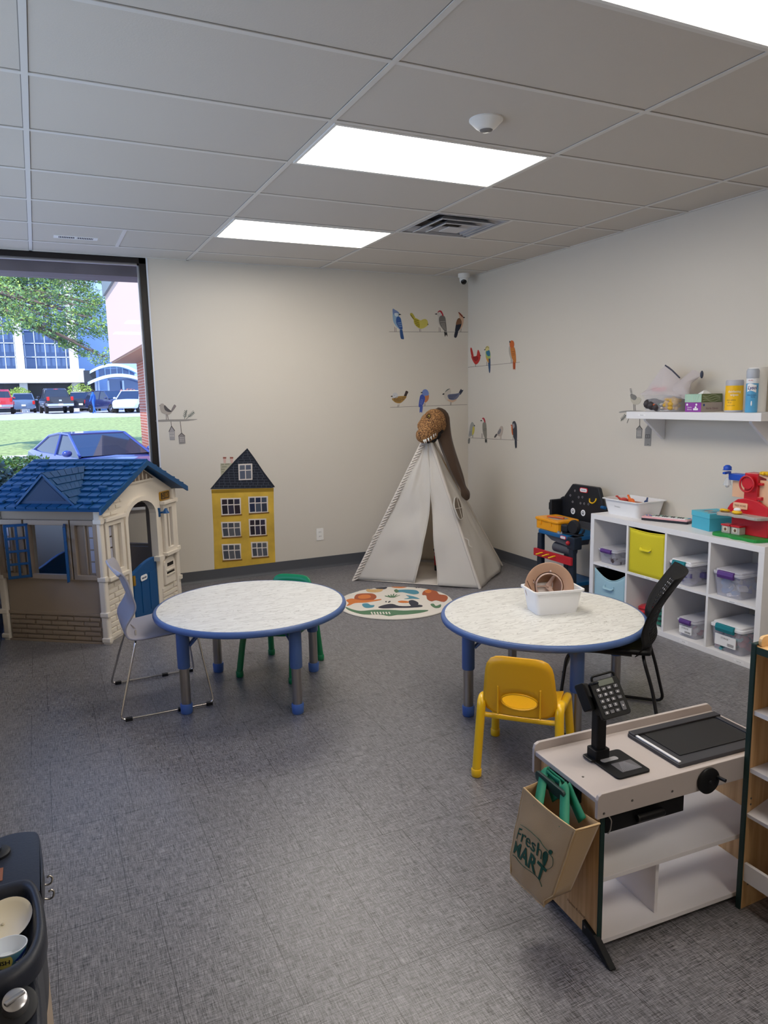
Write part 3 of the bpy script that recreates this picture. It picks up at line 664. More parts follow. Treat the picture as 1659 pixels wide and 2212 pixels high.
# ------------------------------------------------------------------ playhouse
tan_ = mat('taupe_plastic', (152, 136, 120), .55, bump=(90, .08)); cream = mat('cream_plastic', (222, 213, 200), .5, bump=(90, .06)); navy = mat('blue_roof', (8, 72, 122), .5, bump=(70, .08)); blue = mat('blue_plastic', (8, 74, 130), .42)
navyd = mat('deep_blue', (8, 56, 100), .5); gold = mat('gold', (196, 150, 50), .35, metal=.7); lattice = mat('pane_grey', (176, 176, 190), .3)
ph = thing('playhouse', 'beige plastic playhouse with a blue shingled roof below the window', 'playhouse', (-.950, 3.321, 0), math.radians(-36.17))
x0, x1, yA, yB_, yr = -.387, .387, -.56, .50, -.01
ze, zr = .955, 1.225; TW = .035
def facebricks(m, o, eu, ev, en, w, h, rows, bwid, off=.4, gap=.008, d=.012, mi=0, skip=None):
    rh = h / rows
    for r in range(rows):
        u = -bwid * (off if r % 2 else 0)
        while u < w:
            a = max(u, 0) + gap / 2; b = min(u + bwid, w) - gap / 2
            if b - a > .012:
                P = [o + eu * a + ev * (r * rh + gap / 2), o + eu * b + ev * (r * rh + gap / 2), o + eu * b + ev * ((r + 1) * rh - gap / 2), o + eu * a + ev * ((r + 1) * rh - gap / 2)]
                q = .003; Q = [P[0] + (eu + ev) * q, P[1] + (-eu + ev) * q, P[2] - (eu + ev) * q, P[3] + (eu - ev) * q]
                m.add(P + [k + en * d for k in Q], [(4, 5, 6, 7), (0, 1, 5, 4), (1, 2, 6, 5), (2, 3, 7, 6), (3, 0, 4, 7)], mi)
            u += bwid
# long walls (front one faces the camera)
for s, yy, nm in ((-1, yA, 'front_wall'), (1, yB_, 'rear_wall')):
    m = MB(); yo_, yi = yy, yy - s * TW
    m.bb((x0, yi, 0), (x1, yo_, .47)).bb((x0, yi, .85), (x1, yo_, ze)).bb((x0, yi, .47), (-.15, yo_, .85)).bb((.165, yi, .47), (x1, yo_, .85))
    m.bb((x0 + .02, yy, .195), (x1 - .02, yy + s * .012, .215)).bb((x0, yi, -0.0), (x1, yy + s * .022, .012))
    facebricks(m, Vector((x0 + .03, yy, .014)), X3, Z3, Vector((0, s, 0)), x1 - x0 - .06, .175, 5, .125)
    wall = m.build(nm, tan_, ph)
    # three trim frames at window height
    for i, (a, b) in enumerate(((-.385, -.178), (-.165, .18), (.19, .385))):
        ix0, ix1 = a + .03, b - .03
        mm = MB(); outer = [(a, .455), (b, .455), (b, .87), (a, .87)]; inner = [(ix0, .49), (ix1, .49), (ix1, .835), (ix0, .835)]
        mm.ring_prism(outer, inner, (0, yy, 0), X3, Z3, Vector((0, s, 0)), .03)
        if i != 1:
            c = (ix0 + ix1) / 2
            lo, hi = (ix0 + .0, c - .018) if i == 0 else (c + .018, ix1)
            mm.bb((c - .006, yy, .49), (c + .006, yy + s * .018, .835))
            for a2, b2 in ((lo, hi),):
                pm = MB()
                for k in range(4): pm.bb((a2 + .008, yy, .502 + k * .083), (b2 - .006, yy + s * .006, .575 + k * .083))
                pm.build('lattice_panes', lattice, ph)
        mm.build('window_frame', tan_, ph, bevel=.004)
    m = MB()
# window shutters (open): french shutters hinge at the opening's sides
def shutter(hx, ang, y):
    W_, Hh = .145, .375; m = MB(); n = 4; t = .016
    m.bb((0, -t / 2, 0), (.016, t / 2, Hh)).bb((W_ - .016, -t / 2, 0), (W_, t / 2, Hh)).bb((W_ / 2 - .008, -t / 2, 0), (W_ / 2 + .008, t / 2, Hh))
    for k in range(n + 1):
        z = k * (Hh - .016) / n; m.bb((0, -t / 2, z), (W_, t / 2, z + .016))
    m.xf(Matrix.Translation((hx, y, .47)) @ Matrix.Rotation(ang, 4, 'Z')); return m.build('shutter', blue, ph, bevel=.003)
shutter(-.135, math.radians(214), yA - .03); shutter(.15, math.radians(-57), yA - .03)
shutter(-.14, math.radians(100), yB_ + .03); shutter(.155, math.radians(20), yB_ + .035)
# corner posts with bolts
for (cx, cy) in ((x1, yA), (x0, yA), (x1, yB_), (x0, yB_)):
    m = MB().rbox((cx, cy, ze / 2), (.05, .05, ze), .012)
    post = m.build('corner_post', cream, ph)
    sy = -1 if cy < 0 else 1; sx = 1 if cx > 0 else -1
    for z in (.86, .46, .21, .03): MB().rbox((cx + sx * .006, cy + sy * .01, z), (.06, .045, .035), .008, axis=0).build('bracket', cream, post, bevel=.003)
# gable walls
def gable(sx, door):
    X = sx * x1; n = Vector((sx, 0, 0)); m = MB()
    def pr(poly, x, h): m.prism(poly, (x, 0, 0), Y3, Z3, n, h)
    zg = lambda y: zr - .03 - (zr - ze) * abs(y - yr) / (.58)
    Xi = X - sx * TW
    if door:
        dl, dr = -.225, .185; arc = []
        for k in range(13):
            t = PI * k / 12; arc.append(((dl + dr) / 2 - (dr - dl) / 2 * math.cos(t), .80 + .125 * math.sin(t)))
        pr([(yA, 0), (dl, 0), (dl, .80), (yA, .80)], Xi, TW); pr([(dr, 0), (yB_, 0), (yB_, .80), (dr, .80)], Xi, TW)
        top = [(yA, .80)] + arc + [(yB_, .80), (yB_, zg(yB_)), (yr, zg(yr)), (yA, zg(yA))]; pr(top, Xi, TW)
        # arch moulding
        oa = [(dl - .035, .03)] + [(dl - .035, .79)] + [((dl + dr) / 2 - ((dr - dl) / 2 + .035) * math.cos(PI * k / 12), .80 + .16 * math.sin(PI * k / 12)) for k in range(13)] + [(dr + .035, .79), (dr + .035, .45)]
        ia = [(dl, .03)] + [(dl, .79)] + arc + [(dr, .79), (dr, .45)]
        mo = MB(); nn = len(oa)
        for k in range(nn - 1): mo.prism([oa[k], oa[k + 1], ia[k + 1], ia[k]], (X, 0, 0), Y3, Z3, n, .022)
        mo.bb((X, dr - .04, .425), (X + sx * .05, dr + .04, .46)); mo.build('door_arch', cream, ph)
    else:
        a, b = -.2, .16
        pr([(yA, 0), (yB_, 0), (yB_, .42), (yA, .42)], Xi, TW); pr([(yA, .42), (a, .42), (a, .84), (yA, .84)], Xi, TW); pr([(b, .42), (yB_, .42), (yB_, .84), (b, .84)], Xi, TW)
        pr([(yA, .84), (yB_, .84), (yB_, zg(yB_)), (yr, zg(yr)), (yA, zg(yA))], Xi, TW)
    gw = m.build('gable_wall', cream, ph)
    def bkb(*a, **k): mk = MB(); facebricks(mk, *a, **k); mk.build('brick_relief', cream, gw)
    bkb(Vector((X, yA + .035, .015)), Y3, Z3, n, .30 if door else .3, .40, 10, .13, d=.01)
    bkb(Vector((X, .235, .015)), Y3, Z3, n, .25, .17, 4, .3, d=.01)
    bkb(Vector((X, yA + .04, .875)), Y3, Z3, n, .2, .035, 1, .1, d=.008); bkb(Vector((X, yA + .12, .915)), Y3, Z3, n, .17, .035, 1, .09, d=.008); bkb(Vector((X, yA + .19, .953)), Y3, Z3, n, .12, .03, 1, .08, d=.008)
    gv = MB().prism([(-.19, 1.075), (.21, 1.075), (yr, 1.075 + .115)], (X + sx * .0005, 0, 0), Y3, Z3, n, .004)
    gv.build('gable_vent', mat('taupe_dark', (128, 112, 98), .6), gw)  # vent panel in a darker taupe behind the slats
    sl = MB()
    for k in range(-3, 4): sl.bb((X, yr + k * .055 - .004, 1.07), (X + sx * .012, yr + k * .055 + .004, 1.18 - abs(k) * .032))
    sl.bb((X, -.2, 1.063), (X + sx * .014, .22, 1.076)); sl.build('vent_slats', cream, gw)
    return gw
gw = gable(1, True); gable(-1, True)
# side windows either side of the door
for a, b in ((-.525, -.29), (.30, .475)):
    f_ = MB().ring_prism([(a, .445), (b, .445), (b, .865), (a, .865)], [(a + .04, .495), (b - .04, .495), (b - .04, .815), (a + .04, .815)], (x1, 0, 0), Y3, Z3, X3, .028).bb((x1, a - .012, .435), (x1 + .045, b + .012, .462)).bb((x1, a - .012, .85), (x1 + .045, b + .012, .875))
    c = (a + b) / 2; f_.bb((x1, c - .01, .49), (x1 + .022, c + .01, .82)); fo_ = f_.build('window_frame', cream, ph, bevel=.003)
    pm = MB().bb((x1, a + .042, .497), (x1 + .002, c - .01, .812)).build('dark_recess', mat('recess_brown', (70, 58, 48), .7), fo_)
    pm = MB(); aa, bb_ = (a + .042, c - .012) if a < 0 else (c + .012, b - .042)
    for k in range(4): pm.bb((x1, aa + .004, .505 + k * .078), (x1 + .006, bb_ - .004, .572 + k * .078))
    pm.build('lattice_panes', lattice, fo_)
# rivets along the left jamb
m = MB()
for k in range(16): m.ball((x1 + .003, -.292, .12 + k * .043), (.005, .007, .006), seg=8)
m.build('rivets', cream, gw, smooth=60)
# mailbox
mb = MB().prism([(.275, .20), (.445, .20), (.445, .36)] + [(.36 + .085 * math.cos(PI * k / 8), .36 + .06 * math.sin(PI * k / 8)) for k in range(1, 8)] + [(.275, .36)], (x1, 0, 0), Y3, Z3, X3, .02).build('mailbox', cream, ph, bevel=.004)
MB().bb((x1 + .018, .31, .345), (x1 + .022, .41, .372)).bb((x1 + .018, .30, .285), (x1 + .022, .42, .30)).build('mail_slot', mat('slot_black', (24, 20, 18), .6), mb)
MB().bb((x1 + .018, .29, .31), (x1 + .028, .43, .32)).bb((x1 + .018, .29, .272), (x1 + .028, .43, .28)).build('slot_ledge', cream, mb)
# house number
hn = MB().rbox((x1 + .006, .364, .915), (.012, .15, .07), .012, axis=0).build('number_plate', gold, ph)
MB().rbox((x1 + .012, .364, .915), (.003, .135, .055), .008, axis=0).build('plate_face', mat('plate_brown', (58, 40, 22), .5), hn)
MB().text('2180', (x1 + .0142, .364, .915), Y3, Z3, .058, h=.001, sx=.9).build('numerals', gold, hn)
# porch lamp
MB().bb((x1, .235, .76), (x1 + .02, .262, .83)).tube([(x1 + .01, .25, .79), (x1 + .06, .25, .80)], .008).lathe([(.028, 0), (.012, .03), (.006, .04)], (x1 + .07, .25, .79), 12).build('porch_lamp', blue, ph, bevel=.002)
# door, slightly ajar, curved top edge
dp = [(-.235, 0.03), (.18, .03), (.18, .44)] + [(.18 - .415 * k / 8, .44 + .045 * math.sin(k / 8 * PI * .9) ** 1 * (1 if k < 5 else 1) - .0 * k) for k in range(1, 8)] + [(-.235, .455)]
dp = [(-.225, .03), (.18, .03), (.18, .455), (.12, .462), (.05, .455), (-.03, .44), (-.12, .415), (-.225, .395)]
dr_ = MB().prism(dp, (x1 - .03, 0, 0), Y3, Z3, X3, .03).build('door', blue, ph, bevel=.006)
m = MB()
for a, b in ((-.18, -.10), (-.07, .02), (.05, .14)): m.bb((x1, a, .07), (x1 + .004, b, .36))
m.build('door_panel', blue, dr_, bevel=.003)
MB().rbox((x1 + .006, -.178, .35), (.012, .028, .075), .006, axis=0).build('door_handle', gold, dr_)
lg = MB().rbox((x1 + .006, -.034, .34), (.004, .095, .042), .018, axis=0, seg=5).build('logo_badge', mat('badge_white', (238, 238, 240), .4), dr_)
MB().text('little tikes', (x1 + .0085, -.034, .34), Y3, Z3, .021, h=.0006, sx=.8, bold=.0006).build('logo_text', mat('ink_blue', (24, 40, 90), .5), lg)
# roof slopes with shingles
slope = Vector((0, (yA - .10) - yr, ze - zr)).normalized()
def roof_side(s):
    # s=-1 front, 1 rear
    ye = yA - .10 if s < 0 else yB_ + .12
    a = Vector((0, yr, zr)); b = Vector((0, ye, ze + .0)); dv = b - a; L = dv.length; dv.normalize(); n = Vector((0, -dv.z * s * -1, dv.y * s)).normalized()
    n = Vector((0, s * abs(dv.z), abs(dv.y)))
    rx0, rx1 = x0 - .08, x1 + .085
    m = MB(); t = .016
    P = [Vector((rx0, a.y, a.z)), Vector((rx1, a.y, a.z)), Vector((rx1, b.y, b.z)), Vector((rx0, b.y, b.z))]
    m.add([p - n * t for p in P] + P, [(0, 1, 2, 3), (4, 7, 6, 5), (0, 4, 5, 1), (1, 5, 6, 2), (2, 6, 7, 3), (3, 7, 4, 0)])
    rows = 9; rl = L / rows; rnd = random.Random(3)
    for r in range(rows):
        o1 = a + dv * (r * rl); u = rx0 - .04 * (r % 2) - .02 * ((r // 2) % 2)
        while u < rx1:
            ua = max(u + .002, rx0); ub = min(u + .070, rx1); u += .078
            if ub - ua < .01: continue
            e = rnd.uniform(-.004, .004); q0 = o1 + n * .002; q1 = o1 + dv * (rl * .97 + e) + n * .015
            m.add([Vector((ua, q0.y, q0.z)), Vector((ub, q0.y, q0.z)), Vector((ub, q1.y, q1.z)), Vector((ua, q1.y, q1.z)), Vector((ub, q1.y, q1.z)) - n * .014, Vector((ua, q1.y, q1.z)) - n * .014, Vector((ua, q0.y, q0.z)) - n * .002, Vector((ub, q0.y, q0.z)) - n * .002],
                  [(0, 1, 2, 3), (3, 2, 4, 5), (0, 3, 5, 6), (1, 7, 4, 2)])
    rs = m.build('roof_slope', navy, ph)
    for xx in (rx0 + .15, rx1 - .12):
        for k in (.12, .62, .9):
            c = a + dv * (L * k) + n * .018; MB().box((xx - (.0 if s < 0 else 0) - k * .0, c.y, c.z), (.06, .03, .02), rot=RX(math.atan2(dv.z, dv.y) if s > 0 else math.atan2(-dv.z, -dv.y))).build('roof_tab', navy, rs, bevel=.005)
    return a, dv, n, L
roof_side(-1); roof_side(1)
# barge boards
for X, sx in ((x1 + .075, 1), (x0 - .075, -1)):
    m = MB()
    m.prism([(yA - .10, ze - .035), (yA - .10, ze + .004), (yr, zr + .006), (yB_ + .12, ze + .004), (yB_ + .12, ze - .035), (yr, zr - .034)], (X, 0, 0), Y3, Z3, Vector((sx, 0, 0)), .014)
    m.build('barge_board', navy, ph)
MB().tube([(x0 - .08, yr, zr + .004), (x1 + .085, yr, zr + .004)], .010, 8).build('ridge_cap', navy, ph, smooth=50)
# dormer
dc = .035; dh = .205; zb_ = .985; yf = -.60; zp = 1.185
def zslope(y): return ze + (zr - ze) * ((y - (yA - .10)) / (yr - (yA - .10)))
yb2 = yr - .12
m = MB().prism([(dc - dh, zb_), (dc + dh, zb_), (dc, zp)], (0, yf, 0), X3, Z3, Y3, .012)
d1 = m.build('dormer_gable', navyd, ph)
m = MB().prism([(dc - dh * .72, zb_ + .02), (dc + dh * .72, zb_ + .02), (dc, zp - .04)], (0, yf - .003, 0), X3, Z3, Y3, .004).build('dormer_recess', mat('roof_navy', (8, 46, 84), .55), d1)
for s in (-1, 1):
    pk = Vector((dc, yf - .02, zp + .012)); pb_ = Vector((dc, yb2, zp + .012)); ft = Vector((dc + s * (dh + .02), yf - .02, zb_ - .005)); fb = Vector((dc + s * (dh + .02) * .25, yb2 + .02, zslope(yb2) + .02)); fb = Vector((dc + s * (dh + .02), yf + .05, zb_ + .0))
    nrm = (ft - pk).cross(pb_ - pk).normalized(); nrm = nrm if nrm.z > 0 else -nrm
    m = MB(); Q = [pk, pb_, fb, ft]; m.add([q for q in Q] + [q - nrm * .014 for q in Q], [(0, 1, 2, 3), (7, 6, 5, 4), (0, 4, 5, 1), (1, 5, 6, 2), (2, 6, 7, 3), (3, 7, 4, 0)])
    rows = 5
    for r in range(rows):
        t0, t1 = r / rows, (r + 1) / rows
        for c in range(6):
            s0, s1 = c / 6 + (.08 if r % 2 else 0), (c + 1) / 6 - .012 + (.08 if r % 2 else 0)
            def pt(t, sx_): return (pk.lerp(ft, t)).lerp(pb_.lerp(fb, t), min(1, sx_))
            A_, B_, C_, D_ = pt(t0, s0), pt(t0, s1), pt(t1 - .01, s1), pt(t1 - .01, s0)
            m.add([A_ + nrm * .002, B_ + nrm * .002, C_ + nrm * .008, D_ + nrm * .008, C_, D_], [(0, 1, 2, 3), (3, 2, 4, 5)])
    m.build('dormer_roof', navy, ph)
MB().prism([(y, z + .03) for y, z in dp], (x0 - .004, 0, 0), Y3, Z3, X3, .03).build('door', blue, ph, bevel=.006)
# ------------------------------------------------------------------ round tables
lam = mat_laminate(); bluet = mat('table_blue', (72, 98, 148), .42); steel = mat('brushed_steel', (170, 165, 160), .28, metal=1)
def round_table(loc, rz, r, feet, label):
    t = thing('round_table', label, 'table', loc, rz, 'round adjustable tables'); h = .52
    MB().lathe([(0, h - .026), (r - .012, h - .026), (r - .012, h - .001), (r - .013, h), (0, h)], seg=72).build('tabletop', lam, t, smooth=40)
    MB().lathe([(r - .0121, h - .03), (r - .002, h - .034), (r + .006, h - .028), (r + .009, h - .017), (r + .006, h - .006), (r - .002, h - .0005), (r - .0121, h - .001)], seg=72).build('edge_band', bluet, t, smooth=60)
    for (x, y) in feet:
        l = MB().lathe([(.031, .255), (.033, .26), (.033, h - .03), (.045, h - .027)], (x, y, 0), 20).build('leg', bluet, t, smooth=40)
        m = MB()
        for k in range(5): m.ball((x - .033 * math.cos(math.atan2(y, x)), y - .033 * math.sin(math.atan2(y, x)), .30 + k * .035), .004, seg=6)
        MB().lathe([(.026, .045), (.026, .262)], (x, y, 0), 20).build('steel_sleeve', steel, l, smooth=40)
        MB().lathe([(.026, 0), (.031, .006), (.033, .05), (.031, .056), (.026, .056)], (x, y, 0), 20).build('glide', mat('glide_blue', (74, 108, 178), .4), l, smooth=50)
        d = Vector((-x, -y, 0)).normalized(); MB().tube([Vector((x, y, .37)) + d * .03, Vector((x, y, h - .03)) + d * .17], .006, 6).tube([Vector((x, y, .37)) + d * .03 + d.cross(Z3) * .02, Vector((x, y, h - .03)) + d * .16 + d.cross(Z3) * .04], .005, 6).build('brace', bluet, l, smooth=50)
    return t
def rot2(x, y, a): return (x * math.cos(a) - y * math.sin(a), x * math.sin(a) + y * math.cos(a))
round_table((-.28, 1.345, 0), 0, .526, [(-.41, -.123), (.12, -.403), (-.122, .403), (.403, .129)], 'round white woodgrain table with blue edge nearest the playhouse')
f2 = (-.40, .095); round_table((1.02, .405, 0), 0, .52, [(-.396, .09), (.417, -.108), (.10, .40), (-.1, -.40)], 'round white woodgrain table with blue edge holding the white hat bin')
# ------------------------------------------------------------------ toddler chairs
def toddler_chair(name, col, cold, label, loc, rz, k=1.0):
    """faces local +x; origin on the floor below the seat centre"""
    t = thing(name, label, 'chair', loc, rz, 'small plastic stacking chairs')
    pm = mat(name + '_shell', col, .38, coat=.2); pl_ = mat(name + '_leg', cold, .32, coat=.3)
    W = .33 * k; sz = .30 * k
    def seat(u, v):
        x = lerp(.16, -.15, v) * k; y = (u - .5) * (W * .92); dz = -.012 * (1 - (2 * u - 1) ** 2) - (.02 * max(0, (.15 - v) / .15) ** 2)
        return (x, y, sz + dz)
    MB().grid(seat, 12, 12).build('seat', pm, t, smooth=60, solid=.009, sub=1)
    # backrest with an oval hand hole
    ht = .275 * k; zc = .07 * k
    def bp(y, z):   # point on the back shell, z measured up from the seat
        return Vector((-.155 * k - .13 * z - .02 * (1 - (y / (W / 2)) ** 2), y, sz + z - .012))
    n = 40; out = []; inn = []
    for i in range(n):
        a = 2 * PI * i / n; c, s = math.cos(a), math.sin(a)
        q = max(abs(c), abs(s)) ; e = (abs(c) ** 5 + abs(s) ** 5) ** (-1 / 5)
        yy = c * e * W / 2; zz = ht / 2 + s * e * ht / 2; yy *= 1 - .16 * (zz / ht)
        out.append((yy, zz)); inn.append((c * .075 * k, zc + s * .034 * k))
    m = MB(); V = []; R_ = 5
    for r in range(R_ + 1):
        for i in range(n): V.append(bp(lerp(inn[i][0], out[i][0], r / R_), lerp(inn[i][1], out[i][1], r / R_)))
    F = [(r * n + i, r * n + (i + 1) % n, (r + 1) * n + (i + 1) % n, (r + 1) * n + i) for r in range(R_) for i in range(n)]
    m.add(V, F); m.build('backrest', pm, t, smooth=60, solid=.008)
    for y in (-.09 * k, .09 * k): MB().prism([(0, -.01), (.0, .13 * k), (-.008, .12 * k), (-.014, 0)], Vector((-.185 * k, y - .003, sz)), X3, Z3, Y3, .006).build('rib', pm, t)
    mm = MB(); mm.tube([bp(math.cos(a) * .078 * k, zc + math.sin(a) * .037 * k) + Vector((-.004, 0, 0)) for a in [2 * PI * i / 24 for i in range(24)]], .004, 6, closed=True); mm.build('handle_rim', pm, t, smooth=60)
    for sy in (-1, 1):
        yt = sy * .168 * k; yb = sy * .18 * k
        rear = (-.205 * k, yb); fr_ = (.205 * k, yb)
        pts = smoothpoly([(-.205 * k, yb, .03), (-.175 * k, yt, sz - .02), (-.15 * k, yt, sz + .035), (-.09 * k, yt, sz + .028), (-.02 * k, yt - sy * .01, sz - .02)], 6, closed=False)
        MB().tube(pts, .0195 * k, 12).build('leg', pl_, t, smooth=60)
        ff = smoothpoly([(.205 * k, yb, .03), (.16 * k, yt, sz - .06), (.12 * k, yt, sz - .025), (.0, yt - sy * .01, sz - .022)], 5, closed=False)
        MB().tube(ff, .0195 * k, 12).build('leg', pl_, t, smooth=60)
        for c in ((-.205 * k, yb), (.205 * k, yb)): MB().lathe([(.019, 0), (.0225, .004), (.023, .034), (.0205, .037)], (c[0], c[1], 0), 16).build('foot_cap', pl_, t, smooth=50)
    MB().tube(smoothpoly([(-.175 * k, -.168 * k, sz - .02), (-.16 * k, -.1 * k, sz - .03), (-.16 * k, .1 * k, sz - .03), (-.175 * k, .168 * k, sz - .02)], 4, closed=False), .012, 8).build('cross_bar', pl_, t, smooth=60)
    return t
toddler_chair('yellow_chair', (232, 172, 20), (238, 188, 20), 'yellow plastic child chair with oval hand hole beside the right table', (.60, -.03, 0), math.atan2(.70, .714))
toddler_chair('green_chair', (0, 128, 82), (0, 118, 70), 'green plastic child chair tucked behind the left table', (-.04, 1.615, 0), math.atan2(-.70, -.70), .98)
# ------------------------------------------------------------------ grey sled-base chair
gp = mat('grey_shell', (150, 148, 158), .42); chrome = mat('chrome_tube', (215, 212, 210), .12, metal=1)
g_ = thing('grey_chair', 'grey moulded plastic chair with chrome sled base by the playhouse', 'chair', (-.76, 1.55, 0), 0)
def prof_g(s):   # side profile of the shell, s 0..1 from seat front to back top
    P = [(.27, .425), (.22, .435), (.0, .415), (-.12, .405), (-.185, .42), (-.195, .48), (-.15, .57), (-.17, .65), (-.205, .745), (-.25, .80)]
    n = len(P) - 1; x = s * n; i = min(int(x), n - 1); f = x - i
    a, b, c, d = [Vector(P[max(0, min(n, i + k))]) for k in (-1, 0, 1, 2)]
    return 0.5 * ((2 * b) + (c - a) * f + (2 * a - 5 * b + 4 * c - d) * f * f + (3 * b - a - 3 * c + d) * f ** 3)
def shell_g(u, v):
    p = prof_g(v); t = 2 * u - 1; back = max(0, (v - .55) / .45); w = .235 - .02 * math.sin(PI * v) - .035 * max(0, .5 - abs(v - .5)) * 1
    if v > .93: w *= 1 - (v - .93) * 1.2
    bend = .035 * t * t * back; flare = -.03 * t * t * (1 - back) * 0
    return (p.x + bend * (1 if v < .9 else 1), t * w, p.y + (-.02 * (1 - t * t)) * (1 - min(1, back * 3)) * .6 - (.035 * t * t if v > .95 else 0))
MB().grid(shell_g, 14, 40).build('shell', gp, g_, smooth=60, solid=.010, sub=1)
def rr3(P, r=.03, seg=5):
    """round the corners of a 3D polyline"""
    P = [Vector(p) for p in P]; out = [P[0]]
    for i in range(1, len(P) - 1):
        a = (P[i - 1] - P[i]); b = (P[i + 1] - P[i]); ra = min(r, a.length * .45); rb = min(r, b.length * .45); s = P[i] + a.normalized() * ra; e = P[i] + b.normalized() * rb
        for k in range(seg + 1):
            t = k / seg; out.append(s * (1 - t) ** 2 + P[i] * 2 * t * (1 - t) + e * t * t)
    out.append(P[-1]); return out
for s in (-1, 1):
    yb = s * .28; yt = s * .19
    MB().tube(rr3([(-.13, s * .02, .40), (-.15, yt, .395), (-.262, yb, .010), (.225, yb, .010), (.17, yt, .405), (.13, yt, .41), (-.12, yt, .40)]), .0062, 10).build('sled_frame', chrome, g_, smooth=60)
    for xx in (-.22, .05, .2): MB().rbox((xx, yb, .008), (.035, .022, .016), .004).build('glide', mat('glide_black', (22, 22, 24), .6), g_)
# ------------------------------------------------------------------ black mesh chair
bk = mat('black_plastic', (11, 11, 14), .55, spec=.3); bkt = mat('black_tube', (18, 18, 20), .35)
fdir = Vector((-.68, .733, 0)).normalized()
b_ = thing('black_chair', 'black chair with a perforated back at the right table', 'chair', (1.25, .125, 0), math.atan2(fdir.y, fdir.x))
def prof_b(s):
    P = [(-.175, .42), (-.205, .47), (-.20, .53), (-.225, .62), (-.275, .71), (-.335, .80)]
    n = len(P) - 1; x = s * n; i = min(int(x), n - 1); f = x - i
    a, b, c, d = [Vector(P[max(0, min(n, i + k))]) for k in (-1, 0, 1, 2)]
    return 0.5 * ((2 * b) + (c - a) * f + (2 * a - 5 * b + 4 * c - d) * f * f + (3 * b - a - 3 * c + d) * f ** 3)
def bpnt(u, v):
    p = prof_b(v); t = 2 * u - 1; w = .225 - .03 * v ** 2
    return Vector((p.x + .06 * t * t, t * w, p.y))
# perforated: cells of a skewed grid, each with a hole (ring of quads)
m = MB(); NU, NV = 22, 26
for i in range(NU):
    for j in range(NV):
        u0, u1, v0, v1 = i / NU, (i + 1) / NU, j / NV, (j + 1) / NV; cu_, cv = (u0 + u1) / 2, (v0 + v1) / 2
        hole = 3 <= i < NU - 3 and 4 <= j < NV - 4
        c4 = [(u0, v0), (u1, v0), (u1, v1), (u0, v1)]
        if not hole: m.add([bpnt(*q) for q in c4], [(0, 1, 2, 3)])
        else:
            k = .86; ov = .0; d4 = [(cu_, cv - (v1 - v0) * k / 2), (cu_ + (u1 - u0) * k / 2, cv), (cu_, cv + (v1 - v0) * k / 2), (cu_ - (u1 - u0) * k / 2, cv)]
            m.add([bpnt(*q) for q in c4] + [bpnt(*q) for q in d4], [(0, 1, 4), (1, 5, 4), (1, 2, 5), (2, 6, 5), (2, 3, 6), (3, 7, 6), (3, 0, 7), (0, 4, 7)])
m.build('backrest', bk, b_, smooth=60, solid=.003)
def seat_b(u, v):
    x = lerp(.27, -.185, v); t = 2 * u - 1; w = .235 - .02 * v; return (x, t * w, .44 - .015 * (1 - t * t) - .03 * max(0, .12 - v) / .12)
MB().grid(seat_b, 12, 12).build('seat', bk, b_, smooth=60, solid=.022, sub=1)
for s in (-1, 1):
    yb = s * .285; yt = s * .20
    MB().tube(rr3([(-.15, s * .0, .415), (-.15, yt, .415), (-.20, yt + s * .01, .25), (-.25, yb, .010), (.24, yb, .010), (.20, yt, .40), (.1, yt, .42), (-.1, yt, .42)], .05), .0085, 8).build('sled_frame', bkt, b_, smooth=60)
MB().tube([(.215, -.215, .30), (.215, .215, .30)], .007, 8).build('cross_bar', bkt, b_, smooth=60)
# ------------------------------------------------------------------ teepee tent
canvas = mat('white_canvas', (226, 222, 216), .85, spec=.2, bump=(350, .15))
def translucent(m_, col, f):
    nt = m_.node_tree; b = nt.nodes['Principled BSDF']; o = [n for n in nt.nodes if n.type == 'OUTPUT_MATERIAL'][0]; tl_ = N(nt, 'ShaderNodeBsdfTranslucent'); tl_.inputs[0].default_value = lin(col)
    mx = N(nt, 'ShaderNodeMixShader'); mx.inputs[0].default_value = f; nt.links.new(b.outputs[0], mx.inputs[1]); nt.links.new(tl_.outputs[0], mx.inputs[2]); nt.links.new(mx.outputs[0], o.inputs[0])
translucent(canvas, (236, 228, 216), .38); pole = mat('pine_pole', (196, 160, 112), .6)
canv2 = mat('canvas_seam', (206, 198, 190), .85)
F1 = Vector((1.213, 3.418, 0)); F2 = Vector((2.059, 2.60, 0)); F3 = Vector((2.72, 3.235, 0)); F4 = Vector((1.90, 3.97, 0))
ctr = (F1 + F2 + F3 + F4) / 4; AP = Vector((ctr.x - .03, ctr.y, 1.34)); ZT = 1.235
tp = thing('teepee', 'white canvas teepee play tent with an open slit door in the corner', 'tent', (ctr.x, ctr.y, 0))
def edge_at(F, z): return F.lerp(AP, z / AP.z)
nrmF = (F2 - F1).cross(AP - F1).normalized()
for F in (F1, F2, F3, F4):
    d = (AP - F).normalized(); MB().cyl(F + Vector((0, 0, .0)), AP + d * .10, .012, seg=12).build('pole', pole, tp, world=True, smooth=40)
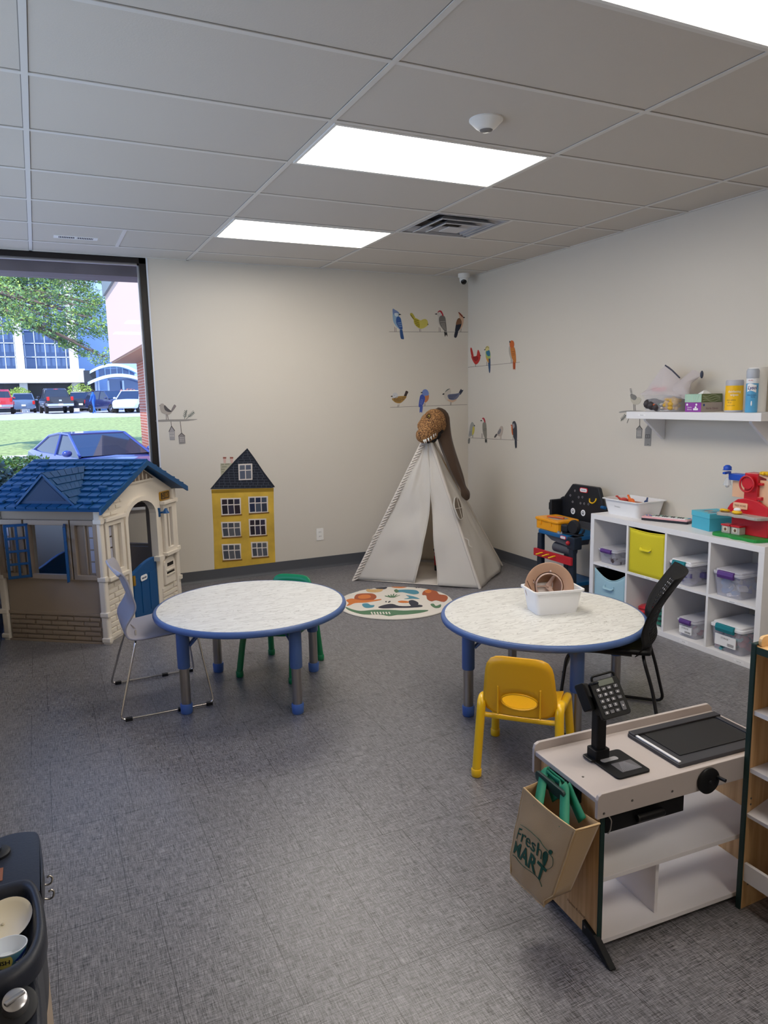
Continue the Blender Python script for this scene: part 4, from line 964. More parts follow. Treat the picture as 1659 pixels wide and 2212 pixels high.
# panel param: s across (A->B), t up 0..1
def panel(A, B, s, t, puff, seed, wr=.012):
    a = edge_at(A, ZT * t); b = edge_at(B, ZT * t); p = a.lerp(b, s)
    n = (B - A).cross(AP - A).normalized(); 
    if n.dot(ctr - A) > 0: n = -n
    k = math.sin(PI * s) * (1 - t)
    return p + n * (puff * k + wr * (noise.noise(Vector((s * 3 + seed, t * 5, seed))) * (.3 + k) + .4 * noise.noise(Vector((s * 9, t * 7 + seed, 2))) * math.sin(PI * s)))
def pan(name, A, B, s0, s1, puff, seed, n=(28, 40), z0=0.02, wr=.012):
    MB().grid(lambda u, v: panel(A, B, (s0(v) if callable(s0) else s0) * (1 - u) + (s1(v) if callable(s1) else s1) * u, z0 + (1 - z0) * v, puff, seed, wr), n[0], n[1]).build(name, canvas, tp, world=True, smooth=70, solid=.003)
# front face: two flaps that part below the slit's top
def fr_s(px, py):
    p = on_plane(px, py, F1, nrmF); t = p.z / ZT; a = edge_at(F1, p.z); b = edge_at(F2, p.z); return (p - a).dot(b - a) / (b - a).length_squared, t
L0 = fr_s(895, 1238); R0 = fr_s(946, 1250); Lm = fr_s(912, 1150); Rm = fr_s(944, 1110); Tp = fr_s(930, 1043)
tt_ = Tp[1]
def left_edge(v):
    return Tp[0] if v > tt_ else lerp(L0[0], Tp[0], (v / tt_) ** 1.0) + .0 * math.sin(PI * v / tt_)
def right_edge(v):
    return Tp[0] + .001 if v > tt_ else lerp(R0[0], Tp[0], (v / tt_) ** 1.3)
pan('door_flap', F1, F2, 0.0, left_edge, .0, 1.3, z0=.012, wr=.038); pan('door_flap', F1, F2, right_edge, 1.0, .02, 4.1, z0=.004, wr=.038)
# right side panel with a window, back panels
pan('side_panel', F2, F3, 0, 1, .05, 7.7, wr=.035, z0=.0); pan('side_panel', F3, F4, 0, 1, .0, 9.1); pan('side_panel', F4, F1, 0, 1, .0, 11.3)
# seams along the poles and the slit
def seam(A, off, r, name='pole_sleeve', k0=0.0):
    MB().tube([edge_at(A, z) + off for z in [k0 + (ZT - k0) * i / 12 for i in range(13)]], [r + .002 * math.sin(i * 2.3) for i in range(13)], 8, flat=.7).build(name, canvas, tp, world=True, smooth=60)
seam(F2, Vector((-.003, -.006, 0)), .017); seam(F3, Vector((0.004, 0, 0)), .017)
m = MB()
for i in range(46):     # ruffled sleeve of the left pole
    t = i / 46; p = edge_at(F1, ZT * t); q = edge_at(F1, ZT * (t + .9 / 46)); n = (F2 - F1).normalized()
    m.tube([p + Vector((-.012, -.008, 0)), q + n * .028 + Vector((0, -.012, 0))], [.010, .007], 6)
m.tube([edge_at(F1, ZT * i / 10) for i in range(11)], .013, 8); m.build('pole_sleeve', canv2, tp, world=True, smooth=60)
nf = nrmF if nrmF.y < 0 else -nrmF
for ef in (left_edge, right_edge):
    MB().tube([panel(F1, F2, ef(v), v, 0 if ef is left_edge else .02, 1.3 if ef is left_edge else 4.1, .038) + nf * .002 for v in [.012 + tt_ * i / 24 for i in range(24)] + ([1.0] if ef is left_edge else [])], .0045, 6).build('hem', canvas, tp, world=True, smooth=60)
# top collar
MB().tube([edge_at(F, ZT - .005) for F in (F1, F2, F3, F4)], .012, 6, closed=True).build('collar', canvas, tp, world=True, smooth=60)
# side window: dark mesh oval with a cross
nS = (F3 - F2).cross(AP - F2).normalized(); nS = nS if nS.dot(ctr - F2) < 0 else -nS
def sw(px, py): return on_plane(px, py, F2 + nS * .05, nS)
wc_ = [sw(982, 1076), sw(989, 1077), sw(995, 1090), sw(999, 1112), sw(999, 1120), sw(992, 1122), sw(985, 1108), sw(980, 1092)]
wp = smoothpoly(wc_, 4); cc = sum(wp, Vector()) / len(wp); m = MB(); m.add([p + nS * .0 for p in wp] + [p + nS * .004 for p in wp], [tuple(range(len(wp)))[::-1], tuple(range(len(wp), 2 * len(wp)))] + [(i, (i + 1) % len(wp), len(wp) + (i + 1) % len(wp), len(wp) + i) for i in range(len(wp))])
swo = m.build('tent_window', mat('window_mesh', (120, 108, 96), .9), tp, world=True)
m = MB(); m.tube([p + nS * .004 for p in wp], .005, 6, closed=True); m.tube([sw(986, 1077) + nS * .006, sw(997, 1121) + nS * .006], .004, 6).tube([sw(981, 1100) + nS * .006, sw(997, 1097) + nS * .006], .004, 6)
m.build('window_trim', canvas, swo, world=True, smooth=60)
# tie strings
MB().tube(smoothpoly([edge_at(F2, .42) + Vector((.0, -.02, 0)), edge_at(F2, .40) + Vector((.03, -.03, 0)), edge_at(F2, .36) + Vector((.02, -.03, 0)), edge_at(F2, .34) + Vector((.04, -.03, 0))], 4, closed=False), .004, 6).build('tie', canvas, tp, world=True)
MB().tube(smoothpoly([edge_at(F1, .42), edge_at(F1, .40) + Vector((-.03, -.01, 0)), edge_at(F1, .37) + Vector((-.02, -.01, 0))], 4, closed=False), .004, 6).build('tie', canvas, tp, world=True)
# ground sheet, with a soft crease
sh = [F1 + Vector((.02, 0, 0)), F2 + Vector((-.0, -.0, 0)), F3 + Vector((-.04, 0, 0)), F4 + Vector((0, -.03, 0))]
MB().grid(lambda u, v: sh[0].lerp(sh[1], u).lerp(sh[3].lerp(sh[2], u), v) + Vector((0, 0, .006 + .03 * max(0, noise.noise(Vector((u * 4, v * 4, 3)))) * math.sin(PI * u) * (1 if v > .08 else v * 12))), 40, 40).build('ground_sheet', canv2, tp, world=True, smooth=70, solid=.003)
# small red and black toy standing in the tent
tpos = on_z(944, 1232, .012); toy = thing('toy_figure', 'small red and black toy half hidden behind the tent flap', 'toy', tpos)
rd = mat('toy_red', (176, 34, 44), .4); bl_ = mat('toy_black', (26, 24, 26), .4)
MB().rbox((0, 0, .10), (.05, .04, .09), .012).ball((0, 0, .17), (.028, .025, .03)).build('torso', rd, toy, smooth=50)
MB().box((-.014, 0, .028), (.018, .024, .056)).box((.014, 0, .028), (.018, .024, .056)).build('legs', bl_, toy, bevel=.003)
MB().ball((-.022, 0, .205), .014).ball((.022, 0, .205), .014).build('ears', bl_, toy, smooth=60)
# ------------------------------------------------------------------ dinosaur costume head and tail draped on the tip
fur = bpy.data.materials.new('brown_sequin_fur'); fur.use_nodes = True; nt = fur.node_tree; b = nt.nodes['Principled BSDF']
t_ = N(nt, 'ShaderNodeTexCoord'); vo = N(nt, 'ShaderNodeTexVoronoi'); vo.inputs['Scale'].default_value = 120; nt.links.new(t_.outputs['Object'], vo.inputs['Vector'])
n_ = N(nt, 'ShaderNodeTexNoise'); n_.inputs['Scale'].default_value = 110; n_.inputs['Detail'].default_value = 4; nt.links.new(t_.outputs['Object'], n_.inputs['Vector'])
cr = N(nt, 'ShaderNodeValToRGB'); e = cr.color_ramp.elements; e[0].position = .36; e[0].color = lin((70, 42, 20)); e[1].position = .66; e[1].color = lin((196, 150, 96)); x = cr.color_ramp.elements.new(.5); x.color = lin((130, 88, 48))
nt.links.new(n_.outputs[0], cr.inputs[0]); nt.links.new(cr.outputs[0], b.inputs['Base Color']); b.inputs['Roughness'].default_value = .75
bp_ = N(nt, 'ShaderNodeBump'); bp_.inputs['Strength'].default_value = .8; bp_.inputs['Distance'].default_value = .004; nt.links.new(vo.outputs[0], bp_.inputs['Height']); nt.links.new(bp_.outputs[0], b.inputs['Normal'])
brown = mat('brown_velour', (58, 37, 17), .8, sheen=.4, bump=(25, .3)); ivory = mat('felt_white', (236, 234, 228), .8)
dD = (AP - CAM).dot(CF)
dino = thing('dinosaur_costume', 'brown dinosaur costume head with white teeth and a long tail over the tent', 'costume', AP)
def q(px, py, dd=0): return at_d(px, py, dD + dd)
S_ = dD / FPX
m = MB()
for px, py, dd, r in ((938, 908, .0, 25), (932, 915, -.02, 26), (921, 915, -.05, 16), (914, 920, -.06, 13), (925, 928, -.06, 21), (920, 936, -.09, 18), (913, 941, -.10, 15), (909, 938, -.10, 11), (916, 948, -.08, 10), (930, 938, -.05, 16), (945, 918, .02, 20), (950, 930, .04, 14), (925, 901, -.07, 10)):
    m.ball(q(px, py, dd), r * S_, seg=16)
hd_ = m.build('head', fur, dino, world=True, weld=False)
rm = hd_.modifiers.new('r', 'REMESH'); rm.mode = 'VOXEL'; rm.voxel_size = .008; rm.use_smooth_shade = True
sm_ = hd_.modifiers.new('s', 'SMOOTH'); sm_.factor = .6; sm_.iterations = 5
# lower lip line of teeth
def tooth_row(pts, n, size):
    pp_ = smoothpoly([q(*p) for p in pts], 6, closed=False); m = MB()
    for i in range(n):
        p = pp_[int(i * (len(pp_) - 1) / (n - 1))]; d = Vector((.15, -.3, -1)).normalized()
        m.lathe([(size * .5, 0), (size * .3, size * .9), (0, size * 1.8)], p - d * size * .4, 6, axis=d)
    m.build('teeth', ivory, dino, world=True)
tooth_row([(916, 952, -.14), (924, 949, -.15), (932, 943, -.13), (940, 936, -.10), (945, 924, -.05), (949, 914, -.02)], 9, .020)
m = MB()
for px, py, dd, r in ((944, 940, -.02, 9), (949, 930, .0, 10), (936, 948, -.05, 8), (925, 953, -.07, 5)): m.ball(q(px, py, dd), r * S_, seg=12)
m.build('mouth_lining', mat('mouth_black', (18, 14, 14), .8), dino, world=True, smooth=60)
# eye
ey = q(926, 899, -.17); toC = (CAM - ey).normalized()
eo = MB().ball(ey + toC * -.002, .014, seg=16).build('eye', mat('eye_yellow', (226, 190, 90), .2), dino, world=True, smooth=60)
MB().ball(ey + toC * .009, .0065, seg=12).build('pupil', mat('pupil_black', (10, 8, 8), .15), eo, world=True, smooth=60)
MB().tube([ey + toC * .004 + Vector((math.cos(a) * .017, 0, math.sin(a) * .017)) for a in [2 * PI * i / 16 for i in range(16)]], .005, 6, closed=True).build('eye_ring', mat('fur_dark', (62, 38, 20), .8), eo, world=True, smooth=60)
MB().ball(q(905, 936, -.165), .006).ball(q(912, 930, -.17), .005).build('nostril', mat('pupil_black', (10, 8, 8), .15), dino, world=True, smooth=60)
# draped cloth tail, hanging down the right pole side of the tent
ctrl = [(940, 888, -.02, 9), (951, 900, .02, 16), (955, 925, .03, 17), (962, 955, .0, 15), (972, 985, -.02, 13), (983, 1015, -.03, 12), (992, 1035, -.03, 10), (1000, 1052, -.04, 7), (1006, 1066, -.05, 10), (1010, 1076, -.05, 6), (1012, 1079, -.05, 3)]
cp = smoothpoly([Vector((*q(a, b_2, c), r * S_)) for a, b_2, c, r in ctrl], 4, closed=False)
m = MB(); rnd = random.Random(2)
V = []; seg = 20
for i, p in enumerate(cp):
    c = Vector(p[:3]); r = p[3]; d = (Vector(cp[min(i + 1, len(cp) - 1)][:3]) - Vector(cp[max(i - 1, 0)][:3])).normalized()
    uu = d.cross(CF).normalized(); vv = d.cross(uu).normalized()
    for j in range(seg):
        a = 2 * PI * j / seg; rr = r * (1 + .13 * math.sin(3 * a + i * .12) + .07 * math.sin(5 * a - i * .2))
        V.append(c + uu * math.cos(a) * rr + vv * math.sin(a) * rr * .55)
F = [(i * seg + j, i * seg + (j + 1) % seg, (i + 1) * seg + (j + 1) % seg, (i + 1) * seg + j) for i in range(len(cp) - 1) for j in range(seg)] + [tuple(range(seg)), tuple(range((len(cp) - 1) * seg, len(cp) * seg))]
m.add(V, F); m.build('cloth_tail', brown, dino, world=True, smooth=70)
# ------------------------------------------------------------------ round animal rug
rc = Vector((1.225, 2.575, 0)); RR = .465
cols = [mat('rug_cream', (222, 215, 204), .95, bump=(300, .5)), mat('rug_orange', (206, 120, 62), .95), mat('rug_rust', (164, 88, 58), .95), mat('rug_green', (88, 122, 92), .95), mat('rug_teal', (80, 138, 156), .95), mat('rug_charcoal', (58, 58, 68), .95), mat('rug_sand', (206, 170, 116), .95)]
m = MB().lathe([(0, 0), (RR, 0), (RR + .004, .004), (RR, .010), (0, .010)], rc, 72, mi=0)
ZI = [0]
def rp(P, mi, k=3, z=.0106):
    """crop coordinates -> rug"""
    pts = [on_z(730 + x / 4.254, 870 + y / 4.254, .0106) for x, y in P]
    pts = [p for p in smoothpoly(pts, k)]
    pts = [(p if (p - rc).to_2d().length < RR - .004 else Vector((*(rc.to_2d() + (p - rc).to_2d().normalized() * (RR - .004)), p.z))) for p in pts]
    ZI[0] += 1; z += ZI[0] * .00006
    n = len(pts); m.add([(p.x, p.y, .0095) for p in pts] + [(p.x, p.y, z + .0012) for p in pts], [tuple(range(n, 2 * n))] + [(i, (i + 1) % n, n + (i + 1) % n, n + i) for i in range(n)], mi)
rp([(150, 1790), (175, 1760), (250, 1752), (320, 1755), (352, 1775), (345, 1800), (290, 1820), (200, 1815), (160, 1808)], 2)       # lion mane
rp([(75, 1815), (130, 1800), (190, 1812), (290, 1815), (390, 1805), (385, 1815), (260, 1835), (160, 1840), (110, 1860), (80, 1865), (100, 1840)], 1)
rp([(185, 1782), (230, 1765), (290, 1768), (300, 1790), (250, 1802), (200, 1800)], 1)
rp([(490, 1690), (520, 1675), (600, 1675), (635, 1690), (590, 1702), (520, 1700)], 1)
rp([(790, 1730), (850, 1712), (905, 1730), (930, 1760), (990, 1770), (1010, 1795), (975, 1830), (900, 1815), (860, 1825), (820, 1805), (810, 1770), (775, 1765)], 2)  # bear
rp([(800, 1725), (830, 1718), (860, 1732), (840, 1750), (805, 1745)], 1)
rp([(250, 1700), (290, 1715), (350, 1715), (410, 1700), (405, 1730), (340, 1742), (270, 1735)], 6)
rp([(240, 1705), (275, 1690), (305, 1700), (285, 1712), (262, 1704)], 5, 2)
rp([(340, 1700), (400, 1692), (452, 1697), (430, 1712), (370, 1712)], 5)
rp([(520, 1725), (570, 1720), (640, 1718), (720, 1725), (745, 1750), (700, 1760), (640, 1750), (590, 1740), (540, 1742)], 4)     # elephant
rp([(515, 1725), (540, 1715), (560, 1735), (535, 1745)], 3)
rp([(105, 1725), (160, 1722), (140, 1738), (85, 1748)], 4, 2); rp([(625, 1770), (690, 1780), (750, 1802), (690, 1800), (610, 1803), (660, 1790)], 4, 2)
rp([(225, 1850), (270, 1845), (300, 1860), (335, 1862), (320, 1880), (260, 1885), (230, 1870)], 4)
rp([(370, 1880), (430, 1858), (500, 1850), (560, 1868), (660, 1870), (700, 1855), (770, 1862), (765, 1876), (650, 1884), (520, 1886), (420, 1890)], 5)   # toucan body
rp([(650, 1825), (690, 1815), (740, 1840), (720, 1862), (670, 1862)], 5); rp([(550, 1828), (590, 1820), (650, 1828), (640, 1838), (580, 1838)], 1)
rp([(70, 1878), (130, 1900), (210, 1915), (330, 1905), (480, 1905), (600, 1912), (700, 1908), (830, 1908), (760, 1930), (640, 1945), (540, 1950), (470, 1960), (380, 1945), (240, 1945), (150, 1925), (90, 1900)], 3)   # crocodile
for k in range(7): rp([(300 + k * 27, 1928), (312 + k * 27, 1925), (322 + k * 27, 1945), (310 + k * 27, 1947)], 0, 1, z=.0122)
for a in range(6): rp([(480 + a * 5, 1790), (430 + a * 26, 1760 + 6 * abs(a - 3)), (440 + a * 26, 1757 + 6 * abs(a - 3)), (492 + a * 5, 1790)], 3, 1)
rp([(850, 1855), (880, 1850), (900, 1870), (945, 1855), (940, 1880), (890, 1885)], 3)
for x, y in ((715, 1698), (740, 1697), (435, 1828), (460, 1832), (470, 1826)): rp([(x, y), (x + 10, y - 3), (x + 14, y + 3), (x + 4, y + 5)], 5, 1)
rug = m.build('round_rug', cols, weld=False)
tag(rug, 'round cream rug printed with jungle animals in front of the teepee', 'rug')
# ------------------------------------------------------------------ wall stickers
def dm(c): return mat('sticker_%d_%d_%d' % c, c, .6, spec=.3)
class Decal:
    """flat vinyl sticker cut in pieces, traced in the coordinates of a magnified view of the wall"""
    def __init__(s, name, label, cat, wall, ox, oy, sc, group=None, anchor=None):
        s.wall = wall; s.o = (ox, oy, sc); s.lv = 0
        s.f = (lambda px, py, l: on_y(px, py, YB - l)) if wall == 'back' else (lambda px, py, l: on_x(px, py, XR - l))
        s.t = None; s.name = name; s.label = label; s.cat = cat; s.group = group; s.anchor = anchor
        s.ax = (X3, Z3, -Y3) if wall == 'back' else (-Y3, Z3, -X3)
    def root(s, x, y):
        p = s.f(s.o[0] + x / s.o[2], s.o[1] + y / s.o[2], 0); s.t = thing(s.name, s.label, s.cat, p, group=s.group)
    def piece(s, name, P, col, k=3, lv=None, parent=None):
        if s.t is None: s.root(*P[0])
        s.lv += 1; l = .0006 + .00035 * (s.lv if lv is None else lv)
        pts = [s.f(s.o[0] + x / s.o[2], s.o[1] + y / s.o[2], l) for x, y in P]
        if k > 1: pts = smoothpoly(pts, k)
        n = len(pts); d = s.ax[2]; m = MB().add([p for p in pts] + [p - d * (l - .0001) for p in pts], [tuple(range(n)), tuple(range(2 * n - 1, n - 1, -1))] + [(i, (i + 1) % n, n + (i + 1) % n, n + i) for i in range(n)])
        return m.build(name, dm(col), parent or s.t, world=True, weld=False)
    def lines(s, name, L, col, w=3, lv=None):
        if s.t is None: s.root(*L[0][0])
        s.lv += 1; l = .0006 + .00035 * (s.lv if lv is None else lv); m = MB()
        for (x0_, y0_), (x1_, y1_) in L:
            dx, dy = x1_ - x0_, y1_ - y0_; q_ = math.hypot(dx, dy) or 1; nx, ny = -dy / q_ * w / 2, dx / q_ * w / 2
            pts = [s.f(s.o[0] + x / s.o[2], s.o[1] + y / s.o[2], l) for x, y in ((x0_ + nx, y0_ + ny), (x1_ + nx, y1_ + ny), (x1_ - nx, y1_ - ny), (x0_ - nx, y0_ - ny))]
            d = s.ax[2]; m.add(pts + [p - d * .0003 for p in pts], [(0, 1, 2, 3), (7, 6, 5, 4), (0, 1, 5, 4), (1, 2, 6, 5), (2, 3, 7, 6), (3, 0, 4, 7)])
        return m.build(name, dm(col), s.t, world=True, weld=False)
GB = 'bird stickers perched around the room corner'
def bird(label, wall, pieces, legs=None, legc=(50, 46, 44), stripes=None, eye=None):
    D = Decal('bird_sticker', label, 'wall sticker', wall, 820, 590, 5.184, GB)
    if legs: D.root(*legs[0][1])
    if legs: D.lines('legs', legs, legc, 3.5)
    for nm, P, c in pieces: D.piece(nm, P, c)
    if stripes: D.lines('feather_stripes', *stripes)
    if eye: D.piece('eye', [(eye[0] - 3, eye[1]), (eye[0], eye[1] - 3), (eye[0] + 3, eye[1]), (eye[0], eye[1] + 3)], (30, 28, 28), 2)
    return D
bird('blue jay sticker with a pointed crest, leftmost on the top perch', 'back', [
 ('tail', [(228, 620), (250, 620), (264, 680), (273, 735), (258, 740), (238, 730), (228, 670)], (48, 78, 126)),
 ('body', [(148, 398), (172, 412), (205, 430), (224, 455), (215, 485), (238, 505), (250, 560), (258, 625), (236, 634), (200, 610), (165, 565), (150, 520), (146, 460)], (140, 168, 192)),
 ('crest', [(148, 398), (175, 412), (205, 430), (218, 452), (190, 450), (165, 470), (148, 440)], (112, 130, 172)),
 ('face', [(165, 452), (195, 447), (214, 462), (200, 485), (175, 480)], (196, 206, 212)),
 ('wing', [(190, 498), (214, 486), (234, 505), (246, 560), (257, 622), (232, 630), (205, 595), (186, 550)], (56, 88, 148)),
 ('beak', [(217, 456), (243, 463), (219, 470)], (36, 34, 40))], [((168, 600), (168, 655)), ((183, 612), (184, 655))], stripes=([((200, 560), (240, 555)), ((205, 580), (246, 575)), ((215, 600), (250, 596))], (170, 196, 214), 4), eye=(205, 462))
bird('yellow bird sticker with raised striped tail on the top perch', 'back', [
 ('tail', [(340, 462), (366, 448), (402, 508), (386, 528)], (176, 164, 70)),
 ('body', [(480, 520), (510, 514), (534, 530), (543, 575), (520, 600), (490, 618), (460, 622), (430, 610), (395, 575), (383, 540), (388, 500), (430, 515), (460, 530)], (196, 184, 92)),
 ('wing', [(385, 505), (428, 516), (446, 545), (450, 612), (418, 600), (392, 565)], (178, 164, 56)),
 ('beak', [(536, 566), (546, 574), (540, 582)], (40, 36, 30))], [((445, 622), (450, 655)), ((458, 622), (463, 655))], stripes=([((390, 520), (438, 535)), ((392, 538), (442, 560)), ((398, 558), (446, 582)), ((410, 580), (446, 600)), ((348, 468), (385, 515))], (84, 74, 30), 5))
RH = lambda dx, dy: None
bird('grey bird sticker with a red crown, third on the top perch', 'back', [
 ('tail', [(724, 648), (750, 650), (760, 710), (745, 690), (732, 712)], (60, 58, 58)),
 ('body', [(642, 450), (656, 436), (682, 434), (704, 462), (735, 495), (745, 560), (752, 655), (730, 655), (700, 620), (672, 590), (654, 540), (656, 490)], (198, 190, 182)),
 ('wing', [(668, 495), (700, 472), (733, 492), (744, 560), (751, 652), (730, 650), (700, 615), (670, 560)], (112, 108, 104)),
 ('crown', [(650, 436), (670, 418), (694, 424), (715, 468), (707, 484), (694, 455), (674, 432), (656, 441)], (172, 44, 58)),
 ('beak', [(618, 458), (641, 451), (641, 464)], (40, 38, 40))], [((665, 605), (665, 656)), ((680, 615), (681, 657))], stripes=([((675, 545), (738, 540)), ((690, 560), (712, 620)), ((705, 558), (728, 635)), ((720, 556), (742, 640))], (190, 184, 176), 3))
bird('peach and brown bird sticker, rightmost on the top perch', 'back', [
 ('tail', [(848, 652), (880, 648), (862, 719), (835, 714)], (42, 44, 56)),
 ('body', [(885, 440), (920, 460), (940, 490), (938, 560), (920, 610), (896, 626), (868, 600), (882, 520), (896, 500)], (204, 166, 140)),
 ('wing', [(870, 520), (895, 503), (916, 532), (918, 570), (905, 610), (880, 652), (846, 660), (856, 575)], (42, 46, 58)),
 ('wing_cover', [(872, 520), (895, 503), (914, 530), (916, 566), (888, 574), (858, 578), (860, 548)], (124, 88, 64)),
 ('crown', [(882, 440), (896, 441), (932, 484), (928, 494), (902, 468)], (120, 54, 44)),
 ('beak', [(938, 489), (958, 498), (940, 505)], (36, 34, 36))], [((902, 620), (901, 660)), ((914, 620), (912, 660))])
def perch(label, wall, a, b):
    D = Decal('perch_line_sticker', label, 'wall sticker', wall, 820, 590, 5.184, 'thin grey perch lines of the bird stickers'); D.lines('line', [(a, b)], (112, 106, 104), 4, lv=0)
perch('thin grey perch line under the top row of four birds', 'back', (105, 657), (990, 660))
perch('thin grey perch line under the red cardinal', 'right', (984, 1055), (1570, 998))
perch('thin grey perch line touching the top of the dinosaur head', 'back', (118, 1503), (982, 1472))
perch('thin grey perch line right of the dinosaur head on the right wall', 'right', (985, 1843), (1552, 1872))
bird('red cardinal sticker with upright tail in the room corner', 'right', [
 ('tail', [(1015, 850), (1030, 838), (1052, 925), (1030, 932)], (178, 48, 42)),
 ('body', [(1030, 925), (1060, 932), (1085, 925), (1092, 890), (1102, 858), (1120, 890), (1128, 930), (1120, 975), (1095, 1015), (1070, 1020), (1045, 985), (1028, 945)], (186, 54, 48)),
 ('wing', [(1045, 937), (1098, 932), (1103, 968), (1075, 985), (1052, 968)], (142, 38, 38)),
 ('beak', [(1123, 915), (1133, 922), (1125, 930)], (60, 30, 30))], [((1073, 1015), (1073, 1046))])
bird('blue and yellow bird sticker beside the red cardinal', 'right', [
 ('tail', [(1213, 950), (1238, 950), (1238, 1100), (1224, 1102)], (46, 72, 104)),
 ('belly', [(1188, 930), (1215, 950), (1222, 1005), (1202, 980)], (204, 146, 66)),
 ('body', [(1190, 865), (1222, 860), (1238, 890), (1238, 950), (1215, 957), (1190, 932)], (158, 176, 96)),
 ('wing', [(1198, 870), (1228, 868), (1238, 920), (1215, 930), (1194, 902)], (52, 112, 142)),
 ('head', [(1180, 850), (1195, 820), (1215, 817), (1226, 840), (1216, 866), (1190, 870)], (206, 192, 128)),
 ('beak', [(1167, 862), (1183, 850), (1184, 862)], (40, 36, 36))], [((1200, 990), (1200, 1036))], stripes=([((1186, 845), (1202, 822)), ((1202, 822), (1222, 838))], (70, 66, 50), 4))
bird('orange brown bird sticker at the right end of its perch', 'right', [
 ('tail', [(1494, 972), (1519, 980), (1518, 1080), (1506, 1070), (1495, 1078)], (168, 78, 42)),
 ('breast', [(1448, 830), (1470, 824), (1484, 930), (1474, 972), (1450, 900)], (176, 166, 154)),
 ('body', [(1464, 825), (1500, 822), (1520, 880), (1526, 1000), (1495, 982), (1474, 920)], (188, 114, 54)),
 ('head', [(1455, 782), (1475, 754), (1498, 764), (1506, 800), (1496, 832), (1464, 832)], (192, 98, 48)),
 ('beak', [(1451, 759), (1466, 768), (1457, 783)], (50, 44, 40))], [((1472, 965), (1472, 1006)), ((1483, 970), (1483, 1005))], stripes=([((1478, 880), (1510, 878)), ((1482, 900), (1514, 898)), ((1486, 918), (1514, 914))], (120, 66, 34), 4))
bird('brown striped bird sticker, leftmost on the lower perch', 'back', [
 ('tail', [(272, 1380), (284, 1345), (296, 1317), (321, 1331), (308, 1360), (295, 1388)], (62, 50, 48)),
 ('body', [(140, 1405), (200, 1380), (300, 1380), (272, 1425), (232, 1456), (190, 1454), (155, 1432)], (160, 124, 68)),
 ('head', [(143, 1372), (155, 1345), (184, 1339), (206, 1364), (200, 1392), (165, 1402), (143, 1392)], (196, 196, 198)),
 ('beak', [(123, 1379), (143, 1373), (143, 1387)], (60, 48, 40))], [((208, 1470), (198, 1502)), ((220, 1470), (213, 1502))], stripes=([((165 + k * 16, 1400 - k * 1), (175 + k * 14, 1440)) for k in range(5)] + [((245, 1400), (292, 1392)), ((240, 1418), (278, 1412)), ((160, 1405), (200, 1384))], (64, 50, 40), 4), eye=(165, 1370))
bird('bluebird sticker with an orange breast above the dinosaur head', 'back', [
 ('tail', [(455, 1488), (483, 1485), (475, 1563), (463, 1552), (448, 1561)], (76, 98, 172)),
 ('breast', [(508, 1375), (550, 1362), (547, 1415), (516, 1450), (500, 1430)], (192, 124, 84)),
 ('wing', [(460, 1366), (494, 1360), (509, 1410), (482, 1480), (440, 1500), (446, 1420)], (68, 88, 168)),
 ('head', [(475, 1340), (490, 1308), (520, 1301), (545, 1325), (550, 1362), (520, 1373), (490, 1367)], (116, 136, 194)),
 ('beak', [(459, 1338), (478, 1331), (477, 1345)], (36, 36, 44))], [((500, 1455), (498, 1492)), ((513, 1455), (511, 1490))], stripes=([((468, 1410), (455, 1470)), ((484, 1412), (468, 1474))], (150, 166, 210), 3))
bird('cream bird sticker with blue striped wing, right on the lower perch', 'back', [
 ('tail', [(885, 1348), (910, 1298), (922, 1310), (938, 1311), (905, 1362)], (58, 62, 78)),
 ('body', [(720, 1360), (735, 1320), (765, 1300), (792, 1294), (800, 1340), (780, 1370), (850, 1388), (862, 1420), (820, 1445), (770, 1436), (730, 1402)], (196, 188, 178)),
 ('breast', [(760, 1415), (862, 1412), (822, 1446), (780, 1438)], (204, 174, 150)),
 ('wing', [(765, 1362), (850, 1350), (902, 1344), (870, 1402), (820, 1422), (776, 1408)], (112, 116, 138)),
 ('crown', [(733, 1335), (758, 1302), (791, 1294), (762, 1312)], (92, 98, 94)),
 ('beak', [(702, 1358), (722, 1344), (722, 1362)], (36, 34, 36))], [((792, 1445), (790, 1478)), ((805, 1445), (802, 1478))], stripes=([((775, 1368 + k * 10), (880 - k * 12, 1358 + k * 12)) for k in range(5)], (60, 66, 96), 4))
bird('grey bird sticker with a yellow belly, leftmost beside the corner', 'right', [
 ('tail', [(986, 1898), (996, 1852), (1013, 1855), (1005, 1908)], (112, 112, 108)),
 ('body', [(1015, 1700), (1035, 1667), (1055, 1690), (1062, 1720), (1050, 1800), (1030, 1822), (996, 1832), (1005, 1760)], (156, 156, 152)),
 ('belly', [(1044, 1722), (1062, 1728), (1056, 1790), (1036, 1812)], (194, 180, 84)),
 ('beak', [(1058, 1700), (1068, 1710), (1058, 1714)], (44, 40, 40))], [((1038, 1805), (1038, 1842)), ((1046, 1800), (1046, 1842))], legc=(110, 104, 98), stripes=([((1015, 1770), (1010, 1815)), ((1024, 1765), (1020, 1815))], (110, 110, 110), 3))
bird('slim grey bird sticker with a red crown, second beside the corner', 'right', [
 ('tail', [(1180, 1848), (1199, 1850), (1201, 1905), (1192, 1890), (1182, 1902)], (58, 58, 56)),
 ('body', [(1153, 1685), (1178, 1668), (1194, 1700), (1199, 1852), (1180, 1852), (1155, 1775)], (134, 130, 120)),
 ('crown', [(1145, 1632), (1160, 1617), (1177, 1635), (1184, 1670), (1173, 1670), (1160, 1636)], (176, 50, 64)),
 ('beak', [(1125, 1652), (1143, 1645), (1143, 1659)], (44, 40, 40))], [((1144, 1795), (1144, 1846)), ((1152, 1795), (1152, 1847))], legc=(110, 104, 98), stripes=([((1156, 1748), (1196, 1744)), ((1158, 1764), (1196, 1760))], (90, 88, 84), 3))
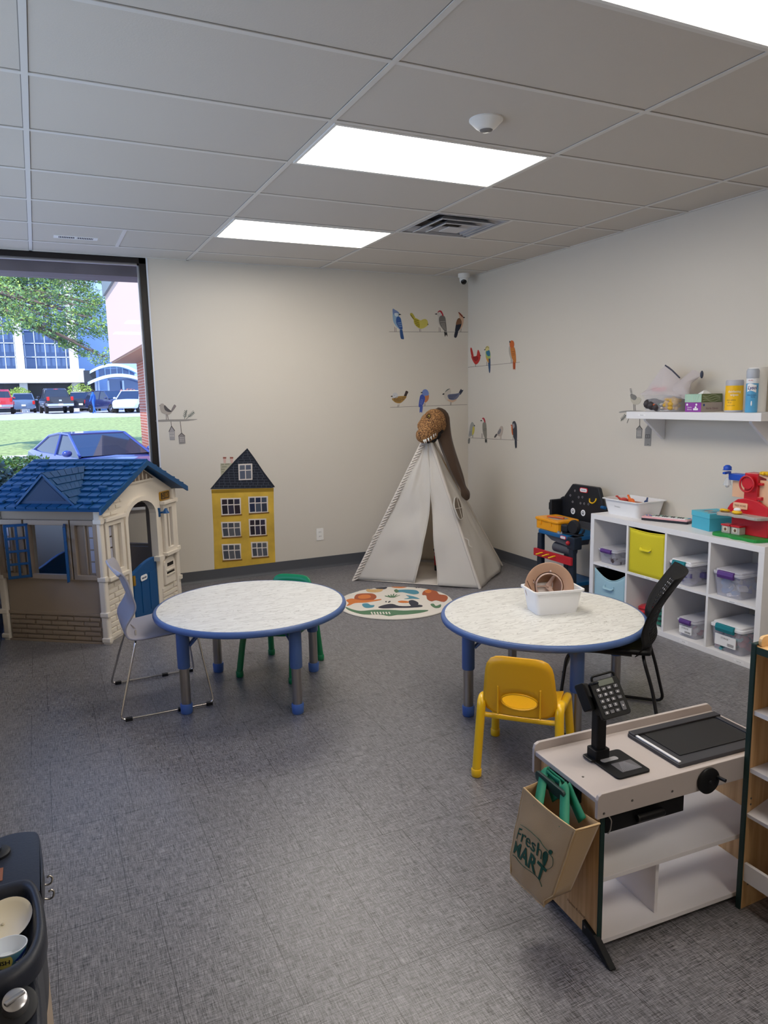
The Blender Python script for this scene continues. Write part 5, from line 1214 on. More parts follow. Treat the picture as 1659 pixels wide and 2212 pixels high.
bird('small pale grey bird sticker, third beside the corner', 'right', [
 ('tail', [(1282, 1836), (1300, 1804), (1322, 1800), (1296, 1841)], (78, 76, 76)),
 ('body', [(1340, 1740), (1360, 1712), (1381, 1726), (1380, 1770), (1365, 1822), (1335, 1826), (1315, 1802)], (182, 168, 158)),
 ('wing', [(1320, 1787), (1350, 1740), (1359, 1770), (1336, 1806)], (126, 124, 126))], [((1352, 1818), (1352, 1863)), ((1360, 1818), (1360, 1863))], legc=(150, 132, 116))
bird('black bird sticker with an orange breast, rightmost beside the corner', 'right', [
 ('tail', [(1513, 1868), (1535, 1868), (1535, 1960), (1526, 1950), (1518, 1962)], (46, 50, 62)),
 ('breast', [(1475, 1705), (1492, 1718), (1494, 1812), (1479, 1790)], (206, 104, 52)),
 ('body', [(1486, 1690), (1492, 1664), (1515, 1660), (1535, 1720), (1536, 1870), (1515, 1872), (1497, 1830), (1490, 1760)], (62, 64, 70)),
 ('face', [(1490, 1698), (1505, 1684), (1512, 1720), (1494, 1742)], (156, 156, 160)),
 ('beak', [(1465, 1703), (1478, 1696), (1478, 1709)], (180, 70, 50))], [((1494, 1825), (1494, 1868))], legc=(110, 90, 84))
# yellow town house sticker
D = Decal('house_sticker', 'tall yellow town house wall sticker with a dark slate roof', 'wall sticker', 'back', 430, 940, 5.027)
D.root(500, 1420)
wall_ = D.piece('facade', [(136, 590), (810, 572), (812, 800), (820, 1100), (829, 1388), (500, 1425), (168, 1463), (158, 1050), (145, 800)], (200, 166, 62), 1)
nt = dm((200, 166, 62)).node_tree
yv = mat('sticker_yellow_wash', (204, 168, 62), .6, var=(5, .22)); wall_.data.materials[0] = yv
D.piece('cornice', [(134, 595), (810, 576), (810, 612), (136, 632)], (148, 118, 34), 1)
ch = D.piece('chimney', [(232, 308), (375, 303), (375, 420), (238, 442)], (172, 168, 148), 1)
D.lines('chimney_bricks', [((240, 318), (270, 318)), ((282, 316), (330, 314)), ((248, 345), (300, 343)), ((240, 372), (280, 370)), ((246, 398), (270, 397))], (140, 138, 118), 12)
for a in (262, 338): D.piece('chimney_pot', [(a, 250), (a + 32, 250), (a + 30, 303), (a + 6, 303)], (206, 172, 164), 1); D.piece('pot_rim', [(a - 2, 238), (a + 34, 238), (a + 33, 254), (a - 1, 254)], (140, 78, 64), 1)
D.piece('slate_roof', [(122, 585), (240, 442), (400, 265), (524, 142), (600, 245), (700, 395), (824, 560), (790, 572), (480, 580)], (32, 36, 48), 1)
L_ = []; rnd = random.Random(4)
for r in range(15):
    y = 180 + r * 28; t = (y - 142) / 430; xl = 524 - 395 * t; xr = 524 + 292 * t
    L_.append(((xl + 20, y + rnd.uniform(-2, 2)), (xr - 16, y - 2 + rnd.uniform(-2, 2))))
    x = xl + 40 + (r % 2) * 25
    while x < xr - 25: L_.append(((x, y), (x + rnd.uniform(-3, 3), y - 26))); x += rnd.uniform(48, 72)
D.lines('slate_joints', L_, (78, 84, 98), 4)
def dwin(x, y, w, h, sl, cols, rows2, dark, sill=True):
    f_ = D.piece('window_frame', [(x, y + 6), (x + w, y), (x + w + 2, y + h - 6), (x + sl, y + h)], (216, 208, 202), 1)
    for c in range(cols):
        a = x + 14 + c * (w - 20) / cols; b = a + (w - 20) / cols - 10; s2 = sl * .5
        k = 6 * (1 - (a - x) / w)
        D.piece('pane', [(a + 2, y + 14 + k), (b, y + 12 + k), (b + s2 * .4, y + h * .34 + k), (a + s2 * .4, y + h * .36 + k)], dark[c % len(dark)], 1, parent=f_, lv=D.lv + (1 if w > 160 else 2))
        D.piece('pane', [(a + s2 * .5, y + h * .42 + k), (b + s2 * .5, y + h * .40 + k), (b + sl * .9, y + h - 22 + k), (a + sl * .9, y + h - 18 + k)], dark[(c + 1) % len(dark)], 1, parent=f_, lv=D.lv + (1 if w > 160 else 2))
    if sill: D.lines('window_sill', [((x + 8, y + h + 10), (x + w + 14, y + h - 6))], (122, 86, 30), 13, lv=10)
D.lv = 8
dk1 = [(46, 36, 46), (36, 30, 40), (52, 48, 66)]; dk2 = [(52, 58, 74), (36, 46, 72), (70, 80, 96)]; dk3 = [(82, 86, 96), (70, 74, 84), (92, 94, 100)]
D.lv = 8; dwin(232, 680, 222, 190, 12, 3, 2, dk1); D.lv = 8; dwin(533, 662, 215, 185, 8, 3, 2, dk2); D.lv = 8; dwin(238, 938, 216, 172, 16, 3, 2, dk3); D.lv = 8; dwin(538, 905, 192, 190, 10, 3, 2, dk1); D.lv = 8; dwin(245, 1178, 210, 180, 16, 3, 2, dk3); D.lv = 8; dwin(562, 1155, 186, 172, 12, 3, 2, dk3)
D.lv = 16; dwin(426, 308, 152, 182, 6, 2, 2, [(96, 102, 116), (84, 92, 110)], False)
# grey bird on a branch, beside the window
D = Decal('bird_branch_sticker', 'grey bird sticker on a branch with two hanging birdhouses beside the window', 'wall sticker', 'back', 330, 850, 13.82)
D.root(500, 800)
D.piece('branch', [(125, 790), (500, 775), (900, 770), (1200, 765), (1345, 770), (1200, 805), (900, 832), (500, 838), (125, 850)], (150, 144, 138), 2)
D.lines('legs', [((402, 600), (408, 785)), ((432, 620), (468, 785))], (96, 84, 80), 16)
D.piece('tail', [(540, 520), (630, 345), (665, 335), (695, 370), (690, 400), (580, 545)], (132, 122, 120), 2)
D.piece('body', [(215, 360), (240, 310), (300, 300), (345, 340), (390, 470), (480, 550), (570, 560), (500, 630), (430, 630), (360, 610), (270, 570), (220, 470)], (168, 158, 148))
D.piece('wing', [(335, 375), (365, 350), (450, 440), (560, 530), (540, 555), (450, 545), (370, 500), (340, 430)], (84, 80, 80))
D.piece('beak', [(190, 362), (218, 348), (220, 376)], (60, 56, 56), 1)
D.lines('leaf_sprigs', [((945, 760), (1010, 490)), ((1000, 760), (1240, 545))] + [((950 + k * 13, 700 - k * 50), (905 + k * 14, 650 - k * 50)) for k in range(4)] + [((950 + k * 13, 700 - k * 50), (1020 + k * 4, 660 - k * 50)) for k in range(4)] + [((1070 + k * 42, 690 - k * 38), (1080 + k * 42, 620 - k * 38)) for k in range(4)] + [((1070 + k * 42, 690 - k * 38), (1150 + k * 36, 690 - k * 34)) for k in range(4)], (82, 98, 92), 12)
D.lines('hanging_strings', [((545, 838), (560, 975)), ((822, 832), (858, 1180))], (96, 86, 84), 14)
D.piece('birdhouse', [(560, 980), (655, 1110), (660, 1390), (515, 1390), (495, 1130)], (158, 154, 154), 1); D.piece('birdhouse', [(858, 1185), (960, 1270), (975, 1490), (795, 1505), (770, 1275)], (138, 132, 130), 1)
D.lines('birdhouse_roofs', [((560, 975), (480, 1140)), ((560, 975), (660, 1115)), ((858, 1180), (765, 1275)), ((858, 1180), (965, 1270))], (78, 70, 72), 18)
D.lines('birdhouse_openings', [((520 + k * 45, 1160), (525 + k * 45, 1200)) for k in range(3)] + [((525 + k * 45, 1235), (532 + k * 45, 1290)) for k in range(3)] + [((812 + i * 45, 1320 + j * 50), (845 + i * 42, 1318 + j * 50)) for i in range(3) for j in range(3)], (196, 190, 184), 22)
# second grey bird sticker, partly behind the wall shelf
D = Decal('bird_branch_sticker', 'pale bird sticker with hanging birdhouses, partly behind the wall shelf', 'wall sticker', 'right', 1320, 770, 4.894)
D.root(250, 575)
D.piece('branch', [(85, 585), (160, 572), (250, 570), (340, 575), (340, 592), (160, 590), (95, 597)], (150, 148, 144), 2)
D.lines('legs', [((237, 500), (243, 572)), ((251, 500), (257, 572))], (64, 60, 58), 5)
D.piece('body', [(205, 430), (220, 460), (255, 450), (285, 430), (310, 440), (318, 460), (295, 500), (250, 510), (222, 490), (205, 455)], (190, 184, 168))
D.piece('wing', [(205, 400), (245, 405), (270, 430), (255, 460), (225, 455), (207, 430)], (128, 126, 122))
D.lines('tail', [((196 + k * 3, 345 + k * 14), (214 + k * 3, 340 + k * 14)) for k in range(5)], (70, 68, 66), 5)
D.lines('leaf_sprigs', [((102, 682), (155, 620)), ((168, 705), (185, 660))] + [((110 + k * 12, 672 - k * 14), (104 + k * 12, 648 - k * 14)) for k in range(4)] + [((110 + k * 12, 672 - k * 14), (134 + k * 10, 668 - k * 14)) for k in range(4)], (78, 88, 86), 4)
D.lines('hanging_strings', [((303, 600), (300, 735)), ((397, 600), (395, 715))], (86, 80, 78), 4)
D.piece('birdhouse', [(300, 735), (328, 768), (322, 865), (264, 865), (268, 768)], (140, 138, 136), 1); D.piece('birdhouse', [(395, 715), (424, 768), (416, 947), (350, 945), (360, 768)], (146, 144, 142), 1)
D.lines('birdhouse_roofs', [((300, 733), (265, 770)), ((300, 733), (329, 770))], (60, 56, 56), 5)
D.lines('birdhouse_openings', [((278 + i * 14, 790 + j * 16), (286 + i * 14, 789 + j * 16)) for i in range(3) for j in range(4)] , (206, 202, 198), 8)
D.lines('birdhouse_panes', [((366, 826), (384, 826)), ((390, 826), (408, 826)), ((366, 862), (384, 862)), ((390, 862), (408, 862)), ((366, 826), (366, 862)), ((387, 826), (387, 862)), ((408, 826), (408, 862)), ((380, 930), (400, 930))], (70, 66, 66), 4)
# ------------------------------------------------------------------ cube storage unit
lamw = mat('white_laminate', (232, 231, 233), .42); ink = mat('label_ink', (60, 58, 60), .6); lab = mat('label_white', (240, 240, 242), .5)
CY0, CY1, CX0, CX1, CH = .203, 1.670, 2.45, 2.838, .755
cs = thing('cube_shelf', 'white eight-cube storage shelf along the right wall', 'shelf', ((CX0 + CX1) / 2, (CY0 + CY1) / 2, 0))
MB().bb((CX0, CY0, CH - .038), (CX1, CY1, CH)).build('top_panel', lamw, cs, world=True, bevel=.0015)
MB().bb((CX0, CY0, 0), (CX1, CY1, .038)).build('bottom_panel', lamw, cs, world=True, bevel=.0015)
for y in (CY0, CY1 - .038): MB().bb((CX0, y, .038), (CX1, y + .038, CH - .038)).build('side_panel', lamw, cs, world=True)
CW = (CY1 - CY0 - .076 - 3 * .017) / 4; ZM = .038 + (CH - .076 - .017) / 2
cell = []
for c in range(4):
    y1_ = CY1 - .038 - c * (CW + .017); cell.append((y1_ - CW, y1_))
    if c < 3: MB().bb((CX0 + .001, y1_ - CW - .017, .038), (CX1, y1_ - CW, CH - .038)).build('divider', lamw, cs, world=True)
MB().bb((CX0 + .0012, CY0 + .038, ZM), (CX1, CY1 - .038, ZM + .017)).build('middle_shelf', lamw, cs, world=True)
for txt, y, z in (('Blocks', 1.47, ZM + .009), ('Dress Up', 1.08, ZM + .009), ('Trains', .80, ZM + .009), ('Doctor Kit', .40, ZM + .009), ('Animals', .75, .02), ('Play Food', .33, .02)):
    l = MB().bb((CX0 - .0008, y - .035, z - .006), (CX0, y + .035, z + .006)).build('shelf_label', lab, cs, world=True)
    MB().text(txt, (CX0 - .001, y, z), -Y3, Z3, .008, h=.0003, mi=0).build('label_text', ink, l, world=True)
clearp = mat_clear_plastic('clear_bin', (214, 214, 226), .33, .2); clearlid = mat_clear_plastic('clear_lid', (226, 226, 236), .62, .25); whl = mat('white_lid', (236, 236, 240), .35)
purple = mat('purple_latch', (88, 52, 128), .4); teal = mat('teal_latch', (14, 124, 136), .4)
def clear_box(label, y0, y1, z, h, lidm, latchm, setback=.02, depth=.30, contents=(), sticker=False):
    x0_ = CX0 + setback; w = y1 - y0; yc = (y0 + y1) / 2; xc = x0_ + depth / 2
    t = thing('storage_box', label, 'storage box', (xc, yc, z), group='latched clear storage boxes')
    k = .86; s = rrect(depth, w, .025, 4); sb = [(a * k + 0, b * k) for a, b in s]; n = len(s)
    m = MB(); zt = h * .82
    V = [(a, b, 0.001) for a, b in sb] + [(a * .97, b * .95, zt) for a, b in s] + [(a * k * .975, b * k * .97, .004) for a, b in s] + [(a * .94, b * .92, zt) for a, b in s]
    F = [tuple(range(n)), tuple(2 * n + i for i in range(n))] + [(i, (i + 1) % n, n + (i + 1) % n, n + i) for i in range(n)] + [(2 * n + i, 3 * n + i, 3 * n + (i + 1) % n, 2 * n + (i + 1) % n) for i in range(n)] + [(n + i, n + (i + 1) % n, 3 * n + (i + 1) % n, 3 * n + i) for i in range(n)]
    m.add(V, F); m.build('bin', clearp, t, smooth=40)
    MB().prism(s, (0, 0, zt), X3, Y3, Z3, h * .1).prism(rrect(depth * .93, w * .88, .02, 4), (0, 0, zt + h * .1), X3, Y3, Z3, h * .08).build('lid', lidm, t, bevel=.003)
    lw = w * .55
    for sx in (-1, 1):
        MB().prism([(-.004, 0), (.010, 0), (.016, h * .12), (.010, h * .26), (-.006, h * .27)], (sx * depth / 2, -lw / 2, zt - h * .1), Vector((sx, 0, 0)), Z3, Y3, lw).build('latch', latchm, t, bevel=.003)
    for kind, col, n_, sz in contents:
        m = MB(); rnd = random.Random(sum(col) + n_)
        cm = mat('content_%d_%d_%d' % col, col, .6)
        for i in range(n_):
            p = Vector((rnd.uniform(-.36, .36) * depth, rnd.uniform(-.34, .34) * w, rnd.uniform(.06, .6) * h))
            if kind == 'lump': m.ball(p, (sz * rnd.uniform(.6, 1.2), sz * rnd.uniform(.5, 1), sz * rnd.uniform(.4, .8)), seg=10, rot=RZ(rnd.uniform(0, 3)) @ RX(rnd.uniform(-1, 1)))
            elif kind == 'block': m.box(p, (sz * 1.3, sz, sz * .5), rot=RZ(rnd.uniform(0, 3)) @ RX(rnd.uniform(-.8, .8)))
            else: m.tube([p, p + Vector((rnd.uniform(-1, 1), rnd.uniform(-1, 1), rnd.uniform(-.3, .5))) * sz, p + Vector((rnd.uniform(-1, 1), rnd.uniform(-1, 1), 0)) * sz * 1.4], sz * .2, 6)
        m.build('contents', cm, t, smooth=50)['kind'] = 'stuff'
    if sticker:
        st = MB().bb((-depth / 2 - .001, -w * .32, h * .22), (-depth / 2 + .006, w * .30, h * .60)).build('sticker', lab, t)
        mm = MB().text('STORAGE', (-depth / 2 - .0015, 0, h * .5), -Y3, Z3, .016, h=.0004, sx=.8)
        for i in range(9): mm.bb((-depth / 2 - .0016, -w * .27 + i * .005, h * .26), (-depth / 2 - .001, -w * .27 + i * .005 + (.0015 if i % 2 else .003), h * .36))
        mm.build('print', ink, st)
    return t
ZU = ZM + .0175; ZL = .0385
clear_box('small clear box with a purple latch and brown contents, top left cube', 1.43, 1.625, ZU, .115, clearlid, purple, .03, .27, (('block', (66, 54, 56), 26, .05),))
clear_box('clear box with white lid and teal latch holding violet blue things, third top cube', .735, .922, ZU, .165, whl, teal, .015, .34, (('block', (78, 72, 118), 20, .06), ('lump', (110, 104, 150), 8, .04)))
clear_box('clear box with a purple latch holding blue and white things, top right cube', .36, .57, ZU, .17, clearlid, purple, .015, .34, (('lump', (60, 130, 190), 12, .035), ('block', (220, 222, 228), 10, .04), ('tube', (30, 80, 170), 6, .05)))
clear_box('clear box with a purple latch and white label, third bottom cube', .69, .85, ZL, .125, clearlid, purple, .03, .27, (('lump', (214, 212, 214), 14, .032), ('lump', (186, 60, 66), 5, .03)), True)
clear_box('clear box with white lid and teal latch full of pink things, bottom right cube', .33, .57, ZL, .18, whl, teal, .015, .33, (('tube', (80, 160, 170), 16, .05), ('tube', (206, 96, 120), 16, .05), ('lump', (196, 70, 84), 8, .03)), True)
# fabric bins
def fabric_bin(label, y0, y1, z, h, col, dark, sag=0.0, tagtxt=None):
    fm = mat('fabric_%d_%d_%d' % col, col, .8, bump=(400, .2)); yc = (y0 + y1) / 2; w = y1 - y0; D_ = .34; x0_ = CX0 + .012
    t = thing('fabric_bin', label, 'fabric bin', (x0_ + D_ / 2, yc, z))
    def front(u, v):
        s = math.sin(PI * u); top = h * (1 - sag * s); return (-D_ / 2 - .006 * s * math.sin(PI * v) + .02 * sag * s * v, (u - .5) * w, top * v)
    m = MB().grid(front, 16, 12); m.build('front_panel', fm, t, smooth=60, solid=.004)
    m = MB().bb((-D_ / 2, -w / 2, 0), (D_ / 2, w / 2, .004)).bb((-D_ / 2, -w / 2, 0), (D_ / 2, -w / 2 + .004, h)).bb((-D_ / 2, w / 2 - .004, 0), (D_ / 2, w / 2, h)).bb((D_ / 2 - .004, -w / 2, 0), (D_ / 2, w / 2, h))
    m.build('side_panels', mat('fabric_dark', dark, .8), t)
    if sag: MB().tube([front(i / 16, 1) for i in range(17)], .005, 6).build('rim_seam', fm, t, smooth=60)
    hz_ = h * (.80 if not sag else .62)
    MB().tube(rr3([(-D_ / 2 - .006, .045, hz_), (-D_ / 2 - .018, .04, hz_ - .012), (-D_ / 2 - .018, -.04, hz_ - .012), (-D_ / 2 - .006, -.045, hz_)], .01), .010, 8, flat=.35).build('handle', fm, t, smooth=60)
    MB().bb((-D_ / 2 - .009, -.052, hz_ - .008), (-D_ / 2 - .004, -.036, hz_ + .012)).bb((-D_ / 2 - .009, .036, hz_ - .008), (-D_ / 2 - .004, .052, hz_ + .012)).build('handle_patch', fm, t)
    MB().tube([front(.06, .86 if not sag else .8), front(.3, .80 if not sag else .72), front(.7, .80 if not sag else .72), front(.94, .86 if not sag else .8)], .0018, 5).build('crease', fm, t)
    if tagtxt:
        l = MB().bb((-D_ / 2 - .0085, -.04, h * .55), (-D_ / 2 - .006, .04, h * .59)).build('label', lab, t)
        MB().text(tagtxt, (-D_ / 2 - .009, 0, h * .57), -Y3, Z3, .011, h=.0004).build('label_text', ink, l)
    return t
fabric_bin('bright yellow fabric cube bin with a handle and white label', cell[1][0] + .008, cell[1][1] - .006, ZU, .315, (214, 200, 40), (30, 28, 30), .03, 'Puppets')
fabric_bin('pale blue fabric bin with sagging top in the bottom left cube', cell[0][0] + .01, cell[0][1] - .01, ZL, .30, (160, 196, 210), (20, 20, 24), .22)
# folded cloths
def cloth_heap(label, c, r, col, seed):
    m = MB()
    for k in range(4):
        def fn(u, v, k=k):
            a = 2 * PI * u; rr = 1 - .08 * k; ph_ = PI * v
            wob = 1 + .22 * noise.noise(Vector((math.cos(a) * 2 + seed, math.sin(a) * 2 + k, v * 3)))
            return (c[0] + math.cos(a) * r[0] * rr * math.sin(ph_) * wob, c[1] + math.sin(a) * r[1] * rr * math.sin(ph_) * wob + .012 * k, c[2] + .018 + k * r[2] * .42 - math.cos(ph_) * .017)
        m.grid(fn, 24, 10)
    return tag(m.build('folded_cloth', mat('cloth_%d_%d_%d' % col, col, .85, sheen=.2), smooth=70), label, 'cloth')
cloth_heap('red folded cloth in the bottom cube under the yellow bin', (2.60, 1.17, ZL), (.10, .09, .05), (184, 28, 40), 1)
cloth_heap('green folded cloth beside the red one in the bottom cube', (2.60, 1.02, ZL), (.10, .065, .075), (24, 108, 92), 5)
j = thing('jar', 'small blue jar with a red label standing at the back of the top right cube', 'jar', (2.772, .30, ZU))
MB().lathe([(.034, 0), (.036, .005), (.036, .20), (.03, .21)], seg=20).build('body', mat('jar_blue', (40, 96, 150), .35), j, smooth=40)
MB().lathe([(.0365, .13), (.0365, .185)], seg=20).build('label', mat('jar_red', (186, 60, 72), .5), j, smooth=40); MB().lathe([(.036, .21), (.037, .235), (0, .237)], seg=20).build('lid', mat('jar_lid', (46, 110, 164), .4), j, smooth=40)
MB().text('BUBBLES', (2.772 - .0369, .30, ZU + .16), -Y3, Z3, .014, h=.0003).build('label_text', lab, j, world=True)
# ------------------------------------------------------------------ things on top of the cube unit
ZC = CH + .0003
def tub(name, label, cat, c, rz, L, W, Hh, flare, rimw=.012, m_=None, r=.03, z=None):
    """open plastic tub: bottom L*W, opening larger by flare"""
    t = thing(name, label, cat, c, rz); m_ = m_ or mat('white_tub', (234, 234, 236), .38, coat=.1)
    n = len(rrect(L, W, r, 4)); m = MB(); V = []
    def lv(l, w_, z_): return [(a, b, z_) for a, b in rrect(l, w_, r, 4)]
    f = flare
    V = lv(L, W, 0) + lv(L + 2 * f, W + 2 * f, Hh - .004) + lv(L + 2 * f + 2 * rimw, W + 2 * f + 2 * rimw, Hh - .006) + lv(L + 2 * f + 2 * rimw, W + 2 * f + 2 * rimw, Hh) + lv(L + 2 * f - .004, W + 2 * f - .004, Hh) + lv(L - .006, W - .006, .004)
    F = [tuple(range(n)), tuple(5 * n + i for i in range(n))]
    for k in range(5): F += [(k * n + i, k * n + (i + 1) % n, (k + 1) * n + (i + 1) % n, (k + 1) * n + i) for i in range(n)]
    m.add(V, F); m.build('tub', m_, t, smooth=35); return t
wt = tub('white_bin', 'large white plastic bin of orange toys on the cube shelf', 'bin', (2.675, 1.465, ZC), 0, .23, .31, .118, .022)
MB().text('Dinosaurs', (-.130, .03, .065), (0, -1, 0), (-.18, 0, 1), .014, h=.0008).build('label_text', ink, wt)
om = mat('toy_orange', (224, 104, 36), .45); tm1 = mat('toy_blue', (44, 70, 120), .45); tm2 = mat('toy_red2', (200, 70, 60), .45)
def dinotoy(p, m_, s, label, rz):
    m = MB().ball((0, 0, s * .45), (s * .8, s * .4, s * .42), seg=12).tube([(s * .6, 0, s * .5), (s * .95, 0, s * .8), (s * 1.2, 0, s * 1.05)], [s * .26, s * .2, s * .12], 8).tube([(-s * .6, 0, s * .4), (-s * 1.3, 0, s * .2), (-s * 1.7, 0, s * .3)], [s * .25, s * .13, s * .03], 8).ball((s * 1.3, 0, s * 1.1), (s * .3, s * .18, s * .18), seg=10)
    for a in (-.4, .4):
        for b_2 in (-.25, .25): m.cyl((s * a, s * b_2, 0), (s * a, s * b_2, s * .4), s * .13, seg=8)
    t = m.build('toy_dinosaur', m_, smooth=60); t.location = p; t.rotation_euler = (0, 0, rz); tag(t, label, 'toy', None)
base_z = ZC + .086
MB().bb((-.10, -.15, .03), (.10, .15, .0835)).build('toy_layer', mat('toy_mix', (150, 90, 66), .6, var=(40, .6)), wt, bevel=.008)['kind'] = 'stuff'
dinotoy((2.63, 1.44, base_z), om, .048, 'bright orange toy dinosaur standing highest in the white bin', 1.2)
dinotoy((2.66, 1.55, base_z), tm2, .038, 'red toy dinosaur lying left of the orange one in the white bin', 2.4)
dinotoy((2.70, 1.37, base_z), tm1, .036, 'dark blue toy dinosaur right of the orange one in the white bin', .6)
# toy keyboard
kb = thing('toy_keyboard', 'pink and mint toy piano keyboard on the cube shelf', 'keyboard', (2.655, 1.125, ZC), math.radians(-68))
MB().rbox((0, 0, .008), (.33, .115, .016), .014).build('base', mat('kb_black', (30, 30, 36), .4), kb, bevel=.002)
bd = MB().rbox((0, 0, .0215), (.325, .11, .011), .012).build('body', mat('kb_pink', (236, 176, 180), .4), kb, bevel=.002)
MB().rbox((.02, .02, .0275), (.26, .06, .002), .008).build('mint_panel', mat('kb_mint', (120, 202, 172), .4), kb)
for i in range(15): MB().bb((-.09 + i * .0155, -.045, .027), (-.09 + i * .0155 + .0148, .012, .031)).build('white_key', lab, kb, bevel=.0006)
for i in range(14):
    if i % 7 not in (2, 6): MB().bb((-.0785 + i * .0155, -.014, .031), (-.0705 + i * .0155, .012, .035)).build('black_key', ink, kb)
for i, c in enumerate(((60, 130, 200), (60, 130, 200), (60, 90, 160), (120, 80, 90))): MB().cyl((-.145 + i * .017, .0 + .012 * (i % 2), .027), (-.145 + i * .017, .0 + .012 * (i % 2), .031), .006).build('button', mat('btn_%d_%d_%d' % c, c, .4), kb)
MB().cyl((.14, .03, .027), (.14, .03, .030), .016).build('speaker', mat('kb_blue', (90, 160, 200), .5), kb)
# blue keepsake box
bb_ = thing('gift_box', 'turquoise cardboard box with a lid beside the toy keyboard', 'box', (2.685, .765, ZC), math.radians(-14))
bm_ = mat('turquoise_card', (70, 172, 198), .5)
MB().box((0, 0, .045), (.185, .185, .09)).build('base', bm_, bb_, bevel=.001); ld = MB().bb((-.096, -.096, .082), (.096, .096, .116)).build('lid', mat('turquoise_lid', (82, 182, 206), .5), bb_, bevel=.002)
m = MB(); rnd = random.Random(8)
for i in range(9): m.prism([(p.x, p.y) for p in smoothpoly([(rnd.uniform(-.07, .05) + .02 * math.cos(a), rnd.uniform(-.05, .05) * 0 + (i - 4) * .014 + .008 * math.sin(a), 0) for a in (0, 1.5, 3, 4.5)], 3)], (0, 0, .1162), X3, Y3, Z3, .0005, mi=i % 3)
m.build('lid_picture', [mat('pic_orange', (214, 130, 86), .6), mat('pic_navy', (40, 92, 130), .6), mat('pic_cream', (214, 206, 190), .6)], ld)
# red barn / tree-house toy
ty = thing('toy_playset', 'red and grey toy playset with a green base at the shelf end', 'toy', (2.62, .45, ZC), 0)
red = mat('toy_bright_red', (200, 26, 40), .35, coat=.3); grn = mat('toy_green', (30, 140, 60), .4); gry = mat('toy_grey', (178, 172, 166), .45); yel = mat('toy_yellow', (238, 190, 30), .4); tbl = mat('toy_blue_b', (24, 78, 190), .4); peach = mat('toy_peach', (232, 186, 150), .5); clr = mat_clear_plastic('toy_clear', (220, 226, 232), .5, .1)
# playset coordinates: +y is left in the picture, -x towards the room
m = MB(); outl = [( -.105 + .012 * math.cos(k * 2.1), 0) for k in range(3)]
gp_ = smoothpoly([(-.115, .165, 0), (-.13, .11, 0), (-.115, .06, 0), (-.135, 0, 0), (-.12, -.05, 0), (-.13, -.11, 0), (-.1, -.16, 0), (.09, -.16, 0), (.09, .16, 0), (-.02, .17, 0)], 4)
MB().prism([(p.x, p.y) for p in gp_], (0, 0, 0), X3, Y3, Z3, .02).build('green_base', grn, ty, bevel=.004)
m = MB().bb((-.03, -.15, .02), (.085, .10, .13)).prism([(.13, .13), (-.15, .13), (-.15, .20), (-.08, .235), (0, .245), (.06, .235), (.11, .20), (.13, .17)], (-.035, 0, 0), Y3, Z3, X3, .02); m.build('red_body', red, ty, bevel=.004)
for ya, yb in ((.065, .125), (-.005, .055)):
    st = MB().bb((-.085, ya, .02), (-.03, yb, .075)).build('stall', gry, ty, bevel=.004); MB().bb((-.09, ya - .002, .066), (-.03, yb + .002, .076)).build('stall_rim', red, st, bevel=.002)
    MB().rbox((-.0865, (ya + yb) / 2, .048), (.002, .032, .03), .004, axis=0).build('picture', mat('pic_cream', (214, 206, 190), .6), st); MB().ball((-.0875, (ya + yb) / 2, .046), (.002, .009, .01), seg=8).build('animal_picture', mat('pic_brown', (110, 80, 60), .6), st)
for k, ya in enumerate((.13, .07, .01, -.05, -.11)): pass
lp = smoothpoly([(-.10, .15, 0), (-.11, .10, 0), (-.095, .06, 0), (-.115, .01, 0), (-.10, -.04, 0), (-.115, -.09, 0), (-.09, -.15, 0), (.08, -.15, 0), (.08, .14, 0)], 4)
MB().prism([(p.x, p.y) for p in lp], (0, 0, .13), X3, Y3, Z3, .02).build('balcony', gry, ty, bevel=.004)
sg = MB().rbox((-.038, 0.035, .195), (.006, .10, .038), .006, axis=0).build('sign', peach, ty); MB().text('TREE HOME', (-.0415, .035, .195), -Y3, Z3, .017, h=.0005, sx=.9).build('sign_text', mat('sign_brown', (110, 66, 36), .5), sg)
m = MB().tube(smoothpoly([(-.09, .13, .16), (-.105, .11, .168), (-.095, .085, .165), (-.07, .09, .16), (-.07, .12, .16)], 4), .008, 8, closed=True).build('yellow_ring', yel, ty, smooth=60)
MB().ball((-.09, .015, .162), (.028, .032, .013)).build('nest', yel, ty, smooth=60); MB().ball((-.09, .015, .178), (.018, .022, .012)).ball((-.09, 0.0, .18), .010).build('eggs', lab, ty, smooth=60)
m = MB().bb((-.02, -.06, .235), (.06, .03, .40)).bb((-.02, -.09, .24), (.05, -.06, .26)).bb((-.02, -.09, .33), (.05, -.06, .345)); m.build('tower', red, ty, bevel=.003)
MB().lathe([(.04, 0), (.04, .01)], (-.045, -.01, .345), 28, axis=(1, 0, 0)).build('wheel', red, ty, smooth=40); MB().tube([(-.05, -.01 + .048 * math.cos(a), .335 + .048 * math.sin(a)) for a in [2 * PI * i / 28 for i in range(28)]], .006, 8, closed=True).build('wheel_ring', red, ty, smooth=60)
MB().bb((-.0, .03, .24), (.01, .13, .34)).build('peach_wall', peach, ty, bevel=.002); MB().bb((.0, -.17, .20), (.01, -.06, .36)).build('peach_wall', peach, ty, bevel=.002)
MB().prism([(.03, .345), (.145, .345), (.15, .385), (.03, .385)], (-.02, 0, 0), Y3, Z3, X3, .07).build('blue_bucket', tbl, ty, bevel=.004)
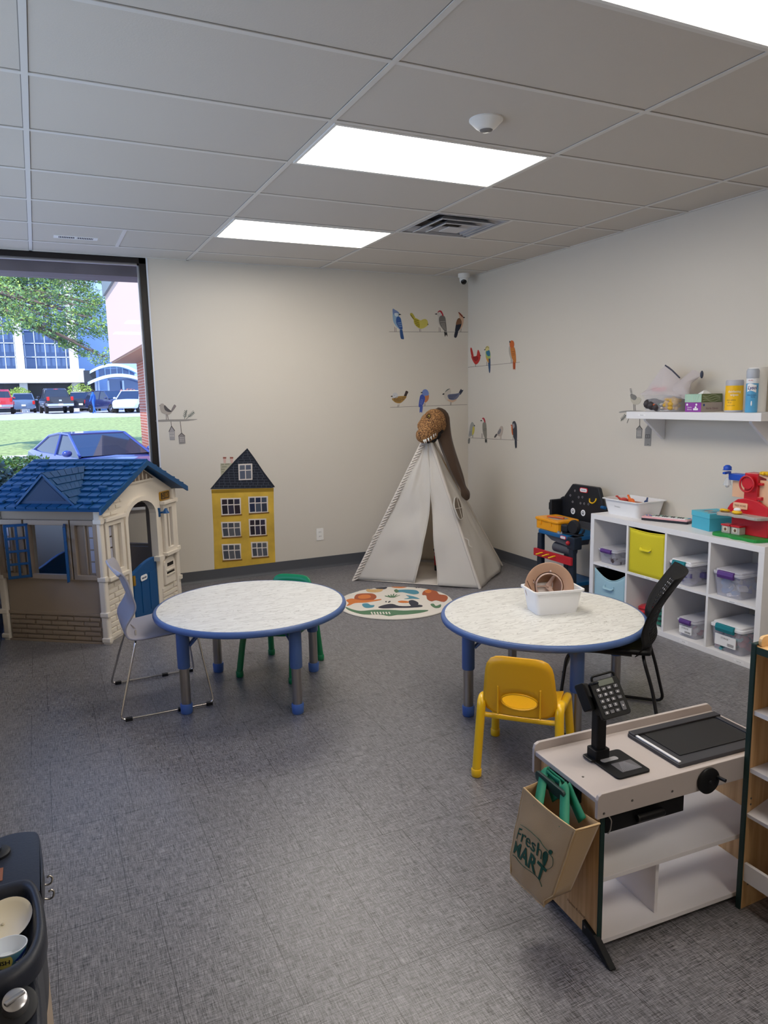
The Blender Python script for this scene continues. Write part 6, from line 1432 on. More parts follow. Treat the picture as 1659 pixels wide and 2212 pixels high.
MB().lathe([(.03, .02), (.024, .022), (.024, .04), (.012, .05), (0, .052)], (0, 0, 0), 16).prism([(-.05, .0), (.04, 0), (.05, .02), (-.04, .02)], (-.03, -.02, 0.0), X3, Y3, Z3, .012).xf(Matrix.Translation((-.01, .165, .385)) @ Matrix.Rotation(.3, 4, 'Z')).build('blue_cap', tbl, ty, smooth=50)
MB().lathe([(.008, .05), (.016, .035), (.022, .01), (.026, 0)], (-.01, .16, .31), 12).ball((-.01, .16, .305), .012).build('clear_bell', clr, ty, smooth=50)
m = MB(); 
for k in range(6): m.ball((-.01 + .018 * math.cos(k * 1.05), -.10 + .022 * math.sin(k * 1.05), .405), .011, seg=8)
m.ball((-.01, -.10, .405), (.018, .02, .012)).build('yellow_flower', yel, ty, smooth=60); MB().prism([(-.16, .36), (-.05, .39), (-.05, .40), (-.16, .375)], (-.01, 0, 0), Y3, Z3, X3, .06).build('peach_roof', peach, ty)
# ------------------------------------------------------------------ wall shelf and its things
ws = thing('wall_shelf', 'thick white floating shelf on the right wall', 'shelf', (2.715, .934, 1.47))
MB().bb((2.59, .385, 1.468), (2.838, 1.482, 1.518)).build('board', lamw, ws, world=True, bevel=.002)
for y in (1.36, .50): MB().prism([(0, 0), (-.19, 0), (-.19, -.014), (-.012, -.155), (0, -.155)], (2.838, y - .012, 1.468), X3, Z3, Y3, .024).build('bracket', lamw, ws, world=True, bevel=.002)
MB().rbox((2.5895, 1.33, 1.495), (.001, .07, .012), .003, axis=0).build('label', lab, ws, world=True)
MB().text('Sensory', (2.5888, 1.33, 1.495), -Y3, Z3, .010, h=.0003).build('label_text', ink, ws, world=True)
ZS = 1.5185
cb_ = tub('toy_bin', 'clear plastic bin full of small toys on the wall shelf', 'bin', (2.715, 1.20, ZS), 0, .19, .30, .115, .008, .008, mat_clear_plastic('clear_thin', (226, 224, 230), .16, .1))
rnd = random.Random(12)
for nm, col, n_, sz, yr_ in (('dark_toys', (58, 52, 56), 9, .045, (-.02, .12)), ('orange_toys', (214, 104, 60), 14, .018, (.03, .10)), ('green_toys', (40, 100, 72), 12, .018, (-.02, .06)), ('cream_toys', (216, 206, 190), 16, .013, (-.04, .10)), ('yellow_toys', (206, 164, 60), 26, .026, (-.12, -.03)), ('red_toys', (190, 50, 60), 8, .016, (-.05, 0))):
    m = MB()
    for i in range(n_): m.ball((rnd.uniform(-.09, -.02 if sz < .03 else .05), rnd.uniform(*yr_), rnd.uniform(.02, .085 if sz > .02 else .055)), (sz, sz * rnd.uniform(.5, 1), sz * rnd.uniform(.4, .8)), seg=8, rot=RZ(rnd.uniform(0, 3)))
    m.build(nm, mat('t_%d_%d_%d' % col, col, .5), cb_, smooth=60)['kind'] = 'stuff'
# mesh zip bag lying on the bin
zb_m = mat_clear_plastic('mesh_bag', (214, 206, 208), .55, .5)
mbg = thing('mesh_bag', 'translucent white mesh zip bag slumped on top of the toy bin', 'bag', (2.72, 1.18, ZS + .118))
def bagpt(px, py, x): p = on_x(px, py, x); return p
A1 = [bagpt(1383, 852, 2.66), bagpt(1398, 840, 2.66), bagpt(1436, 790, 2.72), bagpt(1466, 815, 2.72), bagpt(1480, 836, 2.70), bagpt(1478, 856, 2.66), bagpt(1430, 853, 2.63)]
A2 = [bagpt(1440, 838, 2.68), bagpt(1468, 822, 2.70), bagpt(1495, 800, 2.75), bagpt(1512, 806, 2.75), bagpt(1512, 813, 2.74), bagpt(1493, 826, 2.70), bagpt(1488, 852, 2.67), bagpt(1478, 862, 2.66), bagpt(1452, 850, 2.65)]
for AA in (A1, A2):
    P_ = smoothpoly(AA, 4); c = sum(P_, Vector()) / len(P_); m = MB(); n = len(P_)
    for s in (-1, 1):
        rings = [[c + (p - c) * k + Vector((s * .035 * (1 - k * k) + .004 * noise.noise(p * 30 * k), 0, 0)) for p in P_] for k in (1, .8, .55, .25)]
        V = [p for r in rings for p in r] + [c + Vector((s * .035, 0, 0))]; F = [(i * n + j, i * n + (j + 1) % n, (i + 1) * n + (j + 1) % n, (i + 1) * n + j) for i in range(3) for j in range(n)] + [(3 * n + j, 3 * n + (j + 1) % n, 4 * n) for j in range(n)]
        m.add(V, F)
    m.build('mesh_panel', zb_m, mbg, world=True, smooth=70)
MB().tube([bagpt(1437, 789, 2.715), bagpt(1452, 800, 2.715), bagpt(1464, 812, 2.715), bagpt(1468, 816, 2.71)], .005, 6).build('zip', mat('zip_dark', (52, 58, 76), .5), mbg, world=True, smooth=50)
MB().ball(bagpt(1516, 809, 2.74), (.009, .012, .026)).build('zip_pull', mat('zip_dark', (52, 58, 76), .5), mbg, world=True, smooth=60)
m = MB(); 
for px, py in ((1415, 840), (1425, 843), (1435, 842)): m.ball(on_x(px, py, 2.70), (.025, .03, .02))
m.build('pink_toy', mat('pink_soft', (232, 120, 140), .6), mbg, world=True, smooth=60)
# glove box, tissue box
gb = thing('glove_box', 'purple and grey cardboard box of nitrile gloves on the wall shelf', 'box', (2.74, .927, ZS))
gpm = mat('box_purple', (142, 60, 160), .5); ggm = mat('box_warm_grey', (176, 168, 164), .5)
g0 = (2.635, .861); 
MB().bb((2.637, .862, ZS), (2.83, .992, ZS + .062)).build('box_body', ggm, gb, world=True, bevel=.0008)
MB().bb((2.635, .8625, ZS + .001), (2.6375, .9915, ZS + .0615)).build('purple_end', gpm, gb, world=True)
MB().text('Nitrile', (2.6345, .955, ZS + .030), -Y3, Z3, .014, h=.0004).text('Gloves', (2.6345, .955, ZS + .016), -Y3, Z3, .014, h=.0004).build('end_text', lab, gb, world=True)
m = MB()
for y, z in ((.975, .048), (.90, .048), (.905, .018), (.893, .018), (.917, .018), (.905, .03)): m.lathe([(.0075, 0), (.0075, .0006)], (2.6345, y, ZS + z), 12, axis=(-1, 0, 0))
m.build('end_icons', lab, gb, world=True)
MB().text('Nitrile Gloves', (2.735, .8615, ZS + .022), X3, Z3, .020, h=.0004).build('side_text', mat('text_plum', (110, 60, 90), .5), gb, world=True)
MB().lathe([(.008, 0), (.008, .0006)], (2.66, .8615, ZS + .045), 12, axis=(0, -1, 0)).build('side_icon', mat('icon_blue', (40, 80, 150), .5), gb, world=True)
tb_ = thing('tissue_box', 'green patterned tissue box stacked on the glove box', 'tissue box', (2.74, .93, ZS + .0625)); zt = ZS + .0625
MB().bb((2.64, .865, zt), (2.83, 1.0, zt + .055)).build('box_body', mat('box_olive', (108, 124, 82), .5), tb_, world=True, bevel=.001)
MB().bb((2.6385, .8655, zt + .001), (2.6405, .9995, zt + .054)).build('mint_end', mat('box_mint', (168, 204, 184), .5), tb_, world=True)
m = MB()
for i in range(7): m.tube([(2.6382, .99 - i * .018, zt + .003), (2.6382, .985 - i * .018 + .012 * math.sin(i), zt + .052)], .0009, 4)
for i in range(4): m.tube([(2.65 + k * .018, .8645, zt + .008 + i * .012 + .006 * math.sin(k * .9 + i)) for k in range(10)], .0009, 4)
m.build('leaf_lines', mat('line_pale', (216, 226, 204), .5), tb_, world=True)
MB().add([(2.70, .91, zt + .055), (2.77, .90, zt + .055), (2.76, .96, zt + .055), (2.70, .95, zt + .055), (2.72, .92, zt + .078), (2.75, .935, zt + .082)], [(0, 1, 4), (1, 5, 4), (1, 2, 5), (2, 3, 5), (3, 4, 5), (3, 0, 4)]).build('tissue', lab, tb_, world=True)
# small bottle with label between the bin and the boxes
# wipes canister
wc2 = thing('wipes_canister', 'yellow canister of disinfecting wipes with a grey lid', 'canister', (2.70, .668, ZS))
MB().lathe([(.05, 0), (.053, .004), (.053, .012), (.0525, .165), (.053, .17), (.053, .19), (.048, .2), (0, .2)], seg=32, ms=[1, 1, 0, 1, 1, 1, 1]).build('canister', [mat('wipe_yellow', (246, 190, 10), .35), mat('wipe_grey', (180, 180, 190), .3)], wc2, smooth=40)
def curved_text(s, c, r, ang, z, size, m_, name, par, sx=1.0, shear=0, bold=0):
    m = MB().text(s, (0, 0, 0), X3, Y3, size, h=.0, sx=sx, shear=shear, bold=bold); V = []
    for p in m.v:
        a = ang + p.x / r; V.append(Vector((c[0] + (r + .0006) * math.cos(a), c[1] + (r + .0006) * math.sin(a), z + p.y)))
    m.v = V; return m.build(name, m_, par, world=True)
ac = math.atan2(CAM.y - .668, CAM.x - 2.70)
curved_text('disinfecting', (2.70, .668), .0526, ac, ZS + .128, .021, lab, 'brand_text', wc2, .82); curved_text('wipes', (2.70, .668), .0526, ac, ZS + .108, .021, lab, 'brand_text', wc2)
curved_text('75 ct', (2.70, .668), .0526, ac - .5, ZS + .06, .012, ink, 'small_text', wc2); curved_text('KILLS GERMS', (2.70, .668), .0526, ac - .35, ZS + .075, .010, ink, 'small_text', wc2); curved_text('lemon scent', (2.70, .668), .0526, ac - .35, ZS + .042, .010, ink, 'small_text', wc2)
# paper towel roll
pr = thing('paper_towel_roll', 'tall white paper towel roll behind the spray can', 'paper roll', (2.775, .565, ZS))
MB().lathe([(.02, .0), (.055, 0), (.055, .272), (.02, .272), (.02, 0)], seg=32).build('roll', mat('paper_white', (240, 238, 234), .8), pr, smooth=40)
# spray can
sc_ = thing('spray_can', 'blue and white disinfectant spray can with a grey cap', 'spray can', (2.662, .513, ZS))
MB().lathe([(.033, 0), (.035, .004), (.035, .175), (.035, .20), (.03, .212)], seg=28, ms=[0, 0, 1, 1]).build('can', [mat('can_blue', (92, 168, 214), .3), mat('can_white', (228, 232, 238), .3)], sc_, smooth=40)
MB().lathe([(.035, .205), (.036, .21), (.036, .25), (.030, .262), (.014, .262), (.012, .25), (0, .25)], seg=28).build('cap', mat('cap_grey', (178, 184, 196), .35), sc_, smooth=40)
ac = math.atan2(CAM.y - .513, CAM.x - 2.662); cc2 = (2.662, .513)
pl2 = MB(); 
for i in range(11):
    a0 = ac - .85 + i * .14; a1 = a0 + .142
    z0, z1 = ZS + .125 + .006 * math.sin(i * .4), ZS + .17 + .004 * math.sin(i * .5)
    pl2.add([(cc2[0] + .0354 * math.cos(a0), cc2[1] + .0354 * math.sin(a0), z0), (cc2[0] + .0354 * math.cos(a1), cc2[1] + .0354 * math.sin(a1), z0), (cc2[0] + .0354 * math.cos(a1), cc2[1] + .0354 * math.sin(a1), z1), (cc2[0] + .0354 * math.cos(a0), cc2[1] + .0354 * math.sin(a0), z1)], [(0, 1, 2, 3)])
pl2.build('label_patch', lab, sc_, world=True)
navyi = mat('ink_navy', (30, 50, 120), .4)
curved_text('Lysol', cc2, .0358, ac, ZS + .148, .030, navyi, 'brand_text', sc_, .85, .3, .0006)
curved_text('Disinfectant', cc2, .0353, ac, ZS + .105, .011, navyi, 'small_text', sc_); curved_text('Spray', cc2, .0353, ac + .2, ZS + .094, .011, navyi, 'small_text', sc_)
m = MB().lathe([(.0361, 0), (.0361, .012)], (2.662, .513, ZS + .186), 28); m.build('red_band', mat('can_red', (200, 60, 80), .4), sc_, world=True, smooth=40) if False else None
MB().ball((cc2[0] + .0345 * math.cos(ac), cc2[1] + .0345 * math.sin(ac), ZS + .055), (.004, .004, .016), seg=8).build('swirl', lab, sc_, world=True)
curved_text('99.9%', cc2, .0353, ac - .3, ZS + .192, .012, mat('can_red', (186, 50, 76), .4), 'small_text', sc_)
# ------------------------------------------------------------------ toy workbench
wb = thing('toy_workbench', 'black and blue toy workbench with a pegboard beside the cube shelf', 'workbench', (2.56, 2.02, 0))
wbk = mat('bench_black', (26, 28, 34), .42); wbn = mat('bench_navy', (22, 34, 50), .45); wbb = mat('bench_blue', (18, 92, 146), .4); wgr = mat('bench_grey', (78, 80, 88), .45)
bx0, bx1, by0, by1 = 2.38, 2.70, 1.775, 2.235; zt = .555
for x, y, k in ((bx0 + .02, by1 - .03, 1), (bx0 + .02, by0 + .035, -1), (bx1 - .02, by1 - .03, 1), (bx1 - .02, by0 + .035, -1)):
    MB().prism([(-.035, 0), (.035, 0), (.025, zt - .03), (-.025, zt - .03)], (x - .02, y + k * .0, 0), Y3, Z3, X3, .04).build('leg', wbn, wb, world=True, bevel=.006)
MB().rbox(((bx0 + bx1) / 2, (by0 + by1) / 2, zt - .015), (bx1 - bx0, by1 - by0, .03), .03).build('worktop', wbb, wb, world=True, bevel=.005)
MB().prism([(by1 - .07, zt - .03), (by0 + .06, zt - .03), (by0 + .08, zt - .09), (by1 - .16, zt - .07)], (bx0 + .02, 0, 0), Y3, Z3, X3, .2).build('apron', wgr, wb, world=True, bevel=.006)
MB().box((bx0 + .035, by0 + .035, zt - .05), (.08, .09, .10)).build('corner_block', wbn, wb, world=True, bevel=.01)
MB().ball((bx0 - .012, by0 + .055, zt - .05), (.018, .018, .018)).build('red_knob', mat('toy_red', (176, 34, 44), .4), wb, world=True, smooth=60)
lgb = MB().rbox((bx0 - .002, 1.90, zt - .018), (.004, .07, .026), .012, axis=0, seg=5).build('logo_badge', mat('badge_red', (200, 40, 54), .4), wb, world=True)
MB().rbox((bx0 - .0045, 1.90, zt - .018), (.002, .058, .018), .008, axis=0, seg=5).build('logo_plate', lab, lgb, world=True); MB().text('little tikes', (bx0 - .006, 1.90, zt - .018), -Y3, Z3, .011, h=.0004, sx=.85).build('logo_text', navyi, lgb, world=True)
rl = MB().rbox((bx0 - .012, (by0 + by1) / 2 + .01, .365), (.02, by1 - by0 + .01, .062), .004, axis=0).build('tool_rail', mat('rail_red', (188, 30, 44), .4), wb, world=True, bevel=.002)
for y in (2.13, 2.05, 1.97): MB().tube(rr3([(bx0 - .02, y, .375), (bx0 - .045, y, .375), (bx0 - .06, y + .03, .36), (bx0 - .05, y + .045, .358)], .01), .006, 8).build('yellow_hook', mat('hook_yellow', (240, 190, 30), .4), rl, world=True, smooth=60)
MB().bb((bx0 + .02, by0 + .06, .14), (bx1 - .02, by1 - .05, .17)).build('lower_shelf', wbb, wb, world=True, bevel=.005)
MB().cyl((bx0 + .06, by1 - .17, .43), (bx0 + .06, by0 + .07, .43), .04, seg=16).cyl((bx0 + .1, by1 - .22, .48), (bx0 + .1, by0 + .10, .48), .03, seg=16).build('grey_drum', wgr, wb, world=True, smooth=50)
# pegboard
pbx = 2.715
pb2 = MB().prism([(1.80, .555), (2.36, .555), (2.36, .775), (2.33, .79), (2.31, .79), (2.305, .80), (2.22, .895), (2.205, .91), (1.905, .91), (1.89, .90), (1.835, .765), (1.80, .74)], (pbx, 0, 0), Y3, Z3, X3, .035).build('pegboard', wbk, wb, world=True, bevel=.006)
MB().bb((2.60, 2.33, .555), (2.74, 2.36, .77)).build('side_wing', wbk, wb, world=True, bevel=.008); MB().bb((2.60, 1.79, .555), (2.74, 1.81, .72)).build('side_wing', wbk, wb, world=True, bevel=.008)
MB().rbox((pbx - .002, 2.09, .585), (.006, .40, .055), .01, axis=0).build('grey_strip', wgr, wb, world=True)
def pbp(px, py, x=pbx - .003): return on_x(px, py, x)
c = pbp(1261, 1059); lgb = MB().rbox(c, (.004, .095, .04), .016, axis=0, seg=5).build('logo_badge', mat('badge_red', (200, 40, 54), .4), wb, world=True)
MB().rbox(c - Vector((.003, 0, 0)), (.002, .08, .028), .012, axis=0, seg=5).build('logo_plate', lab, lgb, world=True); MB().text('little tikes', c - Vector((.0045, 0, 0)), -Y3, Z3, .016, h=.0004, sx=.85).build('logo_text', navyi, lgb, world=True)
for px, py in ((1242, 1060), (1232, 1070), (1250, 1074), (1258, 1074), (1237, 1084), (1254, 1087), (1262, 1088), (1271, 1089)):
    c = pbp(px, py); MB().tube([c + Vector((0, .008 * math.cos(a), .008 * math.sin(a))) for a in [2 * PI * i / 10 for i in range(10)]], .0015, 5, closed=True).build('tool_outline', wgr if False else mat('outline_grey', (150, 150, 156), .5), pb2, world=True)
for px, py in ((1238, 1104), (1260, 1108)):
    c = pbp(px, py); s_ = MB().lathe([(.026, 0), (.026, .003)], c, 24, axis=(-1, 0, 0)).build('gauge', lab, pb2, world=True); MB().tube([c + Vector((-.004, .012 * math.cos(a), .012 * math.sin(a))) for a in [2 * PI * i / 16 for i in range(16)]], .002, 5, closed=True).ball(c + Vector((-.004, 0, -.004)), (.002, .005, .005), seg=8).build('dial', ink, s_, world=True)
MB().tube(smoothpoly([pbp(1274, 1077), pbp(1274, 1084), pbp(1280, 1087), pbp(1286, 1083), pbp(1288, 1077)], 4, closed=False), .006, 8).build('yellow_tool', mat('hook_yellow', (240, 190, 30), .4), pb2, world=True, smooth=60)
MB().cyl(pbp(1300, 1096, 2.68), pbp(1307, 1097, 2.66), .014, seg=10).build('blue_peg', wbb, wb, world=True, smooth=50)
MB().tube(rr3([(2.62, 2.362, .74), (2.62, 2.385, .74), (2.62, 2.385, .68), (2.62, 2.362, .68)], .008), .004, 6).build('side_handle', wbk, wb, world=True)
# toolbox on the bench
tbx = thing('toolbox', 'orange yellow toolbox lying on the toy workbench', 'toolbox', (2.51, 2.145, zt), math.radians(-4)); oy = mat('toolbox_orange', (240, 160, 20), .4)
MB().rbox((0, 0, .035), (.21, .31, .07), .03).build('case', oy, tbx, bevel=.004); MB().rbox((0, 0, .082), (.23, .33, .022), .035).build('lid', oy, tbx, bevel=.006)
for y in (-.07, .07): MB().bb((-.113, y - .012, .04), (-.102, y + .012, .075)).build('latch', oy, tbx, bevel=.002)
MB().rbox((0, -.02, .094), (.12, .14, .004), .02).build('clear_window', mat('tb_grey', (160, 158, 160), .3), tbx); MB().tube([(-.05, .06, .102), (.0, -.10, .104)], .007, 8).build('handle', mat('handle_orange', (206, 96, 40), .4), tbx, smooth=50)
# toy saw / sander
sw_ = thing('toy_power_tool', 'black and yellow toy circular saw on the workbench', 'toy tool', (2.455, 1.875, zt), math.radians(95)); yl = mat('tool_yellow', (236, 196, 40), .4)
MB().bb((-.09, -.025, 0), (.09, .03, .012)).build('base_plate', wbk, sw_, bevel=.003); MB().lathe([(0, 0), (.05, 0), (.058, .012), (.058, .03), (.05, .042), (0, .042)], (-.01, .02, .062), 24, axis=(0, -1, 0)).build('blade_guard', wbk, sw_, smooth=40)
MB().lathe([(.028, 0), (.028, .004), (.0, .005)], (.02, -.02, .055), 20, axis=(0, -1, 0)).build('yellow_disc', yl, sw_, smooth=40); MB().tube([(-.05 + .0, -.022, .07), (-.03, -.022, .095), (.0, -.022, .108)], .008, 8).build('yellow_stripe', yl, sw_, smooth=50)
MB().bb((.04, -.03, .012), (.11, .03, .075)).build('motor', wbk, sw_, bevel=.012); MB().bb((.06, -.034, .03), (.1, -.028, .06)).build('yellow_patch', yl, sw_, bevel=.002)
MB().tube(smoothpoly([(-.06, 0, .01), (-.11, 0, .03), (-.12, .0, .06), (-.09, 0, .02)], 4, closed=False), .004, 6).build('cord', wbk, sw_)
for k, (a, b_2) in enumerate(((2.40, 1.99), (2.405, 1.955), (2.395, 1.97))):
    tag(MB().lathe([(.009, 0), (.009, .008), (.005, .009), (.005, .018), (0, .018)], (a, b_2, zt), 6).build('toy_bolt', mat('bolt_grey', (150, 160, 170), .4)), ('grey toy bolt nearest the toolbox on the bench edge', 'grey toy bolt nearest the toy saw on the bench edge', 'grey toy bolt between two others on the bench edge')[k], 'toy bolt', 'loose toy bolts on the workbench')
# ------------------------------------------------------------------ play shop counter
wood = mat_wood('beige_wood', (190, 146, 96), (216, 176, 126), axis=2, scale=16); woodh = mat_wood('beige_wood_top', (214, 172, 118), (226, 190, 140), axis=0, scale=16)
ctop = mat('counter_grey', (182, 172, 168), .42); dgreen = mat('dark_green_edge', (14, 44, 40), .45); blk = mat('matte_black', (13, 13, 15), .5, spec=.3); blg = mat('satin_black', (12, 12, 14), .3); shw = mat('shelf_white', (226, 222, 224), .42); screwm = mat('screw', (120, 116, 112), .3, metal=.8)
K = thing('play_counter', 'small toy shop counter with grey top and wooden sides at lower right', 'counter', (.068, -1.076, 0), -.06)
WX, WY, HT = .752, .305, .505
MB().bb((0, 0, HT - .016), (WX, WY, HT)).build('top', ctop, K, bevel=.002)
for xx in (.022, WX - .034):
    p_ = MB().bb((xx, .004, .022), (xx + .014, WY - .004, HT - .016)).build('side_panel', wood, K)
    MB().bb((xx - .0008, .0, .022), (xx + .0148, .005, HT - .018)).build('edge_strip', dgreen, p_, bevel=.001)
lip = rrect(WX + .006, .068, .02, 5, cx=WX / 2, cy=.485)
LP = [(-.003, .445), (WX + .003, .445), (WX + .003, .505), (WX - .012, .521), (.012, .521), (.002, .515), (-.003, .503)]
fl_ = MB().prism(LP, (0, -.002, 0), X3, Z3, -Y3, .012).build('front_rail', ctop, K, bevel=.0015)
for x, z in ((.02, .46), (.12, .476), (.27, .47), (.62, .48)): MB().lathe([(.0035, 0), (.0035, .0012), (.0, .0012)], (x, -.0141, z), 10, axis=(0, -1, 0)).build('screw', screwm, fl_)
MB().prism([(-.003, .43), (WX + .003, .43), (WX + .003, .515), (WX - .015, .532), (.015, .532), (.002, .526), (-.003, .512)], (0, WY + .012, 0), X3, Z3, -Y3, .012).build('back_rail', ctop, K, bevel=.0015)
MB().lathe([(.004, 0), (.004, .0008), (0, .0008)], (.04, .11, HT), 10).build('screw', screwm, K)
MB().bb((.036, .004, .225), (WX - .034, WY - .006, .240)).build('middle_shelf', shw, K, bevel=.001); MB().bb((.036, .002, .022), (WX - .034, WY - .004, .037)).build('bottom_shelf', shw, K, bevel=.001)
MB().bb((.262, .03, .037), (.274, WY - .02, .225)).build('divider', shw, K)
dw = MB().bb((.037, -.002, .385), (.33, .20, .444)).build('drawer', blk, K, bevel=.002)
MB().rbox((.19, -.014, .413), (.10, .022, .024), .010, axis=0).build('drawer_handle', blg, dw, bevel=.004)
MB().tube(rr3([(.045, -.004, .44), (.050, -.012, .43), (.046, -.012, .40), (.045, -.004, .385)], .008), .0022, 6).build('wire_clip', steel, K, smooth=60)
wh = MB().lathe([(.038, 0), (.041, .003), (.041, .010), (.036, .014), (0, .014)], (.405, -.014, .476), 32, axis=(0, -1, 0)).build('crank_wheel', blk, K, smooth=40); MB().cyl((.432, -.028, .486), (.437, -.055, .486), .0055, seg=10).build('crank_handle', blg, wh, smooth=50); MB().lathe([(.006, 0), (.004, .003), (0, .003)], (.405, -.028, .476), 10, axis=(0, -1, 0)).build('hub', blg, wh)
MB().lathe([(.022, 0), (.02, .012), (0, .016)], (WX - .034, .05, .43), 16, axis=(-1, 0, 0)).build('round_hook', blg, K, smooth=50)
MB().prism([(-.03, .05), (.0, .06), (.02, .022), (-.004, .0), (-.016, .0), (-.03, .03)], (.028, .02, 0), -Y3, Z3, X3, .012)  # shape only
for xx in (.022,):
    ft = MB().prism([(.06, .072), (.006, .058), (-.075, .004), (-.070, .0), (-.055, .0), (.03, .03), (.06, .03)], (xx - .012, -.0, 0), Y3, Z3, X3, .022).build('foot', blk, K, bevel=.003)
    MB().lathe([(.004, 0), (.004, .001), (0, .001)], (xx - .0121, .045, .058), 10, axis=(-1, 0, 0)).build('screw', screwm, ft)
MB().bb((WX - .045, -.0, .0), (WX - .02, .05, .03)).bb((.015, WY - .06, .0), (.04, WY - .004, .024)).bb((WX - .045, WY - .06, .0), (WX - .02, WY - .004, .024)).build('rear_foot', blk, K)
MB().text('Melissa & Doug', (.0215, .105, .075), -Y3, Z3, .014, h=.0003, shear=.2).build('maker_text', mat('burnt_brown', (110, 76, 46), .6), K)
# handle that carries the bag, on the left panel
hl = MB().bb((.012, .09, .435), (.022, .245, .485)).build('bag_hanger', dgreen, K, bevel=.002)
MB().rbox((-.036, .168, .464), (.010, .15, .034), .014, axis=0, seg=5).build('hanger_bar', dgreen, hl, bevel=.002); MB().bb((-.032, .112, .455), (.014, .122, .47)).bb((-.032, .214, .455), (.014, .224, .47)).build('hanger_arm', dgreen, hl)
# conveyor set in the top
cv = thing('toy_conveyor', 'black toy conveyor belt panel set into the grey counter top', 'conveyor', WM(K) @ Vector((.53, .148, HT + .0004)), -.06)
MB().rbox((0, 0, .006), (.385, .235, .012), .006).build('frame', mat('conv_grey', (52, 52, 57), .4), cv, bevel=.002)
MB().bb((-.150, -.075, .0125), (.155, .085, .0145)).build('belt', mat('belt_black', (20, 20, 23), .55), cv)
MB().bb((-.19, .085, .012), (.19, .115, .020)).build('end_rail', mat('conv_dark', (44, 44, 50), .4), cv, bevel=.002); MB().bb((-.186, -.108, .012), (-.176, .085, .0165)).build('silver_strip', mat('strip_silver', (222, 222, 226), .25), cv, bevel=.001); MB().bb((.165, -.1, .012), (.185, .085, .0165)).build('side_rail', mat('conv_dark', (44, 44, 50), .4), cv, bevel=.002)
# card reader / scanner with keypad
sc2 = thing('toy_cash_register', 'black toy cash register scanner with number keypad on the counter', 'cash register', WM(K) @ Vector((.185, .135, HT + .0004)), -.06)
MB().rbox((0.0, -.01, .003), (.125, .15, .006), .012).build('base_plate', blk, sc2, bevel=.0015); MB().rbox((.01, -.035, .0065), (.075, .055, .001), .003).build('scan_window', mat('scan_grey', (96, 94, 98), .3), sc2)
m = MB()
for i in range(-5, 6): m.tube([(.01 + i * .002, -.012, .0072), (.01 + i * .0062, -.060, .0072)], .0004, 4)
m.build('scan_lines', mat('scan_line', (170, 168, 172), .4), sc2)
MB().rbox((-.012, .018, .0068), (.062, .02, .0012), .008).build('card_slot', mat('scan_line', (170, 168, 172), .4), sc2); MB().rbox((-.045, .052, .006), (.055, .05, .006), .008).build('rear_plate', blg, sc2, bevel=.0015)
px_, py_ = -.030, .050
MB().rbox((px_, py_, .022), (.055, .048, .03), .006).build('collar', blk, sc2, bevel=.002); MB().rbox((px_, py_, .095), (.036, .034, .15), .006).build('post', blk, sc2, bevel=.002)
# head: keypad slab facing the shopkeeper
hr = Matrix.Rotation(math.radians(-36), 3, 'Z') @ Matrix.Rotation(math.radians(52), 3, 'X'); hr = RZ(math.radians(-14)) @ RX(math.radians(56)) @ RZ(math.radians(10)); hc = Vector((px_ + .020, py_ - .020, .205))
def hx(v): return hc + hr @ Vector(v)
hd = MB().rbox((0, 0, 0), (.098, .120, .018), .010).xf(Matrix.Translation(hc) @ hr.to_4x4()).build('keypad_body', blk, sc2, bevel=.002)
MB().rbox((.004, .0485, .0098), (.052, .017, .0012), .002).xf(Matrix.Translation(hc) @ hr.to_4x4()).build('display', mat('lcd', (92, 98, 88), .2), hd)
MB().tube(rr3([hx((-.036, .056, .004)), hx((-.036, .074, .010)), hx((.040, .074, .010)), hx((.040, .056, .004))], .01), .004, 8).build('carry_loop', blk, hd, smooth=60)
keys = (('%', 'off', 'on/c', '/'), ('7', '8', '9', 'x'), ('4', '5', '6', '-'), ('1', '2', '3', '+'), ('0', '.', '=', ''))
km = mat('key_grey', (86, 86, 93), .4); kt = mat('key_text', (236, 236, 240), .5)
for r, row in enumerate(keys):
    for c, ch_ in enumerate(row):
        if ch_ == '': continue
        big = ch_ == '+'; x = -.030 + c * .0185 + (.004 if c == 3 else 0); y = .030 - r * .0178; w_, h_ = .0135, .0098
        if big: y -= .009; h_ = .027
        kk = MB().rbox((x, y, .0105), (w_, h_, .0035), .002).xf(Matrix.Translation(hc) @ hr.to_4x4()).build('key', km, hd)
        MB().text(ch_, (x, y, .0124), X3, Y3, .010 if len(ch_) == 1 else .0045, h=.0002, bold=.0002).xf(Matrix.Translation(hc) @ hr.to_4x4()).build('key_text', kt, hd)
MB().rbox((0, 0, 0), (.055, .06, .03), .006).xf(Matrix.Translation(hx((-.02, -.01, -.022))) @ hr.to_4x4()).build('neck', blk, sc2, bevel=.003)
MB().rbox((0, 0, 0), (.030, .085, .05), .006).xf(Matrix.Translation(hx((-.065, .022, -.018))) @ (hr @ RY(math.radians(-42))).to_4x4()).build('scanner_hood', blk, sc2, bevel=.003)
MB().tube([hx((-.044 + i * .0028, .052, .011 + .003 * (i % 2))) for i in range(9)], .003, 6).build('coil', blg, sc2)
